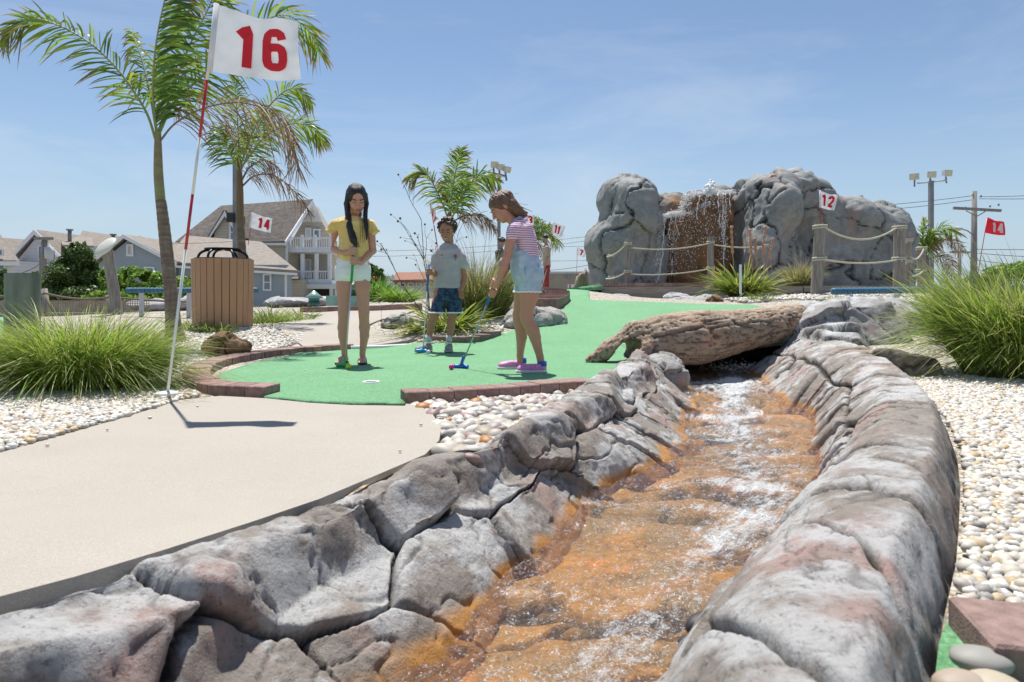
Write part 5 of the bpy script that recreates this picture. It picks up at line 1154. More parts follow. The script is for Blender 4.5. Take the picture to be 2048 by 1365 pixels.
# waterfall platform fence
pf = [post(1222, 503, 1222, 570, 15., .05, 'thin weathered post at the left corner by the rock wall'), post(1256, 477, 1256, 568, 14., .062, 'weathered post at the left front of the timber step'),
      post(1421, 474, 1421, 568, 14., .065, 'weathered post standing in front of the falling water'), post(1531, 486, 1531, 572, 15., .05, 'thin post behind the red flower spikes')]
for q, px, Yc, Rr, pys in ((0, 1222, 15, .055, (513, 556)), (1, 1256, 14, .067, (489, 545)), (2, 1421, 14, .07, (487, 538)), (3, 1531, 15, .055, (493,))):
    for py in pys: wrap(W(px, py + 2, Yc), Rr + .006, .014, 2.2, m_rope, pf[q])
for (a, b, s, l) in [((1214, 514, 14.95), (1251, 490, 13.95), .05, 'upper rope at the left corner of the timber step'), ((1212, 558, 14.95), (1251, 545, 13.95), .04, 'lower rope at the left corner of the timber step'),
                     ((1262, 496, 13.93), (1415, 488, 13.93), .07, 'upper rope in front of the falling water'), ((1262, 549, 13.93), (1415, 539, 13.93), .05, 'lower rope in front of the falling water'),
                     ((1428, 490, 13.93), (1529, 493, 14.93), .04, 'rope passing behind the red flower spikes')]:
    rope([W(*a), W(*b)], s, .015, l)
# timber step with paver top
Y = 13.5; st = thing('timber_step', 'grey timber retaining step topped with red pavers under the waterfall', 'step', (xat(1310, Y), Y, .45))
def plank(px0, px1, py0, py1, Y, d, mat, root, name='plank'): x0, x1, z0, z1 = xat(px0, Y), xat(px1, Y), zat(py1, Y), zat(py0, Y); return MB().box(((x0 + x1) / 2, Y + d / 2, (z0 + z1) / 2), (x1 - x0, d, z1 - z0)).build(name, mat, root)
plank(1202, 1408, 573.5, 588.5, Y, .06, m_woodh, st); plank(1202, 1408, 589, 598, Y + .012, .06, m_woodh, st); plank(1409, 1432, 573.5, 596, Y - .01, .09, m_wood, st, 'end_post'); plank(1202, 1432, 598, 604, Y + .25, .1, m_black, st, 'shadow_board')  # last board is black, standing in for the shade in the gap below
plank(1204, 1560, 574, 604, Y + .35, 2.4, m_soil, st, 'fill')
x0, x1 = xat(1200, Y), xat(1433, Y); n = 13
for k in range(n):
    a = x0 + (x1 - x0) * k / n; w_ = (x1 - x0) / n
    for row in range(4): o = MB().box((a + w_ / 2, Y + .10 + row * .245, zat(569.5, Y)), (w_ - .008, .235, .066), col=(rng.uniform(.8, 1.2),) * 3).build('brick', m_brick, st, usecol=True)
Y = 12.6; kb = thing('timber_kerb', 'long low timber kerb behind the blue rail at the foot of the rock wall', 'kerb', (xat(1700, Y), Y, .6))
plank(1440, 1522, 573, 585, Y, .12, m_woodh, kb); plank(1524, 1606, 573.5, 586, Y, .12, m_woodh, kb); plank(1608, 1800, 572, 584, Y, .12, m_woodh, kb); plank(1802, 1900, 573, 584, Y, .12, m_woodh, kb)
m_rail = M('blue_rail', (.035, .12, .20), (.05, .16, .25), 6, .55); m_raild = M('blue_rail_groove', (.012, .04, .07), None, rough=.7)
def bluerail(a, b, r, posts, label):
    a, b = np.array(a), np.array(b); root = thing('blue_rail', label, 'rail', (a + b) / 2); L_ = np.linalg.norm(b - a); n = int(L_ / .075); P = []; rr = []
    for i in range(n + 1):
        t = i * .075
        for d, q in ((.0, 1), (.052, 1.0), (.056, .84), (.071, .84)):
            if t + d < L_: P.append(a + (b - a) * (t + d) / L_); rr.append(r * q)
    V, Q, T = tube(P, rr, 16); me = mesh('sleeve', V, [Q, T], False); sharpen(me, 40); link('sleeve', me, m_rail, root)
    tubo([a + (b - a) * (-.06 / L_), a + (b - a) * (.02 / L_)], r * .96, 'end_cap', m_rail, root)
    for p in posts:
        z = float(terr(p[0], p[1])); MB().box((p[0], p[1], (z + p[2]) / 2 - .03), (.07, .04, p[2] - z + .02)).build('leg', m_pale, root)
bluerail(W(1672, 582.5, 9.6), W(2100, 578, 9.6), .046, [W(1700, 586, 9.6), W(1794, 586, 9.6), W(1900, 585, 9.6)], 'long blue grooved rail on grey legs below the rope fence')
bluerail(W(260, 581, 12.), W(520, 581, 12.), .048, [W(283, 584, 12.), W(378, 584, 12.)], 'blue grooved rail passing behind the tall palm trunk and slatted bin')
# left low fence with net
Y = 13.; lf = thing('rope_fence', 'low brown rope and net fence on a timber kerb behind the grass clump', 'fence', (xat(120, Y), Y, .1))
plank(-200, 78, 629, 644, Y - .3, .14, m_woodh, lf, 'timber'); plank(80, 262, 626, 633, Y, .14, m_woodh, lf, 'timber'); plank(-200, 262, 634, 642, Y + .02, .1, m_wood, lf, 'timber')
for px, pt in ((88, 578), (217, 590), (-60, 585)): tubo([(xat(px, Y), Y + .15, 0), W(px, pt, Y + .15)], .055, 'fence_post', m_wood, lf, 12)
for a, b, s in (((-60, 588), (88, 588), .05), ((88, 586), (217, 595), .07), ((217, 594), (500, 603), .05)):
    o = rope([W(a[0], a[1], Y), W(b[0], b[1], Y)], s, .022, None, m_ropeold, lf)
mb = MB(); xs_ = np.arange(xat(-200, Y + .2), xat(300, Y + .2), .045); zt, zb = zat(602, Y + .2), zat(626, Y + .2)
for x in xs_: mb.box((x, Y + .2, (zt + zb) / 2 - .0), (.010, .01, zt - zb + .02))
for z in np.arange(zb, zt + .01, .045): mb.box((xs_.mean(), Y + .21, z), (xs_[-1] - xs_[0], .008, .010))
o = mb.build('net', M('net_twine', (.26, .21, .16), (.36, .30, .24), 8, .9), lf); o['kind'] = 'stuff'
mb = MB(); mb.box((xat(0, 16.5), 16.5, .12), (9, .05, .62)); tag(mb.build('sand_bank', m_soil), kind='structure')
# posts on the left
m_greenpost = M('green_treated_wood', (.11, .15, .115), (.20, .25, .19), 4, .85, .4, 26, .003, stretch=(2.5, 2.5, .5), detail=9)
gp = post(45, 547, 46, 704, 6.8, .152, 'thick green treated post rising behind the grass clump at the picture edge', m_greenpost)
lp = post(215, 502, 240, 652, 12.4, .095, 'leaning weathered post capped by a tilted white disc'); 
V, F = lathe([(.0, -.03), (.19, -.028), (.225, -.005), (.21, .02), (.1, .05), (0, .055)], W(211, 494, 12.2), 32, roty(-.55) @ rotx(.75)); MB().add(V, F).build('white_disc', M('frosted_white', (.72, .73, .66), (.78, .78, .72), 3, .4, trans=.35), lp, True)
# slatted litter bin
Y = 8.; cx, zb = xat(446, Y), CZ - 62 / FX * Y; zt = zat(519.5, Y) - .0; bn = thing('litter_bin', 'round litter bin of brown plastic slats with a black domed top', 'bin', (cx, Y, zb))
m_slat = M('brown_plastic_slat', (.42, .235, .125), (.48, .28, .155), 4, .6, .3, 60, .002, stretch=(3, 3, .3)); m_bin = M('bin_liner', (.02, .018, .016), None, rough=.7)
V, F = lathe([(0, zb), (.285, zb), (.300, zt - .03), (0, zt - .03)], (cx, Y, 0), 32); MB().add(V, F).build('liner', m_bin, bn, True)
me = None
for k in range(26):
    th = 2 * np.pi * (k + .5) / 26; rot_ = rotz(th + np.pi / 2)
    A = np.array([(-.0355, -.011, zb), (.0355, -.011, zb), (.0355, .011, zb), (-.0355, .011, zb)]); Bq = A * 1.; Bq[:, 2] = zt; Bq[:, :2] *= np.array([1.06, 1])
    Vv = np.concatenate([A, Bq]); base = np.array([0, -.318, 0]); top_ = np.array([0, -.330, 0]); Vv[:4] += base; Vv[4:] += top_; Vv = Vv @ rot_.T + (cx, Y, 0)
    s_ = MB().hexa(Vv).build('slat', m_slat, bn)
    if math.sin(th) < .3:
        for zz in (zt - .085, zt - .40):
            V, F = lathe([(0, .004), (.007, .003), (.009, 0)], (0, 0, 0), 8, rotx(R(90))); V = (V + (0, -.332 + (.006 if zz < zt - .2 else 0) - .001, zz)) @ rot_.T + (cx, Y, 0); MB().add(V, F).build('bolt', m_pale, s_)
V, F = lathe([(.28, zt - .02), (.315, zt - .02), (.315, zt + .012), (.28, zt + .012), (.28, zt - .02)], (cx, Y, 0), 32); MB().add(V, F).build('rim', m_black, bn, True)
ztop = zat(499, Y)
for k in range(6):
    th = k * np.pi / 3 + .3; P = [(cx + rr_ * math.cos(th), Y + rr_ * math.sin(th), zt + (ztop - zt) * h_) for rr_, h_ in ((.27, 0), (.265, .3), (.24, .62), (.19, .85), (.12, .98), (.05, 1))]; MB().tube(spline(P, 14), .016, 6, sy=1.).build('strap', m_black, bn, smooth=True)
V, F = lathe([(0, ztop - .005), (.20, ztop - .004), (.205, ztop + .01), (.0, ztop + .018)], (cx, Y, 0), 32); MB().add(V, F).build('cover_plate', m_black, bn, True)
# green lantern, teal box
Y = 12.; lt = thing('garden_lantern', 'small green metal lantern with a conical cap on the far paver border', 'lantern', W(628, 612, Y)); m_gr = M('green_metal', (.03, .12, .10), (.05, .17, .14), 6, .4, metal=.2); m_grl = M('pale_green_metal', (.22, .40, .34), (.30, .48, .42), 6, .35, metal=.3)
c = W(628, 612, Y); V, F = lathe([(0, 0), (.105, 0), (.105, .07), (.09, .075), (.09, .12), (.10, .125), (.10, .14), (0, .14)], c, 20); MB().add(V, F).build('body', m_gr, lt, True)
V, F = lathe([(.15, .135), (.155, .145), (.07, .215), (.02, .265), (0, .27)], c, 20); MB().add(V, F).build('cap', m_grl, lt, True)
Y = 13.; bx = thing('storage_box', 'teal plastic box topped by a small drum behind the yellow shirted girl', 'box', W(690, 612, Y)); MB().box(W(690, 602, Y), (.62, .4, .19)).build('body', m_grl, bx)
V, F = lathe([(0, 0), (.11, 0), (.12, .12), (.10, .22), (0, .24)], W(705, 592, Y), 16); MB().add(V, F).build('drum', m_gr, bx, True)
# small signs
Y = 24.; sg = thing('small_sign', 'small white panel with red and blue marks beside the tree stump', 'sign', W(1143, 580, Y)); MB().box(W(1144, 576, Y), (.30, .03, .24)).build('panel', m_white, sg)
MB().box(W(1140, 576, Y - .03), (.05, .01, .16)).build('red_mark', M('sign_red', (.45, .05, .06), None), sg); MB().box(W(1140, 571, Y - .04), (.035, .01, .05)).build('blue_mark', M('sign_blue', (.06, .08, .22), None), sg)
mk = MB().box(W(1481, 554, 10.6) - (0, 0, .04), (.035, .012, .46)).build('marker_stake', m_white); tag(mk, 'thin white stake standing in front of the centre yucca', 'stake')
# turf bits
V, F = fill([G(*p, .0)[:2] for p in [(0, 655), (22, 655), (40, 690), (20, 712), (-120, 712), (-160, 655)]], .2, terr, .02); tag(link('putting_green', mesh('putting_green', V, F), m_turf), kind='structure')
V, F = fill([W(225, 0, 12.6)[:2], W(520, 0, 12.6)[:2], W(520, 0, 14.5)[:2], W(225, 0, 14.5)[:2]], .25, lambda x, y: terr(x, y) * 0 + .20, 0., thick=.12); tag(link('putting_green', mesh('putting_green', V, F), m_turf), kind='structure')
V, F = fill([G(p[0], p[1], -.0)[:2] for p in [(1868, 1380), (1878, 1290), (1893, 1248), (1935, 1262), (2200, 1290), (2200, 1500), (1860, 1500)]], .04, lambda x, y: 0 * x, .004); tag(link('putting_green', mesh('putting_green', V, F), m_turf), kind='structure')
V, F = fill([G(p[0], p[1], .1)[:2] for p in []] or [W(1088, 0, 14.)[:2], W(1204, 0, 13.2)[:2], W(1210, 0, 15.5)[:2], W(1095, 0, 16)[:2]], .2, lambda x, y: terr(x, y) + .02 + .14 * sstep(.9, 1.9, x), 0, thick=.1); tag(link('putting_green', mesh('putting_green', V, F), m_turf), kind='structure')
def stone(c, r, rot, col, label):
    V = ICO3[0] * (1 + .05 * vnoise(ICO3[0], 1.3, int(c[0] * 100)))[:, None] * np.array(r); o = link('smooth_stone', mesh('smooth_stone', V @ rotz(rot).T, ICO3[1]), M('smooth_stone', tuple(x * .85 for x in col), tuple(x * 1.12 for x in col), 8, .6, .2, 60, .002)); o.location = tuple(c); return tag(o, label, 'stone', None)
stone(G(1962, 1318, .03) + (0, 0, -.002), (.042, .030, .018), -.35, (.27, .265, .24), 'grey green egg shaped stone lying on the turf by the big paver')
stone(G(1925, 1375, .02), (.040, .032, .02), -.1, (.36, .29, .23), 'tan smooth stone at the bottom picture edge left of its pale neighbour')
stone(G(1990, 1378, .02), (.040, .034, .02), -.3, (.42, .36, .27), 'pale sandy smooth stone at the bottom edge under the grey green one')
stone(GW(1406, 1258) + (0, 0, .012), (.055, .035, .03), .5, (.035, .035, .04), 'black wet stone at the water edge of the pale bank'); stone(GW(1385, 1290) + (0, 0, .004), (.04, .03, .02), .2, (.035, .035, .04), 'smaller black wet stone just below the other black one')

# ================================================================ flags
m_fw = M('white_flag_cloth', (.74, .75, .78), (.80, .81, .84), 4, .7, trans=.3); m_fr = M('red_ink', (.62, .015, .03), (.68, .02, .035), 5, .6, trans=.25); m_fred = M('red_flag_cloth', (.60, .015, .03), (.66, .02, .04), 4, .7, trans=.35); m_pr = M('red_pole_paint', (.42, .02, .03), None, rough=.35); m_pw2 = M('white_pole', (.66, .70, .66), (.72, .74, .70), 3, .35)
DIG = {'1': [[(.12, .72), (.50, .93), (.50, .0)]], '6': [[(.86, .74), (.80, .86), (.65, .9), (.35, .9), (.2, .84), (.14, .7), (.14, .25), (.2, .14), (.35, .1), (.65, .1), (.8, .14), (.86, .25), (.86, .42), (.8, .52), (.65, .56), (.35, .56), (.24, .53)]],
       '4': [[(.72, .0), (.72, .98)], [(.66, .93), (.14, .30), (.98, .30)]], '5': [[(.88, .9), (.2, .9), (.17, .56), (.6, .58), (.8, .5), (.86, .34), (.8, .16), (.6, .1), (.3, .1), (.12, .2)]],
       '3': [[(.12, .8), (.3, .9), (.65, .9), (.82, .8), (.82, .64), (.65, .53), (.4, .52)], [(.62, .50), (.82, .42), (.86, .26), (.7, .1), (.3, .1), (.1, .2)]], '2': [[(.12, .74), (.22, .87), (.5, .92), (.78, .85), (.84, .68), (.72, .5), (.16, .1), (.9, .1)]], '7': [[(.1, .9), (.86, .9), (.4, 0)]]}
def stroke(pl, th, cw, chh):
    P = np.array(pl) * (cw, chh); D = []
    for i in range(len(P) - 1): n = max(2, int(np.linalg.norm(P[i + 1] - P[i]) / .02)); D += [P[i] + (P[i + 1] - P[i]) * k / n for k in range(n)]
    D = np.array(D + [P[-1]]); T = nrm(np.gradient(D, axis=0)); N = np.stack([-T[:, 1], T[:, 0]], -1); return D + N * th / 2, D - N * th / 2
def flag(num, corners, Y, pole, label, red=False, digits=None, th=.05, wave=.02, bands=None, pr=.008, base=False, Yb=None, Yf=None, du=(0.34, .9), dv=(.16, .86)):
    TL, TR, BR, BL = [W(p[0], p[1], Y + (Yf if (Yf and k in (1, 2)) else 0)) for k, p in enumerate(corners)]
    a, b = W(pole[0][0], pole[0][1], Y), W(pole[1][0], pole[1][1], Yb or Y); root = thing('golf_flag', label, 'flag', b)
    n_ = nrm(np.cross(TR - TL, BL - TL)); n_ = n_ if n_[1] < 0 else -n_; w = np.linalg.norm(TR - TL); hgt = np.linalg.norm(TL - BL)
    def f(u, v):
        u = np.asarray(u, float)[..., None]; v = np.asarray(v, float)[..., None]; P = (TL * (1 - u) + TR * u) * v + (BL * (1 - u) + BR * u) * (1 - v)
        P = P + n_ * wave * (np.sin(u * 7.5 + v * 1.6) * u ** .7 + .5 * np.sin(u * 15 - v * 3) * u) ; P = P + np.array([0, 0, 1]) * (.03 * hgt * np.sin(u * 8 + 1.) * u * (v * 1.2 - .2) - .04 * hgt * np.sin(np.pi * u)); return P
    nu, nv = 40, 20; uu, vv = np.meshgrid(np.linspace(0, 1, nu), np.linspace(0, 1, nv), indexing='ij'); P = f(uu, vv); cr = .004 * fbm(P, 14, 3, 3) * min(1, w * 2); P = P + n_ * cr[..., None]
    link('cloth', mesh('cloth', P.reshape(-1, 3), gridfaces(nu, nv)), m_fred if red else m_fw, root)
    u0, u1 = du; s_ = digits or str(num); cwu = (u1 - u0) / (len(s_) + (len(s_) - 1) * .22)
    for i, ch in enumerate(s_):
        mb = MB(); ua = u0 + i * cwu * 1.22
        for q, pl in enumerate(DIG[ch]):
            A, Bq = stroke(pl, th, cwu * w, (dv[1] - dv[0]) * hgt); X_ = np.stack([A, Bq], 1); X_ = X_ / (w, hgt) + (ua, dv[0]); Pp = f(X_[..., 0], X_[..., 1]) + n_ * (.0045 + .001 * q + .004 * min(1, w * 2)); mb.add(Pp.reshape(-1, 3), gridfaces(len(A), 2))
        mb.build('numeral', m_fw if red else m_fr, root)
    if bands:
        for py0, py1, c_ in bands:
            t0, t1 = [(p - pole[0][1]) / (pole[1][1] - pole[0][1]) for p in (py0, py1)]; tubo([a + (b - a) * t0, a + (b - a) * t1], pr, 'pole_band', m_pr if c_ else m_pw2, root)
    else: tubo([a, b], pr, 'pole', m_pr, root)
    if not red and w > .3: tubo([a + (b - a) * .0, TL + (BL - TL) * 1.02], pr * 1.9, 'sleeve', m_fw, root)
    if base:
        V, F = lathe([(0, -.01), (.062, -.01), (.062, .004), (.05, .010), (.012, .014), (0, .016)], b + (0, 0, .026), 28); MB().add(V, F).build('base_disc', m_pw2, root, True)
flag(16, [(434, 10), (596, 46), (604, 161), (419, 142)], 3.68, ((433, 8), (334, 797)), 'big white flag with a red 16 on a red and white pole', bands=[(8, 158, 0), (158, 271, 1), (271, 385, 0), (385, 495, 1), (495, 797, 0)], base=True, Yb=3.76, th=.047, wave=.016, du=(.27, .84), dv=(.14, .82))
flag(14, [(505, 425), (545, 438), (542, 466), (499, 455)], 16., ((505, 425), (487, 560)), 'small white flag with a red 14 before the beige house roof', bands=[(425, 457, 0), (457, 490, 1), (490, 560, 0)], th=.06, wave=.02)
flag(15, [(861, 406), (879, 440), (869, 453), (864, 428)], 11., ((860, 405), (876, 500)), 'narrow furled white flag with a red 15 above the curly haired boy', th=.035, wave=.02, du=(.15, .9), Yf=-.25)
flag(13, [(1030, 424), (1069, 431), (1067, 452), (1034, 448)], 13., ((1030, 423), (1038, 560)), 'white flag with a red 13 behind the shoulder of the girl in overalls', th=.04, wave=.02)
flag(11, [(1106, 444), (1131, 453), (1123, 474), (1104, 467)], 21., ((1106, 443), (1095, 575)), 'white flag with a red 11 above the bearded man', th=.06, wave=.02, du=(.2, .7))
flag(7, [(1155, 493), (1173, 502), (1169, 515), (1154, 510)], 29., ((1155, 492), (1152, 582)), 'tiny distant white flag left of the waterfall rock', digits='7', th=.07, wave=.02, du=(.3, .7))
flag(12, [(1640, 382), (1676, 391), (1667, 421), (1640, 415)], 14.2, ((1640, 381), (1641, 470)), 'white flag with a red 12 against the dark rock wall', th=.055, wave=.02, du=(.12, .85))
flag(14, [(1975, 435), (2008, 445), (2009, 471), (1970, 466)], 15., ((1975, 434), (1952, 570)), 'red flag with a white 14 right of the tall utility pole', red=True, th=.05, wave=.02)
# cup and balls
c = G(742, 766, .0) + (0, 0, .0045); V, F = lathe([(.0, .0005), (.044, .0005), (.045, .006), (.054, .006), (.055, .0)], c, 32); cp = thing('golf_cup', 'white rimmed golf hole in the green', 'golf hole', c); MB().add(V, F).build('rim', m_white, cp, True); V, F = lathe([(.0, .002), (.043, .002), (.043, .0015)], c, 32); MB().add(V, F).build('hole', m_black, cp)  # flat black disc painted in place of the cup's shaded depth
def ball(px, py, col, label):
    b_ = link('golf_ball', mesh('golf_ball', ICO3[0] * .0215, ICO3[1]), M('ball_paint', col, None, rough=.3, bs=.3, bscale=0 or 260)); b_.location = tuple(G(px, py, 0) + (0, 0, .0255)); tag(b_, label, 'golf ball')
ball(697, 740, (.62, .60, .03), 'yellow golf ball by the green putter head'); ball(857, 710, (.55, .50, .66), 'pale lavender golf ball at the feet of the boy'); ball(903, 741, (.62, .03, .26), 'pink golf ball next to the blue putter head')

# ================================================================ plants
def grass(name, label, cat, base, n, L_, spread, cols, width=.004, droop=.5, up=.6, seed=1, rad=.12, tipcol=None, m=7, lab=True, parent=None, elong=(1, 1), mat=None, curl=.0):
    r = np.random.default_rng(seed); base = np.array(base, float); az = r.uniform(0, 2 * np.pi, n); rr = np.sqrt(r.random(n)) * rad; b = base + np.stack([np.cos(az) * rr * elong[0], np.sin(az) * rr * elong[1], 0 * rr], -1)
    az2 = az + r.normal(0, .5, n); out = spread * (.25 + .75 * rr / rad) * r.uniform(.4, 1.3, n); D = nrm(np.stack([np.cos(az2) * out * elong[0], np.sin(az2) * out * elong[1], np.ones(n) * up], -1)); Ls = L_ * r.uniform(.45, 1.12, n) * (1 + .20 * vnoise(np.stack([np.cos(az2) * 1.6, np.sin(az2) * 1.6, 0 * az2 + seed], -1), 1.5, seed)) * np.where(r.random(n) < .04, 1.2, 1)
    t = np.linspace(0, 1, m)[None, :, None]; P = b[:, None] + D[:, None] * Ls[:, None, None] * t; hor = nrm(D * np.array([1, 1, 0]) + 1e-6); dr = (droop * r.uniform(.45, 1.3, n) * (1 + 1.3 * (r.random(n) < .35) * (rr / rad)))[:, None] * Ls[:, None] * t[..., 0] ** 2.2
    P[..., 2] -= dr * .75; P += hor[:, None] * (dr * .45)[..., None]; P[..., :2] += (r.normal(0, .02 * L_ + curl, (n, 1, 2)) * t ** 2)
    P[..., 2] = np.maximum(P[..., 2], base[2] + .005); a2 = r.uniform(0, np.pi, n); S = np.stack([np.cos(a2), np.sin(a2), r.normal(0, .2, n)], -1)[:, None] * np.ones((1, m, 1)); w = width * r.uniform(.6, 1.2, (n, 1)) * np.sqrt(np.clip(1 - t[..., 0] ** 2.5, .02, 1)) * np.ones((n, m))
    V, F = ribbons(P, w, nrm(S)); cols = np.array(cols); c = cols[r.integers(0, len(cols), n)] * r.uniform(.75, 1.2, (n, 1)); cc = c[:, None] * np.ones((1, m, 1))
    if tipcol is not None: k = sstep(.6, 1, t) * (r.random((n, 1, 1)) < .5); cc = cc * (1 - k) + np.array(tipcol) * k
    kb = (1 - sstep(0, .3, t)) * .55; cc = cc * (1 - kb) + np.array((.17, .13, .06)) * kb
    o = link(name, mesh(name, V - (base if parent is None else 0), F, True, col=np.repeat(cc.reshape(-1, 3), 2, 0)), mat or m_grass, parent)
    if parent is None: o.location = tuple(base); tag(o, label, cat)
    return o
GG = [(.20, .34, .04), (.30, .45, .06), (.42, .54, .09), (.15, .24, .035), (.40, .44, .14)]; GY = [(.30, .40, .06), (.42, .47, .10), (.20, .30, .04)]
grass('ornamental_grass', 'bright green arching grass clump beside the flag stand and thick green post', 'grass clump', G(112, 788) + (0, .22, 0), 8000, .66, .66, GG + [(.34, .46, .06)], .0028, .58, .95, 3, .26, (.40, .36, .16), elong=(1.25, .8), curl=.02)
grass('ornamental_grass', 'tall bright green grass clump at the right picture edge behind the olive boulder', 'grass clump', G(2125, 768) + (0.05, .35, 0), 7500, .92, .46, GG, .0045, .42, 1.2, 4, .34, (.45, .42, .20), elong=(1.2, .8), curl=.04)
grass('ornamental_grass', 'second tall green grass clump just outside the right picture edge', 'grass clump', G(2200, 775) + (0.3, .6, 0), 4000, .95, .9, GG, .0045, .42, .95, 5, .34, (.45, .42, .20), curl=.04)
YU = [(.30, .36, .05), (.42, .44, .08), (.16, .24, .04), (.10, .17, .035), (.22, .30, .05)]
def yucca(label, base, n, L_, w, seed, rad=.1, up=.75, droop=.25): 
    o = grass('yucca', label, 'yucca', base, n, L_, 1.6, YU, w, droop, up, seed, rad, (.45, .40, .14), mat=m_leaf); return o
yucca('spiky yellow green yucca clump right behind the boy', GT(895, 668) + (0, .35, .0), 260, .60, .017, 6, .16, .95, .35)
yucca('darker spiky yucca leaves low at the left of the boy', GT(850, 672) + (0, .2, 0), 120, .45, .017, 16, .12, .7, .5)
grass('pampas_grass', 'tall feathery pampas grass leaning between the boy and the light pole', 'grass clump', GT(950, 650) + (0, .5, 0), 2600, .95, .45, [(.30, .33, .08), (.22, .27, .06), (.38, .36, .14), (.42, .38, .20)], .005, .3, 1.6, 8, .30, (.50, .44, .26), elong=(1.2, .7))
grass('pampas_grass', 'thin arching grey seed stalks above the pampas grass', 'grass stalks', GT(950, 650) + (0.02, .55, .3), 170, 1.18, .7, [(.35, .31, .26), (.28, .24, .20)], .0026, .35, 2.0, 9, .22, elong=(1.3, .6), m=10)
p = GT(1500, 596); yucca('spiky yellow green yucca clump with reddish flower spikes in front of the rock wall', p + (0, .35, .02), 460, .80, .020, 11, .22, .95, .30)
yc = thing('flower_spikes', 'five dry reddish flower spikes rising from the centre yucca', 'flower spikes', p + (0, .5, 0)); m_spike = M('red_spike', (.42, .17, .10), (.55, .30, .20), 30, .8)
for px, pt in ((1465, 452), (1502, 458), (1526, 452), (1512, 476), (1541, 476)):
    P = spline([W(px + 3, 545, 11.), W(px, (545 + pt) / 2, 11.), W(px + (6 if px > 1520 else -2), pt, 11.)], 26); rr_ = np.where(np.arange(26) > 9, .020 * (1 + .5 * np.sin(np.arange(26) * 2.4)), .006); MB().tube(P, rr_, 7).build('flower_spike', m_spike, yc, smooth=True)
grass('grass_clump', 'dry tan and green tuft of grass before the dark rock wall', 'grass clump', W(1600, 573, 12.9), 900, .50, .8, [(.34, .34, .12), (.24, .28, .07), (.40, .36, .20)], .006, .3, 1.2, 12, .20, (.5, .42, .26))
grass('grass_clump', 'wispy seed heads over the dry tuft by the rock wall', 'grass stalks', W(1612, 560, 13.), 120, .85, .8, [(.36, .30, .22)], .003, .35, 1.6, 13, .15)
grass('green_plant', 'bright green strappy plant by the far paver border behind the yellow shirted girl', 'plant', W(757, 605, 13.), 420, .55, .7, [(.14, .30, .04), (.22, .40, .06)], .012, .3, 1.2, 14, .15)
grass('green_plant', 'low bright green mound of strappy leaves at the left of the yucca', 'plant', W(800, 606, 12.6), 700, .42, 1.1, [(.20, .36, .05), (.30, .44, .08)], .009, .4, .9, 15, .22)
fl = thing('red_flower', 'tiny red flower over the strappy plant', 'flower', W(748, 555, 12.8)); V = ICO1[0] * .03; link('bloom', mesh('bloom', V + W(748, 556, 12.8), ICO1[1]), M('red_petal', (.6, .06, .04), None), fl); tubo([W(750, 590, 12.8), W(748, 558, 12.8)], .004, 'stem', m_stem, fl)
wl_ = [(522, 650, 9.2, 120, .30, 'tuft of green weeds just right of the slatted bin'), (545, 655, 9., 160, .34, 'taller green weeds at the edge of the footpath'), (575, 645, 10., 90, .25, 'thin green weeds in the gravel beside the footpath'), (605, 636, 11, 120, .30, 'green weeds under the lantern'),
       (515, 660, 8.6, 60, .14, 'small weed tuft near the bin foot'), (538, 668, 8.2, 40, .10, 'tiny weed sprout on the gravel by the footpath corner'), (395, 663, 7.6, 160, .16, 'green weeds left of the bin above the brown boulder'), (430, 664, 7.5, 160, .15, 'green weeds between the bin and the brown boulder'), (365, 648, 8.6, 90, .2, 'sparse weeds between the palm trunk and the bin'),
       (1175, 574, 15.5, 120, .30, 'green tuft right of the tree stump'), (1720, 604, 9.8, 160, .16, 'yellow weeds under the middle of the blue rail'), (1760, 603, 9.8, 160, .16, 'yellow weeds under the blue rail farther right'), (1680, 601, 10.2, 90, .13, 'small weeds at the left end of the blue rail'), (1905, 745, 5.2, 60, .12, 'small yellow green herb right of the olive boulder'), (1870, 600, 9.5, 200, .2, 'weeds near the grass clump below the blue rail'), (1520, 594, 10.8, 120, .2, 'low green weeds under the yucca')]
for i, (px, py, Yy, n, L_, l) in enumerate(wl_):
    p = W(px, py, Yy); p[2] = float(terr(p[0], p[1])) if Yy > 6.6 else p[2]; grass('weed', l, 'weed', p, n, L_, .9, [(.24, .36, .06), (.34, .42, .09), (.16, .26, .04)], .005, .3, 1.1, 40 + i, .12, (.42, .34, .15), elong=(1.6, 1))
# dried flower stalks
r = np.random.default_rng(8); dt = thing('dried_flowers', 'dark dry branching stalks with round seed heads left of the boy', 'dry plant', GT(850, 660)); mb = MB(); heads = []
def twig(p, d, L_, rad, lv):
    q = [p]; 
    for k in range(5): d = nrm(d + r.normal(0, .12, 3) * (1, .5, 1)); p = p + d * L_ / 5; q.append(p)
    mb.tube(q, np.linspace(rad, rad * .5, 6), 5)
    if lv:
        for k in range(lv + 2): twig(q[r.integers(2, 6)], nrm(d + r.normal(0, .5, 3) * (1, .4, .7)), L_ * r.uniform(.3, .5), rad * .6, lv - 1)
    else: heads.append(p)
for a, b in (((852, 640), (815, 505)), ((860, 640), (862, 440)), ((856, 640), (830, 520)), ((862, 640), (872, 470))):
    A, B_ = W(a[0], a[1], 8.2), W(b[0], b[1], 8.2); twig(A, nrm(B_ - A), np.linalg.norm(B_ - A), .007, 2)
mb.build('stalks', M('dark_stalk', (.07, .045, .035), (.12, .08, .06), 20, .9), dt, smooth=True)
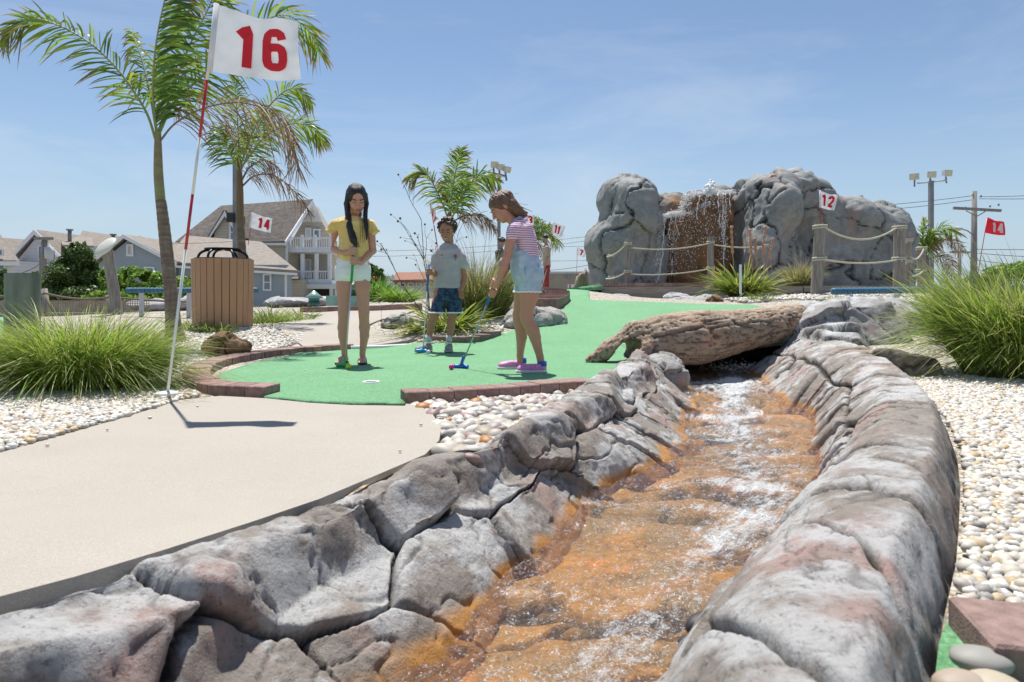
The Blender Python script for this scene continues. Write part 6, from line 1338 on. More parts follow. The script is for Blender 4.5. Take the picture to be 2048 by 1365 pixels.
hd = np.array(heads); s = r.uniform(.006, .018, len(hd)); o = link('seed_heads', mesh('seed_heads', (ICO1[0][None] * s[:, None, None] + hd[:, None]).reshape(-1, 3), (ICO1[1][None] + np.arange(len(hd))[:, None, None] * len(ICO1[0])).reshape(-1, 3)), M('seed_head', (.10, .06, .04), (.22, .13, .08), 40, .9), dt); o['kind'] = 'stuff'

# palms
def frond(root, pts, Y, Ll, n=46, cols=((.10, .20, .03),), roll=.5, dY=0., dead=0., tip=.35, seed=1, w=.014, droop=.35, start=.16, rr0=.014, sides=(1, -1), fwd=.55):
    n = int(n * 1.25); fwd = fwd * 1.5; r = np.random.default_rng(seed); P0 = np.array([W(p[0], p[1], Y + (dY * i / (len(pts) - 1)) + (p[2] if len(p) > 2 else 0)) for i, p in enumerate(pts)]); R_ = spline(P0, 60); T = nrm(np.gradient(R_, axis=0)); Ax = nrm(np.cross(T, (0, 1., 0))); Bx = np.cross(T, Ax)
    u = np.repeat(np.linspace(start, 1., n), len(sides)); sd = np.tile(sides, n); k = np.clip((u * 59).astype(int), 0, 59); N_l = len(u); m = 7
    ro = roll + r.normal(0, .22, N_l); S0 = (Ax[k] * np.cos(ro)[:, None] + Bx[k] * np.sin(ro)[:, None]) * sd[:, None]; d = nrm(S0 + T[k] * (fwd + .5 * u[:, None] ** 2) + r.normal(0, .17, (N_l, 3)))
    Ls = Ll * (.35 + .75 * np.sin(np.pi * np.clip(u * .88 + .12, 0, 1)) ** .8) * r.uniform(.72, 1.08, N_l); t = np.linspace(0, 1, m)[None, :, None]; P = R_[k][:, None] + d[:, None] * Ls[:, None, None] * t
    dr = droop * r.uniform(.3, 1.6, N_l); P[..., 2] -= (dr[:, None] * Ls[:, None]) * t[..., 0] ** 2; P += r.normal(0, .025 + .05 * dead, (N_l, 1, 3)) * Ll * 2 * t ** 2
    side = nrm(np.cross(np.gradient(P, axis=1), np.array([0, .8, .25]) + r.normal(0, .35, (N_l, 1, 3)))); ww = w * .66 * r.uniform(.6, 1.15, (N_l, 1)) * np.clip(np.sin(np.pi * np.clip(t[..., 0] * .93 + .07, 0, 1)) ** .6, .05, 1)
    if dead: ww = ww * .6
    V, F = ribbons(P, ww, side); c = np.array(cols)[r.integers(0, len(cols), N_l)] * r.uniform(.75, 1.25, (N_l, 1)); cc = c[:, None] * np.ones((1, m, 1)); br = np.array([(.30, .17, .08), (.42, .32, .22), (.20, .10, .05)])[r.integers(0, 3, N_l)][:, None]
    kk = sstep(.45, .95, t) * (r.random((N_l, 1, 1)) < tip + .5 * (u[:, None, None] > .7)); cc = cc * (1 - kk) + br * kk
    if dead: z = (r.random((N_l, 1, 1)) < dead); cc = np.where(z, br * np.ones((1, m, 1)), cc)
    o = link('frond', mesh('frond', V, F, True, col=np.repeat(cc.reshape(-1, 3), 2, 0)), m_dry if dead > .7 else m_leaf, root)
    MB().tube(R_, np.linspace(rr0, .003, 60), 7).build('rachis', M('rachis', (.22, .26, .07) if dead < .7 else (.20, .13, .08), None, rough=.5) if 0 else (m_rach if dead < .7 else m_stem), o, smooth=True)
m_rach = M('green_rachis', (.20, .25, .06), (.30, .32, .10), 9, .5)
def trunk(root, pts, Y, rad, mat, name='trunk', rings=0, n=16):
    P = spline(np.array([W(p[0], p[1], Y) for p in pts]), 90); rr_ = np.interp(np.linspace(0, 1, 90), np.linspace(0, 1, len(rad)), rad)
    if rings: rr_ = rr_ * (1 + .035 * (np.sin(np.linspace(0, 1, 90) * rings * 6.28) > .6))
    V, Q, T = tube(P, rr_, n); return link(name, mesh(name, V, [Q, T]), mat, root)
def trunkmat(name, a, b, c):
    m, t, bb = newmat(name); v = coords(t, (2, 2, 14)); v2 = coords(t, (9, 9, .8)); col = mixc(t, ramp(t, noise(t, v, 1.6, 5), .42, .6), a, b); col = mixc(t, ramp(t, noise(t, v2, 3, 6), .45, .75, 0, .7), col, c); t.links.new(col, bb.inputs['Base Color']); bb.inputs['Roughness'].default_value = .8; bump(t, bb, noise(t, v, 3, 5), .6, .01); return m
m_tr = trunkmat('palm_trunk', (.17, .125, .09), (.27, .215, .16), (.10, .07, .05)); m_sh = trunkmat('palm_crownshaft', (.24, .28, .10), (.26, .17, .12), (.32, .27, .20))
g1 = [(.20, .32, .03), (.28, .40, .04), (.10, .19, .03), (.36, .42, .05)]; g2 = [(.09, .18, .035), (.13, .24, .04), (.24, .36, .05)]
pm = thing('palm_tree', 'tallest palm at left with a ringed leaning trunk behind the big 16 flag', 'palm tree', W(350, 687, 6.9)); Y = 6.9
trunk(pm, [(352, 694), (347, 650), (343, 600), (333, 500), (324, 420), (321, 400)], Y, [.115, .075, .065, .06, .052, .048], m_tr, rings=26); trunk(pm, [(321, 402), (317, 350), (316, 300), (316, 262)], Y, [.048, .045, .038, .028], m_sh, 'crownshaft')
frond(pm, [(313, 285), (290, 220), (235, 140), (170, 80), (90, 42), (40, 46), (4, 90)], Y, .34, 64, g1, .55, -.5, 0, .45, 1, .016, .5)
frond(pm, [(315, 275), (306, 190), (312, 90), (332, -10), (352, -70)], Y, .56, 60, g2, .15, -.3, 0, .1, 2, .024, .45, start=.08, sides=(-1, -1), fwd=.55)
frond(pm, [(318, 268), (350, 205), (410, 148), (480, 80), (560, 30), (615, 60), (640, 110)], Y, .42, 60, g1, .6, .9, 0, .4, 3, .016, .5)
frond(pm, [(318, 285), (352, 246), (410, 216), (480, 206), (545, 226), (582, 272), (596, 345)], Y, .36, 70, [(.30, .17, .08), (.36, .24, .13), (.22, .13, .07)], .7, -.3, 1., 1., 4, .013, .8, rr0=.011)
frond(pm, [(314, 270), (300, 190), (284, 120), (262, 60)], Y, .26, 34, g1, .7, .5, 0, .6, 5, .016, .9, start=.3)
frond(pm, [(318, 262), (345, 180), (380, 90), (420, 10), (440, -60)], Y, .48, 52, g1, .4, .7, 0, .3, 6, .02, .6)
pm = thing('palm_tree', 'smaller palm beside the square grey pole with browned hanging fronds', 'palm tree', W(484, 640, 9.2)); Y = 9.2
trunk(pm, [(487, 650), (486, 560), (482, 470), (480, 440)], Y, [.075, .06, .052, .048], m_tr, rings=18); trunk(pm, [(480, 442), (480, 390), (479, 350), (478, 315)], Y, [.05, .045, .038, .025], M('rusty_crownshaft', (.20, .10, .06), (.16, .15, .07), 9, .8, stretch=(3, 3, .4)), 'crownshaft')
for i, (pts, Ll, cols, roll, dY, dead, n) in enumerate([([(480, 335), (477, 280), (473, 210), (468, 150)], .32, g1, .4, -.2, 0, 46), ([(482, 330), (505, 265), (545, 205), (585, 178), (620, 205)], .34, g1, .6, -.2, 0, 44), ([(483, 335), (530, 275), (585, 248), (625, 258), (648, 285)], .32, g1, .6, .2, 0, 44),
    ([(480, 345), (500, 300), (520, 250), (530, 215)], .36, g2, .5, .5, 0, 40), ([(479, 345), (462, 310), (446, 280), (438, 255)], .34, g2, .5, -.5, 0, 38),     ([(485, 372), (510, 352), (548, 352), (590, 385), (622, 428)], .20, [(.34, .20, .10), (.28, .16, .09)], .7, -.2, 1., 34), ([(484, 360), (500, 335), (530, 322), (560, 340)], .20, [(.34, .20, .10)], .7, .3, 1., 30)]):
    frond(pm, pts, Y, Ll, n, cols, roll, dY, dead, .35, 20 + i, .015, .55 if not dead else .9)
pm = thing('palm_tree', 'young palm rising behind the curly haired boy', 'palm tree', GT(905, 640)); Y = 10.2
trunk(pm, [(905, 640), (902, 540), (900, 470), (899, 425)], Y, [.07, .055, .045, .03], m_tr, rings=14)
for i, (pts, Ll, cols, roll, dY, dead, n) in enumerate([([(897, 440), (875, 385), (848, 345), (816, 358)], .30, g1 + [(.34, .16, .08)], .6, -.2, 0, 44), ([(900, 435), (906, 375), (914, 330), (922, 298)], .34, g1, .3, -.2, 0, 46), ([(903, 438), (930, 385), (958, 352), (996, 362)], .32, g1, .6, .1, 0, 44),
    ([(902, 440), (920, 400), (934, 350)], .30, g2, .5, -.5, 0, 34), ([(901, 440), (900, 400), (896, 350)], .32, g2, .4, .3, 0, 34), ([(904, 445), (930, 432), (965, 434), (994, 462)], .18, [(.34, .22, .13), (.28, .18, .10)], .7, -.1, 1., 46)]):
    frond(pm, pts, Y, Ll, n, cols, roll, dY, dead, .35, 40 + i, .015, .5 if not dead else .8)
pm = thing('palm_tree', 'small distant palm partly hidden by the girl in overalls', 'palm tree', W(1064, 590, 25.)); Y = 25.
trunk(pm, [(1064, 592), (1064, 540), (1064, 488)], Y, [.13, .1, .06], m_tr)
for i, (pts, Ll, cols, dead) in enumerate([([(1064, 490), (1072, 462), (1080, 440)], .58, g1, 0), ([(1064, 490), (1082, 470), (1102, 466), (1118, 490)], .55, g1, 0), ([(1064, 490), (1055, 462), (1045, 445)], .55, g1, 0), ([(1064, 490), (1068, 458), (1066, 434)], .38, g2, 0), ([(1064, 492), (1076, 486), (1082, 500), (1084, 520)], .25, [(.30, .2, .12)], 1.), ([(1064, 490), (1084, 462), (1100, 450)], .36, g2, 0)]): frond(pm, pts, Y, Ll, 30, cols, .5, 0, dead, .3, 60 + i, .022, .5)
pm = thing('palm_tree', 'small palm with brown curled fronds at the right end of the rock wall', 'palm tree', W(1848, 600, 20.)); Y = 20.
trunk(pm, [(1848, 602), (1850, 550), (1852, 512)], Y, [.15, .12, .07], m_tr)
for i, (pts, Ll, cols, dead) in enumerate([([(1852, 515), (1860, 480), (1884, 458), (1916, 470)], .55, g1, 0), ([(1852, 515), (1846, 480), (1850, 440)], .5, g1, 0), ([(1852, 515), (1872, 492), (1902, 482), (1926, 505)], .40, [(.34, .2, .12)], 1.), ([(1852, 520), (1878, 514), (1898, 524), (1906, 552)], .35, [(.34, .2, .12)], 1.), ([(1852, 515), (1850, 490), (1866, 465)], .5, g2, 0), ([(1852, 515), (1858, 495), (1880, 480)], .4, g2, 0)]): frond(pm, pts, Y, Ll, 34, cols, .6, 0, dead, .3, 80 + i, .026, .5)

# leafy shrubs and trees far off
def foliage(name, label, cat, blobs, n, ls, cols, seed, base, Y, trunkr=.08):
    r = np.random.default_rng(seed); root = thing(name, label, cat, base); vol = np.array([b[1][0] * b[1][1] * b[1][2] for b in blobs]) ** .7; k = r.choice(len(blobs), n, p=vol / vol.sum()); C = np.array([b[0] for b in blobs]); Rr = np.array([b[1] for b in blobs])
    d = nrm(r.normal(0, 1, (n, 3))); P = C[k] + d * Rr[k] * (r.uniform(.45, 1.08, n) ** .6)[:, None]; P += .12 * Rr[k] * np.stack([fbm(P, 2.5, 3, q) for q in (1, 2, 3)], -1) * 2
    ok = vnoise(P, 3.2 / max(Rr.max(), .5), seed) > -.45; P = P[ok]; n = len(P); d = d[ok]
    nn = nrm(d + r.normal(0, .6, (n, 3))); a = nrm(np.cross(nn, r.normal(0, 1, (n, 3)))); b = np.cross(nn, a); s = ls * r.uniform(.6, 1.3, (n, 1)); V = np.stack([P - a * s, P + b * s * .45, P + a * s, P - b * s * .45], 1).reshape(-1, 3); F = np.arange(n * 4).reshape(-1, 4)
    c = np.array(cols)[r.integers(0, len(cols), n)] * r.uniform(.7, 1.25, (n, 1)); link('crown', mesh('crown', V, F, True, col=np.repeat(c, 4, 0)), m_leaf, root)
    bs = np.array(base); mb = MB()
    for b_ in blobs[:6]: mb.tube([bs, (bs + np.array(b_[0])) / 2 + r.normal(0, .05, 3), np.array(b_[0])], [trunkr, trunkr * .6, trunkr * .25], 6)
    mb.build('trunk', m_stem, root, smooth=True)
def fb(px, py, Y, rx, ry): s = Y / FX; return (W(px, py, Y), (rx * s, rx * s * .8, ry * s))
JU = [(.04, .08, .022), (.07, .13, .03), (.12, .20, .04), (.20, .28, .06)]; BR = [(.19, .34, .04), (.28, .45, .06), (.12, .22, .035), (.38, .52, .10)]
foliage('evergreen_tree', 'dark irregular evergreen in front of the pale gabled house', 'evergreen', [fb(158, 515, 24, 22, 30), fb(150, 495, 24, 12, 14), fb(140, 550, 24, 45, 28), fb(110, 580, 24, 30, 22), fb(180, 560, 24, 24, 34), fb(165, 590, 24, 70, 22), fb(128, 530, 24, 14, 18), fb(185, 530, 24, 12, 20), fb(70, 556, 24, 10, 16), fb(90, 575, 24, 20, 20), fb(60, 592, 24, 30, 20), fb(210, 575, 24, 16, 26), fb(172, 535, 24, 10, 16), fb(135, 505, 24, 7, 12), fb(168, 500, 24, 6, 18)], 36000, .06, JU, 3, W(150, 615, 24), 24)
foliage('shrub', 'dark green shrub at the left picture edge behind the thick green post', 'shrub', [fb(5, 575, 24, 26, 26), fb(-40, 580, 24, 40, 26), fb(6, 548, 24, 8, 12), fb(40, 592, 24, 40, 18)], 9000, .08, JU, 5, W(5, 610, 24), 24)
foliage('shrub', 'bright green bushy shrub in front of the blue grey gable', 'shrub', [fb(235, 570, 22, 30, 34), fb(285, 575, 22, 30, 30), fb(265, 550, 22, 20, 16), fb(300, 560, 22, 22, 20), fb(250, 600, 22, 70, 20), fb(222, 590, 22, 20, 24), fb(320, 568, 22, 18, 22), fb(212, 560, 22, 14, 24), fb(330, 600, 22, 40, 18)], 26000, .085, BR, 6, W(260, 615, 22), 22)
foliage('shrub', 'bright green low shrub between the palm trunk and the slatted bin', 'shrub', [fb(362, 582, 22, 38, 26), fb(400, 592, 22, 30, 22), fb(330, 590, 22, 24, 20), fb(380, 572, 22, 16, 10)], 10000, .08, BR, 7, W(365, 615, 22), 22)
foliage('tree', 'dark green tree top beyond the white railing', 'tree', [fb(747, 548, 45, 20, 16), fb(738, 556, 45, 14, 14), fb(762, 560, 45, 10, 8)], 3500, .16, JU, 8, W(748, 585, 45), 45)
foliage('shrub', 'green roadside shrubs low beyond the right grass clump', 'shrub', [fb(2020, 545, 40, 40, 14), fb(2080, 540, 40, 50, 20), fb(1975, 560, 40, 40, 12)], 5000, .16, BR, 9, W(2020, 580, 40), 40)

# a few stray pebbles kicked onto the walkway and the turf, and the dead blades lying around the left clump
r = np.random.default_rng(77); ms = []
for k, (px, py, l) in enumerate([(95, 893, 'stray white pebble on the walkway near the left picture edge'), (215, 862, 'stray pebble on the walkway between the flag stand and left edge'), (300, 838, 'small stray pebble on the walkway below the flag stand'), (395, 815, 'stray pebble on the walkway left of the flag shadow'),
        (842, 852, 'stray pebble on the walkway by the river stones'), (800, 905, 'stray pebble near the rounded walkway edge'), (868, 800, 'tiny pebble on the paver border end'), (610, 742, 'tiny stray pebble on the green left of the cup'), (1120, 760, 'tiny stray pebble on the green by the straight pavers')]):
    cc = PC[r.integers(0, 5)]; v = ICO2[0] * np.array([1, .75, .55]) * r.uniform(.006, .011); me = mesh('pebble', v, ICO2[1], col=np.broadcast_to(cc, v.shape)); o = link('pebble', me, m_pebble); o.location = tuple(G(px, py, .06 if k == 6 else 0) + (0, 0, .006)); o.rotation_euler = (0, 0, r.uniform(0, 6)); tag(o, l, 'pebble')
g, s, z = scatter(np.array([G(*p)[:2] for p in [(0, 800), (0, 775), (380, 770), (420, 805), (300, 815)]]), .05, .01, .02, 88, dens=.6); n = len(g); a = r.uniform(0, 6.28, n); L2 = r.uniform(.04, .13, n); t = np.linspace(-.5, .5, 5)[None, :, None]
P = np.c_[g, z + .022][:, None] + np.stack([np.cos(a), np.sin(a), r.normal(0, .12, n)], -1)[:, None] * L2[:, None, None] * t; V, F = ribbons(P, np.full((n, 5), .0022), np.stack([-np.sin(a), np.cos(a), 0 * a], -1)[:, None] * np.ones((1, 5, 1)))
o = tag(link('dead_grass', mesh('dead_grass', V, F, True, col=np.broadcast_to((.42, .34, .2), V.shape)), m_dry), 'scattered straw coloured dead blades around the left grass clump', 'dead grass', kind='stuff')
# ================================================================ people
from mathutils.bvhtree import BVHTree
def clothmat(name, c1, c2, sc=14, bs=.3, trans=0, rough=.85): return M(name, c1, c2, sc, rough, bs, 60, .004, trans=trans, sheen=.15)
def skinmat(name, c):
    m = M(name, tuple(x * .93 for x in c), c, 9, .48, .1, 200, .001); b = m.node_tree.nodes['Principled BSDF']; b.inputs['Subsurface Weight'].default_value = .12; b.inputs['Subsurface Radius'].default_value = (.02, .008, .004); b.inputs['Subsurface Scale'].default_value = .3; return m
def hairmat(name, a, b_):
    m, t, b = newmat(name); v = coords(t, (6, 6, .7)); t.links.new(mixc(t, ramp(t, noise(t, v, 26, 5), .3, .7), a, b_), b.inputs['Base Color']); b.inputs['Roughness'].default_value = .42; bump(t, b, noise(t, v, 40, 4), .8, .006); return m
m_dark = M('iris_dark', (.015, .010, .008), None, rough=.3); m_lip = M('lip', (.46, .17, .14), None, rough=.45); m_teeth = M('tooth_white', (.7, .68, .62), None, rough=.3)
def frame(fwd, up): f = nrm(fwd); r_ = nrm(np.cross(f, up)); u = np.cross(r_, f); return r_, f, u
def head(S, c, s, fwd, up, man=False):
    r_, f, u = frame(fwd, up); Rm = np.stack([r_, f, u], 1); q = lambda a, b, d: np.array(c) + (r_ * a + f * b + u * d) * s
    S.ell(q(0, -.012, .025), np.array((.071, .088, .082)) * s, Rm, .02); S.ell(q(0, .022, -.035), np.array((.054, .060, .064)) * s, Rm, .02); S.ell(q(0, .052, -.082), np.array((.022, .020, .018)) * s, Rm, .02)
    for a in (-1, 1):
        S.ell(q(a * .030, .058, -.030), np.array((.020, .018, .020)) * s, Rm, .015); S.ell(q(a * .071, -.010, -.008), np.array((.008, .018, .028)) * s, Rm, .006)
        S.ell(q(a * .028, .085, .003), np.array((.016, .010, .009)) * s, Rm, .010, sub=True)
        S.cap(q(a * .012, .080, .016), q(a * .042, .070, .016), .007 * s, .006 * s, .008)
        S.ell(q(a * .028, .070, .001), np.array((.013, .010, .010)) * s, Rm, .004)
    S.cap(q(0, .078, .010), q(0, .098, -.028), .007 * s, .0105 * s, .008); S.ell(q(.009, .089, -.032), (.007 * s,) * 3, None, .005); S.ell(q(-.009, .089, -.032), (.007 * s,) * 3, None, .005)
    S.ell(q(0, .077, -.054), np.array((.021, .012, .011)) * s, Rm, .008)
    return q, Rm
def face(root, q, Rm, s, smile=False, brow=(.03, .02, .015), mb_=None):
    for a in (-1, 1):
        V = ICO2[0] * np.array([.0125, .004, .0030]) * s; link('eye', mesh('eye', V @ Rm.T + q(a * .028, .0785, .000), ICO2[1]), m_dark, root)
        P = spline([q(a * .014, .0855, .019), q(a * .028, .083, .025), q(a * .046, .070, .020)], 8); MB().tube(P, [.002 * s, .0032 * s, .0034 * s, .0034 * s, .0034 * s, .003 * s, .0024 * s, .001 * s], 6).build('eyebrow', m_dark, root, smooth=True)
    P = spline([q(-.021, .078, -.0545), q(-.010, .0885, -.052), q(0, .0895, -.0535), q(.010, .0885, -.052), q(.021, .078, -.0545)], 12); MB().tube(P, np.array([.002] + [.0045] * 10 + [.002]) * s, 6).build('lip', m_lip, root, smooth=True)
    P = spline([q(-.019, .077, -.059), q(0, .088, -.062), q(.019, .077, -.059)], 10); MB().tube(P, np.array([.002] + [.0048] * 8 + [.002]) * s, 6).build('lip', m_lip, root, smooth=True)
    if smile: P = spline([q(-.015, .084, -.056), q(0, .0925, -.0575), q(.015, .084, -.056)], 8); MB().tube(P, .0032 * s, 6).build('teeth', m_teeth, root, smooth=True)
def grip_hand(S, wrist, gp, ax, front, s=1., flip=1):
    wrist, gp = np.array(wrist), np.array(gp); a = nrm(ax); d = wrist - gp; d = nrm(d - a * (d @ a)); f = np.array(front, float); f = f - a * (f @ a) - d * (f @ d); f = nrm(f)
    S.ell(gp + d * .026 * s - f * .002, np.array((.020, .017, .034)) * s, np.stack([d, f, a], 1), .012); S.cap(wrist, gp + d * .034 * s, .018 * s, .019 * s, .015)
    for i in range(4):
        q = gp + a * (-.026 + .0172 * i) * s; r0 = [.0085, .0088, .0085, .0075][i] * s; ln = [1, 1.05, 1, .85][i]
        S.chain([q + d * .030 * s, q + d * .024 * s + f * .020 * s, q + d * .002 * s + f * .0265 * s, q - d * .0185 * s * ln + f * .016 * s, q - d * .020 * s * ln - f * .003 * s], [r0 * 1.1, r0 * 1.05, r0, r0 * .95, r0 * .85], k=.0035)
    S.chain([gp - a * .022 * s + d * .028 * s - f * .012 * s, gp - a * .030 * s + d * .006 * s - f * .019 * s, gp - a * .020 * s - d * .014 * s - f * .015 * s], [.011 * s, .0098 * s, .008 * s], k=.006)
def fist(S, wrist, c, s=1., side=1):
    wrist, c = np.array(wrist), np.array(c); a = nrm(c - wrist); S.cap(wrist, c, .017 * s, .020 * s, .012); S.ell(c, np.array((.017, .027, .028)) * s, None, .01)
    for i in range(4):
        q = c + np.array([side * .002, -.028 + .0165 * i, -.012]) * s; S.chain([q + (side * -.008 * s, 0, .004), q + np.array((side * -.012, 0, -.020)) * s, q + np.array((side * .004, 0, -.032)) * s, q + np.array((side * .014, 0, -.018)) * s], [.0088 * s, .0085 * s, .008 * s, .007 * s], k=.003)
    S.chain([c + np.array((side * .012, -.014, .012)) * s, c + np.array((side * .018, -.030, -.004)) * s, c + np.array((side * .010, -.036, -.020)) * s], [.010 * s, .009 * s, .0075 * s], k=.004)
def put(S, name, mat, root, disp=None, extra=None):
    V, Q = S.surface()
    if disp is not None: N = vnormals(V, Q); V = V + N * disp(V, N)[:, None]
    link(name, mesh(name, V, Q, True), mat, root); return V, Q
def folds(amp, sc=(10, 10, 3), seed=2):
    return lambda V, N: amp * (fbm(V * np.array(sc), 1, 3, seed) - .3 * np.abs(fbm(V * np.array(sc), 2.2, 2, seed + 4)))
def putter(top, bottom, head_at, gcol, ghead, label, gl=.24, hd=(1, 0, 0), shaftc=(.62, .64, .66)):
    top, bottom = np.array(top), np.array(bottom); root = thing('golf_putter', label, 'putter', bottom); u = nrm(bottom - top)
    tubo([top, top + u * gl], [.0125, .0105], 'grip', M('putter_grip', gcol, None, rough=.5), root, 12); tubo([top + u * gl, bottom + (0, 0, .02)], .0058, 'shaft', M('putter_shaft', shaftc, None, rough=.25, metal=.5), root, 10)
    mh = M('putter_head', ghead, None, rough=.35); c = np.array(head_at); S = SDF(c - .09, c + (.09, .09, .14), .0035); h_ = nrm(hd)
    S.cap(bottom + (0, 0, .05), c + (0, 0, .018), .011, .013, .01); S.cap(c + h_ * .045 + (0, 0, .015), c - h_ * .045 + (0, 0, .015), .016, .016, .01, sq=None); S.cap(c + h_ * .05 + (0, 0, .013), c + h_ * .05 + np.array([h_[1], -h_[0], 0]) * .02 + (0, 0, .013), .012, .011, .008)
    S.cut((0, 0, .0045 + float(0)), (0, 0, -1)); put(S, 'putter_head', mh, root); return root
UPZ = np.array([0, 0, 1.])

# ---- girl in the yellow blouse
Y0 = 5.64; w = lambda px, py, dy=0.: W(px, py, Y0 + dy)
m_sk1 = skinmat('light_skin', (.62, .29, .215)); m_hair1 = hairmat('black_hair', (.008, .007, .007), (.022, .018, .016))
p1 = thing('person', 'girl with long black hair in a yellow blouse and white shorts', 'person', (float(w(706, 0)[0]), Y0, 0))
ctop, cbot = w(708, 492, -.17), G(691, 733) + (0, 0, .02); cax = nrm(cbot - ctop)
def onclub(z, a=None, b=None): a = ctop if a is None else a; b = cbot if b is None else b; t = (a[2] - z) / (a[2] - b[2]); return a + (b - a) * t
S = SDF(w(640, 362, -.34) * (1, 1, 0) + (0, 0, -.01), w(772, 360, .25) * (1, 1, 0) + (0, 0, 1.52), .0042)
hc = w(713, 399, -.015); f1, u1 = np.array((.40, -1, -.55)), UPZ + np.array((0.06, -.3, 0)); q1, R1 = head(S, hc, 1.08, f1, u1)
S.cap(w(707, 442, .03), w(710, 420, .015), .036, .037, .02)
S.loft([w(707, 520), w(707, 500), w(707, 470), w(707, 450), w(707, 440, .01)], [.11, .095, .105, .10, .05], [.085, .075, .08, .07, .045], (1, 0, 0), .02)
S.cap(w(675, 450), w(738, 450), .04, .04, .02)
for pts, rr_, wr, gp in (([w(674, 453), w(659, 496, .02)], [.036, .027], w(690, 507, -.125), onclub(w(0, 506)[2])), ([w(741, 454), w(746, 502, .01)], [.036, .027], w(722, 526, -.125), onclub(w(0, 524)[2]))):
    S.chain(pts, rr_, k=.015); S.chain([pts[-1], pts[-1] * .55 + wr * .45, wr], [.0275, .026, .0175], k=.012); grip_hand(S, wr, gp, cax, (0, -1, 0), .98)
for hx, kx, cx_, ax_, fx in ((690, 687, 686, 689, 685), (722, 728, 729, 725, 730)):
    S.chain([w(hx, 530, .0), w(hx - (2 if hx < 700 else -3), 575, -.01), w(kx, 624, -.012), w(kx, 633, -.008)], [.074, .060, .041, .040], k=.02); S.chain([w(kx, 633, -.008), w(cx_, 655, .014), w(cx_, 672, .012), w(ax_, 706, .01)], [.040, .043, .037, .0235], k=.012)
    an = w(ax_, 710, .01); S.chain([an, np.array([an[0], an[1] + .018, .04])], [.024, .024], k=.012); tx = w(fx, 0)[0]
    S.chain([np.array([an[0], an[1] + .02, .036]), np.array([(an[0] + tx) / 2, an[1] - .055, .042]), np.array([tx, an[1] - .115, .028])], [.024, .024, .017], k=.012, sq=(1.15, 1, .9))
    for t_ in range(5): o_ = (t_ - 2) * .012; S.cap((tx + o_, an[1] - .115, .026), (tx + o_ * 1.15, an[1] - .148 + abs(o_) * .6, .022), .0085, .0068, .004)
V1, Q1 = put(S, 'body', m_sk1, p1); face(p1, q1, R1, 1.08)
S = SDF(w(640, 420, -.2) * (1, 1, 0) + (0, 0, .70), w(770, 430, .2) * (1, 1, 0) + (0, 0, 1.26), .0045)
S.loft([w(706, 520, -.01), w(706, 513, -.01), w(706, 500, -.01), w(706, 482, -.005), w(706, 464), w(706, 450), w(707, 442, .01), w(708, 435, .012)], [.105, .122, .128, .118, .118, .118, .095, .055], [.098, .112, .112, .104, .102, .092, .075, .055], (1, 0, 0), .012)
S.chain([w(684, 446), w(672, 452), w(665, 460)], [.045, .046, .042], k=.02); S.chain([w(730, 447), w(741, 453), w(747, 461)], [.045, .046, .042], k=.02); S.cut(w(708, 434, 0), (0, .1, 1))
m_yel = clothmat('yellow_cotton', (.86, .58, .19), (.92, .68, .27), 9, .4, trans=.12)
put(S, 'blouse', m_yel, p1, folds(.010, (26, 26, 5), 3))
for cx_, cy_, sgn in ((662, 463, -1), (749, 464, 1)):
    th = np.linspace(0, 2 * np.pi, 60); ce = w(cx_, cy_); nrm_ax = nrm(w(659 if sgn < 0 else 754, 480) - ce); e1 = nrm(np.cross(nrm_ax, (0, 1, 0))); e2 = np.cross(nrm_ax, e1); P = ce + (e1 * np.cos(th)[:, None] + e2 * np.sin(th)[:, None]) * .038 + nrm_ax * (.006 * np.sin(th * 9))[:, None]; MB().tube(P, .008, 6).build('sleeve_frill', m_yel, p1, smooth=True)
S = SDF(w(655, 0, -.2) * (1, 1, 0) + (0, 0, .62), w(760, 0, .2) * (1, 1, 0) + (0, 0, .93), .0045)
S.loft([w(706, 550), w(706, 540), w(706, 525), w(706, 508)], [.140, .141, .134, .112], [.108, .110, .105, .09], (1, 0, 0), .01); S.cap(w(689, 540), w(689, 572), .078, .073, .01); S.cap(w(723, 540), w(723, 572), .078, .073, .01); S.cut(w(700, 563), (0, 0, -1)); S.cap(w(706, 585, -.15), w(706, 552, 0), .006, .002, .01, sub=True)
m_wsh = clothmat('white_denim', (.84, .80, .84), (.88, .84, .88), 6, .25); V_, Q_ = put(S, 'shorts', m_wsh, p1, folds(.003, (20, 20, 12), 5))
MB().tube([w(674, 516, -.03), w(690, 518, -.10), w(706, 518.5, -.113), w(722, 518, -.10), w(739, 516, -.03)], .0035, 5).build('waist_seam', m_wsh, p1, smooth=True)
# hair
S = SDF(hc - (.16, .2, .55), hc + (.16, .18, .16), .0045); r_, f_, u_ = frame(f1, u1)
S.ell(q1(0, -.018, .028), np.array((.0775, .096, .091)) * 1.08, R1, .01); S.ell(q1(0, .095, -.03), (.062, .075, .082), R1, .012, sub=True); S.ell(q1(0, .085, .03), (.045, .05, .045), R1, .012, sub=True)
S.chain([q1(.062, .01, .04), q1(.076, .015, -.03), w(696, 430, -.045), w(700, 455, -.080), w(707, 480, -.112), w(712, 494, -.122)], [.024, .022, .024, .030, .030, .008], k=.006)
S.chain([q1(-.062, .01, .04), q1(-.074, .012, -.03), w(730, 432, -.045), w(733, 455, -.080), w(733, 480, -.100)], [.022, .020, .017, .017, .005], k=.006)
S.chain([q1(0, -.09, .0), w(712, 428, .085), w(712, 458, .10)], [.05, .042, .03], k=.02)
put(S, 'hair', m_hair1, p1, lambda V, N: .0022 * vnoise(V * np.array([1, 1, .05]), 60, 3) + .0012 * vnoise(V * np.array([1, 1, .06]), 120, 5))
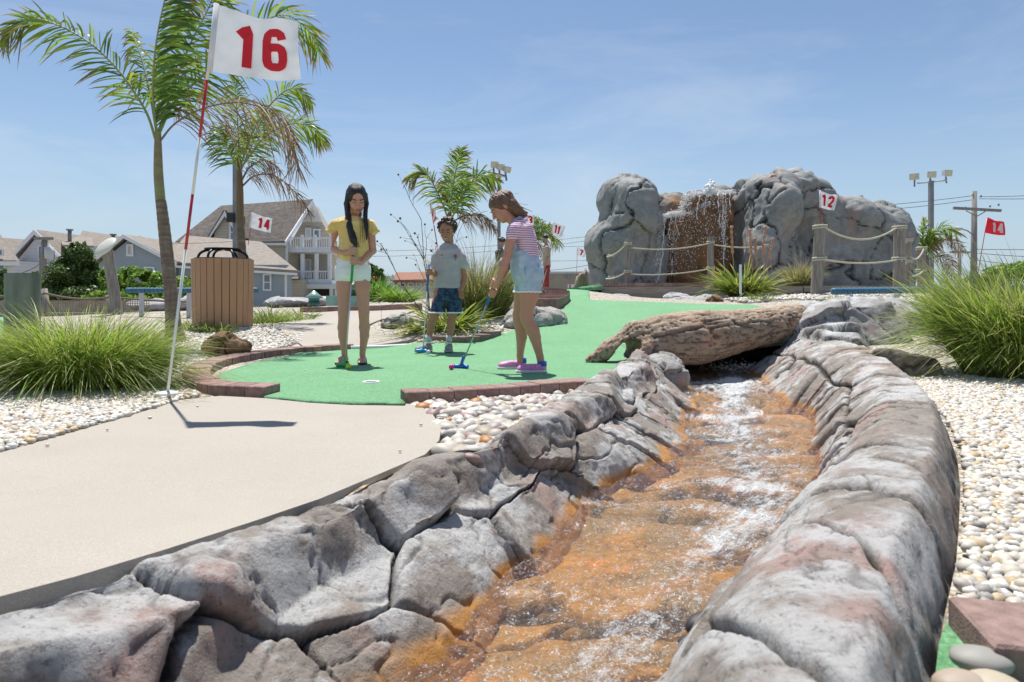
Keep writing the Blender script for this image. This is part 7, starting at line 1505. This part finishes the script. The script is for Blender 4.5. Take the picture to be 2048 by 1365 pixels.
for k in range(26): z0 = np.array([rng.normal(0, .02), rng.normal(0, .008), 0]); side_ = k % 2; P = spline([q1(.07 if side_ else -.066, .02, -.02) + z0, w(697 if side_ else 730, 440, -.07) + z0, w(708 if side_ else 733, 478, -.12) + z0 * 1.2, w(713 if side_ else 735, 494 - 8 * (not side_), -.13) + z0 * 1.5], 14); MB().tube(P, .0016, 4).build('hair_strand', m_hair1, p1, smooth=True) if k < 12 else None
tubo([w(690, 503, -.115) + (0, 0, 0), w(688, 511, -.115)], .001, 'bracelet', m_white, p1) if 0 else None
m_flop = M('flip_flop_sole', (.03, .02, .02), None, rough=.7); m_strap = M('flip_flop_strap', (.60, .42, .45), None, rough=.5)
for ax_, fx in ((689, 685), (725, 730)):
    an = w(ax_, 710, .01); tx = w(fx, 0)[0]; c = np.array([(an[0] + tx) / 2, an[1] - .055, .0125]); S = SDF(c - (.07, .14, .02), c + (.07, .14, .03), .0035); S.cap((an[0], an[1] + .03, .0115), (an[0] * .4 + tx * .6, an[1] - .06, .0115), .033, .037, .01, sq=(1, 1, .28)); S.cap((an[0] * .4 + tx * .6, an[1] - .06, .0115), (tx, an[1] - .118, .0115), .037, .037, .01, sq=(1, 1, .28)); put(S, 'flip_flop', m_flop, p1)
    for s_ in (-1, 1): MB().tube(spline([(tx - .006, an[1] - .135, .028), (tx + s_ * .014, an[1] - .10, .050), ((an[0] + tx) / 2 + s_ * .030, an[1] - .045, .046), (an[0] + s_ * .036, an[1] - .02, .016)], 12), .0042, 6).build('strap', m_strap, p1, smooth=True)
putter(ctop + (0, 0, -.0), cbot, G(686, 736) + (-.0, 0, .006), (.02, .32, .08), (.03, .45, .10), 'putter with a green grip and green head held by the yellow shirted girl', gl=.30, hd=(1, -.25, 0))

# ---- boy in the grey T shirt
Y0 = 6.88; m_sk2 = skinmat('tan_skin', (.42, .185, .12)); m_hair2 = hairmat('dark_curly_hair', (.030, .017, .011), (.075, .042, .026))
p2 = thing('person', 'curly haired boy in a grey shirt and blue patterned shorts holding a putter', 'person', (float(w(896, 0)[0]), Y0, 0))
ct2, cb2 = w(858, 529, -.16), W(846, 703, 6.72) + (0, 0, -.01); S = SDF(w(815, 0, -.34) * (1, 1, 0) + (0, 0, -.01), w(955, 0, .25) * (1, 1, 0) + (0, 0, 1.40), .0042)
hc2 = w(894, 462, -.01); f2, u2 = np.array((-.12, -1, -.30)), UPZ + np.array((0, -.2, 0)); q2, R2 = head(S, hc2, 1.05, f2, u2); S.cap(w(896, 490, .02), w(895, 474, .01), .033, .033, .02)
S.loft([w(896, 580), w(896, 540), w(896, 512), w(896, 500)], [.11, .10, .105, .06], [.075, .07, .075, .06], (1, 0, 0), .02); S.cap(w(879, 503), w(914, 503), .034, .034, .02)
S.chain([w(876, 506), w(874, 546, .03)], [.036, .027], k=.015); wr = w(866, 547, -.11); S.chain([w(874, 546, .03), w(870, 549, -.04), wr], [.027, .025, .0175], k=.012); cx2 = nrm(cb2 - ct2); grip_hand(S, wr, ct2 + cx2 * .075, cx2, (0, -1, 0), .95)
S.chain([w(918, 506), w(929, 553, .01)], [.036, .027], k=.015); S.chain([w(929, 553, .01), w(927, 566, -.01), w(922, 580, -.04)], [.027, .024, .0175], k=.012); fist(S, w(922, 580, -.04), w(921, 588, -.05), .95, 1)
for hx, kx, cx_, ax_, kd in ((882, 869, 862, 857, -.03), (909, 906, 902, 898, 0)):
    S.chain([w(hx, 582), w((hx + kx) / 2, 606, -.01), w(kx, 627, kd), w(kx, 633, kd)], [.068, .056, .041, .040], k=.02); S.chain([w(kx, 633, kd), w(cx_, 646, .01), w(cx_, 655, .01), w(ax_, 680, 0)], [.040, .043, .038, .026], k=.012)
put(S, 'body', m_sk2, p2); face(p2, q2, R2, 1.05, smile=True)
S = SDF(w(835, 0, -.2) * (1, 1, 0) + (0, 0, .60), w(950, 0, .2) * (1, 1, 0) + (0, 0, 1.14), .0045)
S.loft([w(896, 578), w(896, 570), w(897, 545), w(897, 520), w(897, 503), w(896, 494, .01), w(896, 488, .012)], [.140, .136, .126, .122, .112, .088, .052], [.098, .095, .088, .088, .080, .062, .050], (1, 0, 0), .012)
S.chain([w(881, 501), w(873, 514), w(870, 529)], [.044, .047, .049], k=.02); S.chain([w(913, 501), w(922, 514), w(927, 529)], [.044, .047, .049], k=.02)
S.cut(w(896, 577), (0, 0, -1)); S.cut(w(866, 531), (-.45, 0, -1)) if 0 else None; S.cut(w(896, 487.0, 0), (0, .12, 1))
m_gsh = clothmat('grey_jersey', (.40, .36, .395), (.46, .415, .45), 12, .3); V_, Q_ = put(S, 'shirt', m_gsh, p2, folds(.007, (13, 13, 6), 8))
th = np.linspace(0, 2 * np.pi, 40); P = w(896, 489, .012) + np.stack([.056 * np.cos(th), .052 * np.sin(th), -.012 * (np.sin(th) < 0) * np.abs(np.sin(th)) + 0 * th], -1); MB().tube(P, .008, 8).build('collar', M('pink_rib', (.72, .20, .32), None, rough=.8), p2, smooth=True)
bvh = BVHTree.FromPolygons([tuple(v) for v in V_], [tuple(map(int, f)) for f in Q_]); mpk = M('print_pink', (.65, .10, .28), None, rough=.7); mbl = M('print_navy', (.05, .08, .22), None, rough=.7); mo = w(912, 512)
def proj(p): h = bvh.ray_cast(Vector((p[0], p[1] - .4, p[2])), Vector((0, 1, 0))); return np.array(h[0]) + (0, -.0025, 0) if h[0] is not None else np.array(p)
for k in range(9):
    an = k * 2 * np.pi / 9 + .2; P = [proj(mo + np.array([math.cos(an) * t * .026, 0, math.sin(an) * t * .024 - .010 * t * t])) for t in np.linspace(.1, 1, 6)]; MB().tube(P, [.0035, .0045, .0042, .0036, .0026, .001], 5, sy=.4).build('palm_print', mpk if k % 2 == 0 else mbl, p2, smooth=True)
P = [proj(mo + np.array([t * .012 * 0, 0, -.05 * t])) for t in np.linspace(0, 1, 5)]; MB().tube(P, .0028, 5, sy=.4).build('palm_print', mbl, p2, smooth=True)
S = SDF(w(838, 0, -.22) * (1, 1, 0) + (0, 0, .34), w(950, 0, .22) * (1, 1, 0) + (0, 0, .68), .0045)
S.loft([w(896, 598), w(896, 585), w(896, 570)], [.135, .135, .12], [.098, .098, .085], (1, 0, 0), .01); S.cap(w(883, 590), w(874, 634, -.02), .076, .080, .01); S.cap(w(908, 590), w(909, 634, 0), .076, .080, .01); S.cut(w(890, 625), (0, 0, -1)); S.box(w(892, 628), (.006, .3, .12), None, .002, .008, sub=True)
m_camo = M('blue_camouflage', (.010, .022, .06), (.03, .07, .15), 26, .8, .25, 50, .004, detail=3, lo=.44, hi=.56); put(S, 'shorts', m_camo, p2, folds(.005, (14, 14, 7), 6))
for cx_, dd in ((873.5, -.02), (909, 0)): P = w(cx_, 625.5, dd) + np.stack([.081 * np.cos(th), .081 * np.sin(th), 0 * th], -1); MB().tube(P, .0075, 6, sy=1.).build('hem', m_wsh, p2, smooth=True)
# curly hair
S = SDF(hc2 - (.16, .17, .12), hc2 + (.16, .17, .19), .0045); r = np.random.default_rng(2)
S.ell(q2(0, -.022, .036), (.083, .092, .086), R2, .01); S.ell(q2(0, .10, -.02), (.07, .06, .065), R2, .01, sub=True)
for k in range(230):
    d = nrm(r.normal(0, 1, 3)); 
    if d[2] < -.5 or (d[1] > .35 and d[2] < .38): continue
    S.ell(q2(d[0] * .084, -.020 + d[1] * .094, .038 + d[2] * .086), (r.uniform(.010, .018),) * 3, None, .004)
put(S, 'hair', m_hair2, p2, lambda V, N: .004 * vnoise(V, 70, 3) + .003 * vnoise(V, 130, 6))
m_sock = clothmat('grey_sock', (.50, .50, .56), (.58, .58, .62)); m_shoe = M('grey_trainer', (.16, .16, .15), (.34, .34, .31), 34, .7, .3, 80, .003); m_sole = M('trainer_sole', (.40, .40, .37), None, rough=.7); m_lace = M('lace', (.6, .6, .56), None)
def shoe(root, an, heel, toe, m_up, m_sl, r0=.034, r1=.030, laces=None, collar=None, low=.055, sn='shoe'):
    an, heel, toe = map(np.array, (an, heel, toe)); lo = np.minimum(heel, toe) - .06; hi = np.maximum(heel, toe) + .06; lo[2] = -.005; hi[2] = .13; d = nrm((toe - heel) * (1, 1, 0)); mid = heel * .45 + toe * .55
    S = SDF(lo, hi, .0035); S.chain([heel + (0, 0, .034), mid + (0, 0, .036), toe + (0, 0, .026)], [r0, r0 * .98, r1], k=.012, sq=(1, 1, .95)); S.cap(heel + (0, 0, .04), heel + d * .01 + (0, 0, low + .018), r0 * .95, r0 * .92, .012); S.cap(mid + (0, 0, .045), heel + d * .04 + (0, 0, low + .01), .026, .024, .015); S.cut((0, 0, .016), (0, 0, -1)); S.cut(heel + (0, 0, low + .03), (0, 0, 1)); put(S, sn, m_up, root)
    S = SDF(lo, hi, .0035); S.chain([heel + (0, 0, .02), mid + (0, 0, .02), toe + (0, 0, .02)], [r0 + .004, r0 + .005, r1 + .006], k=.01); S.cut((0, 0, .021), (0, 0, 1)); S.cut((0, 0, .0045), (0, 0, -1)); put(S, 'sole', m_sl, root)
    if laces:
        sd = np.array([-d[1], d[0], 0]); mb = MB()
        for k in range(4): c = heel + d * (.055 + .022 * k) + (0, 0, .079 - .009 * k); mb.tube([c - sd * .016, c + (0, 0, .004), c + sd * .016], .0028, 5)
        mb.build('laces', laces, root, smooth=True)
for ax_, ht in ((857, None), (898, None)): tubo([w(ax_, 671), w(ax_, 684)], [.031, .031], 'sock', m_sock, p2, 14)
gz = lambda px, py, Y_: np.array([(px - 1024) / FX * Y_, Y_, 0.])
shoe(p2, w(857, 684), gz(857.5, 0, 6.90), gz(836, 0, 6.78), m_shoe, m_sole, .037, .033, m_lace, low=.05); shoe(p2, w(898, 684), gz(898, 0, 6.91), gz(896.5, 0, 6.74), m_shoe, m_sole, .037, .036, m_lace, low=.05)
putter(ct2, cb2, W(842, 703, 6.70) * (1, 1, 0) + (0, 0, .006), (.015, .13, .42), (.02, .25, .55), 'putter with a blue grip and white shaft held by the boy', gl=.26, hd=(1, .2, 0), shaftc=(.66, .66, .70))

# ---- girl in overalls
Y0 = 5.05; m_sk3 = skinmat('warm_skin', (.55, .255, .175)); m_hair3 = hairmat('brown_hair', (.07, .034, .020), (.20, .105, .06))
p3 = thing('person', 'girl in pale denim overalls, striped shirt and pink shoes bending over her putt', 'person', (float(w(1058, 0)[0]), Y0, 0))
ct3, cb3 = w(996, 553, -.05), W(927, 727, 5.25); cx3 = nrm(cb3 - ct3); S = SDF(w(965, 0, -.32) * (1, 1, 0) + (0, 0, -.01), w(1110, 0, .36) * (1, 1, 0) + (0, 0, 1.36), .0042)
hc3 = w(1004, 416, .0); f3 = np.array((-.80, -.22, -.62)); u3 = np.array((-.55, 0, .8)); q3, R3 = head(S, hc3, 1.0, f3, u3); S.cap(w(1014, 428, .0), w(1034, 452, .0), .036, .042, .02)
S.loft([w(1056, 530), w(1053, 510), w(1049, 482), w(1043, 460), w(1036, 448)], [.095, .072, .078, .075, .05], [.115, .095, .105, .11, .07], (1, 0, 0), .02)
S.cap(w(1032, 456, -.09), w(1036, 456, .10), .04, .04, .02)
S.chain([w(1026, 459, -.115), w(1014, 514, -.13)], [.040, .030], k=.015); wr = w(997, 559, -.11); S.chain([w(1014, 514, -.13), w(1007, 535, -.13), wr], [.0305, .029, .019], k=.012); grip_hand(S, wr, ct3 + cx3 * .060, cx3, (.1, -1, 0), 1.0)
S.chain([w(1040, 458, .12), w(1020, 515, .09)], [.038, .029], k=.015); wr = w(1004, 556, .02); S.chain([w(1020, 515, .09), w(1013, 536, .06), wr], [.029, .027, .018], k=.012); grip_hand(S, wr, ct3 + cx3 * .135, cx3, (.1, -1, 0), 1.0)
S.chain([w(1060, 545, -.06), w(1058, 590, -.07), w(1053, 630, -.07), w(1054, 641, -.07)], [.080, .066, .046, .045], k=.02); S.chain([w(1054, 641, -.07), w(1066, 662, -.065), w(1070, 675, -.065), w(1080, 714, -.06)], [.045, .047, .041, .026], k=.012)
S.chain([w(1054, 545, .07), w(1046, 590, .09), w(1038, 630, .11), w(1038, 641, .115)], [.080, .065, .045, .044], k=.02); S.chain([w(1038, 641, .115), w(1043, 662, .135), w(1043, 675, .14), w(1040, 712, .16)], [.044, .046, .040, .025], k=.012)
S.chain([w(1080, 714, -.06), w(1082, 726, -.055), ], [.026, .028], k=.01); S.chain([w(1040, 712, .16), w(1041, 722, .165)], [.025, .027], k=.01)
put(S, 'body', m_sk3, p3); face(p3, q3, R3, 1.0)
S = SDF(w(985, 0, -.24) * (1, 1, 0) + (0, 0, .78), w(1100, 0, .24) * (1, 1, 0) + (0, 0, 1.18), .0045)
S.loft([w(1056, 520), w(1054, 508), w(1050, 482), w(1044, 462), w(1038, 450), w(1033, 443)], [.085, .082, .086, .083, .068, .048], [.112, .108, .115, .120, .095, .055], (1, 0, 0), .012)
S.chain([w(1034, 453, -.085), w(1028, 460, -.115), w(1024, 470, -.125)], [.042, .046, .048], k=.02); S.chain([w(1040, 453, .09), w(1038, 462, .12), w(1034, 472, .13)], [.042, .046, .046], k=.02)
m, t, b = newmat('striped_jersey'); v = coords(t); wv = N_(t, 'ShaderNodeTexWave', wave_type='BANDS', bands_direction='Z'); wv.inputs['Scale'].default_value = 19.; wv.inputs['Distortion'].default_value = .8; wv.inputs['Detail Scale'].default_value = .4; t.links.new(v, wv.inputs['Vector'])
c = mixc(t, ramp(t, wv.outputs['Fac'], .55, .72), (.70, .62, .70), (.50, .14, .30)); t.links.new(c, b.inputs['Base Color']); b.inputs['Roughness'].default_value = .85; put(S, 'striped_shirt', m, p3, folds(.005, (12, 12, 8), 4))
S = SDF(w(985, 0, -.26) * (1, 1, 0) + (0, 0, .55), w(1110, 0, .26) * (1, 1, 0) + (0, 0, 1.10), .0045)
S.loft([w(1056, 556), w(1055, 545), w(1051, 530), w(1046, 514), w(1045, 506)], [.118, .120, .112, .096, .090], [.140, .142, .136, .122, .118], (1, 0, 0), .01)
S.cap(w(1060, 550, -.065), w(1058, 596, -.07), .086, .084, .01); S.cap(w(1055, 550, .07), w(1048, 596, .085), .086, .084, .01); S.cut(w(1056, 584), (0, 0, -1)); S.box(w(1028, 486, 0), (.020, .085, .085), roty(-.12), .015, .02)
m_den = M('pale_denim', (.34, .44, .54), (.52, .62, .70), 22, .9, .35, 160, .003, detail=8, lo=.3, hi=.7); V_, Q_ = put(S, 'overalls', m_den, p3, folds(.006, (12, 12, 7), 9))
m_den2 = M('denim_strap', (.20, .27, .38), (.30, .38, .48), 30, .9)
for s_ in (-1, 1): MB().tube(spline([w(1022, 466, s_ * .065), w(1026, 446, s_ * .07), w(1036, 439, s_ * .07), w(1052, 450, s_ * .06), w(1065, 474, s_ * .05), w(1068, 492, s_ * .045), w(1063, 510, s_ * .05)], 30), .0135, 8, sy=.45).build('shoulder_strap', m_den2, p3, smooth=True)
MB().tube([w(1027, 512, -.118), w(1046, 511.5, -.128), w(1064, 512, -.11)], .004, 5).build('waist_seam', m_den2, p3, smooth=True); MB().tube(spline([w(1050, 531, -.146), w(1052, 551, -.150), w(1066, 556, -.142), w(1077, 550, -.115), w(1077, 530, -.10)], 24), .0025, 5).build('pocket_seam', m_den2, p3, smooth=True)
m_br = M('brass_button', (.40, .16, .07), None, rough=.3, metal=.6)
for px, py in ((1032, 514), (1035, 523), (1019, 474)): V, F = lathe([(0, .004), (.007, .003), (.0085, 0)], (0, 0, 0), 12, rotx(R(90))); MB().add(V, F + 0).build('button', m_br, p3, True).location = (0, 0, 0); o = bpy.data.objects[-1] if 0 else None; bo = p3.children[-1]; bo.data.transform(__import__('mathutils').Matrix.Translation(tuple(w(px, py, -.128 if px > 1025 else -.07))))
for cx_, dd, rr_ in ((1058.5, -.068, .086), (1050, .08, .086)): P = w(cx_, 584, dd) + np.stack([rr_ * np.cos(th), rr_ * np.sin(th), .003 * np.sin(th * 23)], -1); MB().tube(P, .007, 6).build('frayed_hem', m_wsh, p3, smooth=True)
S = SDF(hc3 - (.16, .17, .16), hc3 + (.24, .17, .16), .0045)
S.ell(q3(0, -.020, .032), (.082, .098, .088), R3, .01); S.ell(q3(0, .10, -.030), (.080, .078, .082), R3, .012, sub=True); S.ell(q3(0, .05, -.08), (.1, .06, .06), R3, .01, sub=True)
S.chain([q3(-.03, -.06, .04), w(1024, 412, -.03), w(1036, 422, -.03), w(1052, 432, -.03)], [.055, .046, .036, .012], k=.02); S.chain([q3(.02, -.07, .0), w(1026, 416, .03), w(1040, 430, .03), w(1053, 426, .02)], [.05, .044, .034, .010], k=.02)
put(S, 'hair', m_hair3, p3, lambda V, N: .004 * vnoise((V - hc3) @ roty(-.6).T * np.array([.12, 1, 1]), 80, 3) + .002 * vnoise((V - hc3) @ roty(-.6).T * np.array([.12, 1, 1]), 170, 3))
for k in range(10): z0 = rng.normal(0, .012, 3); MB().tube(spline([w(1018, 402) + z0, w(1034, 412, -.02) + z0 * 1.5, w(1050, 420 + rng.normal() * 4, -.03) + z0 * 2], 10), .0014, 4).build('hair_strand', m_hair3, p3, smooth=True)
def croc():
    m, t, b = newmat('pink_foam_shoe'); v = coords(t); vo = N_(t, 'ShaderNodeTexVoronoi'); vo.inputs['Scale'].default_value = 95; t.links.new(v, vo.inputs['Vector']); t.links.new(mixc(t, ramp(t, vo.outputs['Distance'], .18, .30), (.16, .03, .10), (.72, .26, .52)), b.inputs['Base Color']); b.inputs['Roughness'].default_value = .5; return m
m_pink = croc(); m_wsole = M('white_sole', (.74, .72, .76), None, rough=.5); m_bh = M('blue_heel', (.03, .09, .45), None, rough=.5)
shoe(p3, w(1081, 720), gz(1083, 0, 4.99), gz(1042, 0, 4.97), m_pink, m_wsole, .036, .032, None, low=.035); shoe(p3, w(1041, 718), gz(1043, 0, 5.23), gz(1004, 0, 5.21), m_pink, m_wsole, .036, .032, None, low=.035)
for c_, Yq in ((1084, 4.99), (1044, 5.23)):
    cc_ = gz(c_, 0, Yq) + (0, 0, .073); V, F = lathe([(.026, -.022), (.036, -.022), (.034, .012), (.027, .012), (.026, -.022)], cc_, 20); MB().add(V, F).build('heel_collar', m_bh, p3, True)
putter(ct3, cb3 + (0, 0, .0), G(922, 738) + (0, .0, .004), (.015, .13, .45), (.015, .12, .50), 'putter with a blue grip and blue head held by the girl in overalls', gl=.24, hd=(1, -.15, 0), shaftc=(.34, .42, .40))

# ---- two distant adults
def adult(Y_, px, top, feet, facing, cols, label, hair, beard=False, club=None):
    k = (feet - top) / 110.; s = k * 110 * Y_ / FX / 1.75; root = thing('person', label, 'person', W(px, feet, Y_)); w_ = lambda dx, dy_, d=0.: W(px + dx * k * facing, top + dy_ * k, Y_ + d)
    ms, mt, mb_, mh = cols; lo, hi = W(px - 30 * k, feet + 3, Y_ - .45), W(px + 30 * k, top - 4, Y_ + .45); lo[0], hi[0] = min(lo[0], hi[0]), max(lo[0], hi[0]); S = SDF(lo, hi, .013)
    q, Rm = head(S, w_(-1, 7), s * 1.05, (-facing, -.25, -.25), UPZ); S.cap(w_(1.5, 18), w_(0, 12), .06 * s, .055 * s, .03)
    S.loft([w_(2, 58), w_(2, 40), w_(2, 24), w_(2, 20)], [.10, .10, .11, .06], [.15, .15, .17, .12], (1, 0, 0), .03)
    for d in (-.17, .17): S.chain([w_(3, 24, d), w_(5, 44, d * 1.15), w_(-2 if d < 0 else 0, 62, d * .7 - .05)], [.055 * s, .042 * s, .03 * s], k=.03); S.ell(w_(-2.5 if d < 0 else -.5, 65, d * .7 - .05), (.035, .03, .05), None, .02)
    for d, fx in ((-.09, 2), (.09, -1)): S.chain([w_(2, 58, d), w_(1 + fx * .4, 82, d), w_(fx + 1, 105, d)], [.085 * s, .058 * s, .04 * s], k=.03); S.cap(w_(fx + 1, 107.5, d), w_(fx - 7, 108, d), .04, .035, .02)
    put(S, 'body', ms, root); S = SDF(lo, hi, .013); S.loft([w_(2, 62), w_(2, 40), w_(2, 26), w_(2, 20)], [.125, .12, .135, .07], [.17, .165, .19, .13], (1, 0, 0), .03)
    for d in (-.18, .18): S.cap(w_(3, 25, d), w_(4.5, 37, d * 1.1), .07, .065, .03)
    put(S, 'shirt', mt, root, folds(.012, (6, 6, 3), 3)); S = SDF(lo, hi, .013); S.loft([w_(2, 72), w_(2, 60), w_(2, 57)], [.125, .12, .11], [.17, .17, .16], (1, 0, 0), .03); e = 104 if mb_[1] else 78
    for d, fx in ((-.09, 2), (.09, -1)): S.cap(w_(2, 66, d), w_(1 + fx * (e - 58) / 46, e, d), .095, .075 if mb_[1] else .10, .03)
    put(S, 'trousers' if mb_[1] else 'shorts', mb_[0], root, folds(.012, (6, 6, 3), 5)); S = SDF(lo, hi, .012); S.ell(q(0, -.02, .04), np.array((.082, .095, .09)) * s, Rm, .01); S.ell(q(0, .10, -.02), np.array((.09, .085, .09)) * s, Rm, .01, sub=True)
    if beard: S.ell(q(0, .045, -.075), np.array((.05, .05, .042)) * s, Rm, .01)
    if hair > 1:
        for j in range(60): d_ = nrm(rng.normal(0, 1, 3)); S.ell(q(d_[0] * .09, -.03 + d_[1] * .1, .04 + abs(d_[2]) * .09), (.03,) * 3, None, .01)
    put(S, 'hair', mh, root); return root
m_adsk = skinmat('adult_skin', (.42, .26, .19)); m_tee = clothmat('tan_cotton', (.40, .33, .26), (.46, .38, .31)); m_redt = clothmat('red_cloth', (.26, .03, .025), (.34, .05, .04)); m_blk = clothmat('black_cloth', (.015, .015, .018), (.03, .03, .035)); m_adh = hairmat('dark_hair', (.02, .013, .01), (.05, .03, .02))
adult(20.5, 1091, 471, 582, 1, (m_adsk, m_tee, (m_redt, True), m_adh), 'distant bearded man in a tan shirt and red trousers by the 11 flag', 1, True)
adult(17., 1003, 478, 592, -1, (m_adsk, m_blk, (m_blk, False), m_adh), 'distant dark haired player in black partly behind the girl in overalls', 2)
cl = thing('golf_putter', 'distant putter held by the bearded man', 'putter', W(1083, 582, 20.3)); tubo([W(1094, 538, 20.3), W(1082, 581, 20.3)], .012, 'shaft', m_pale, cl)
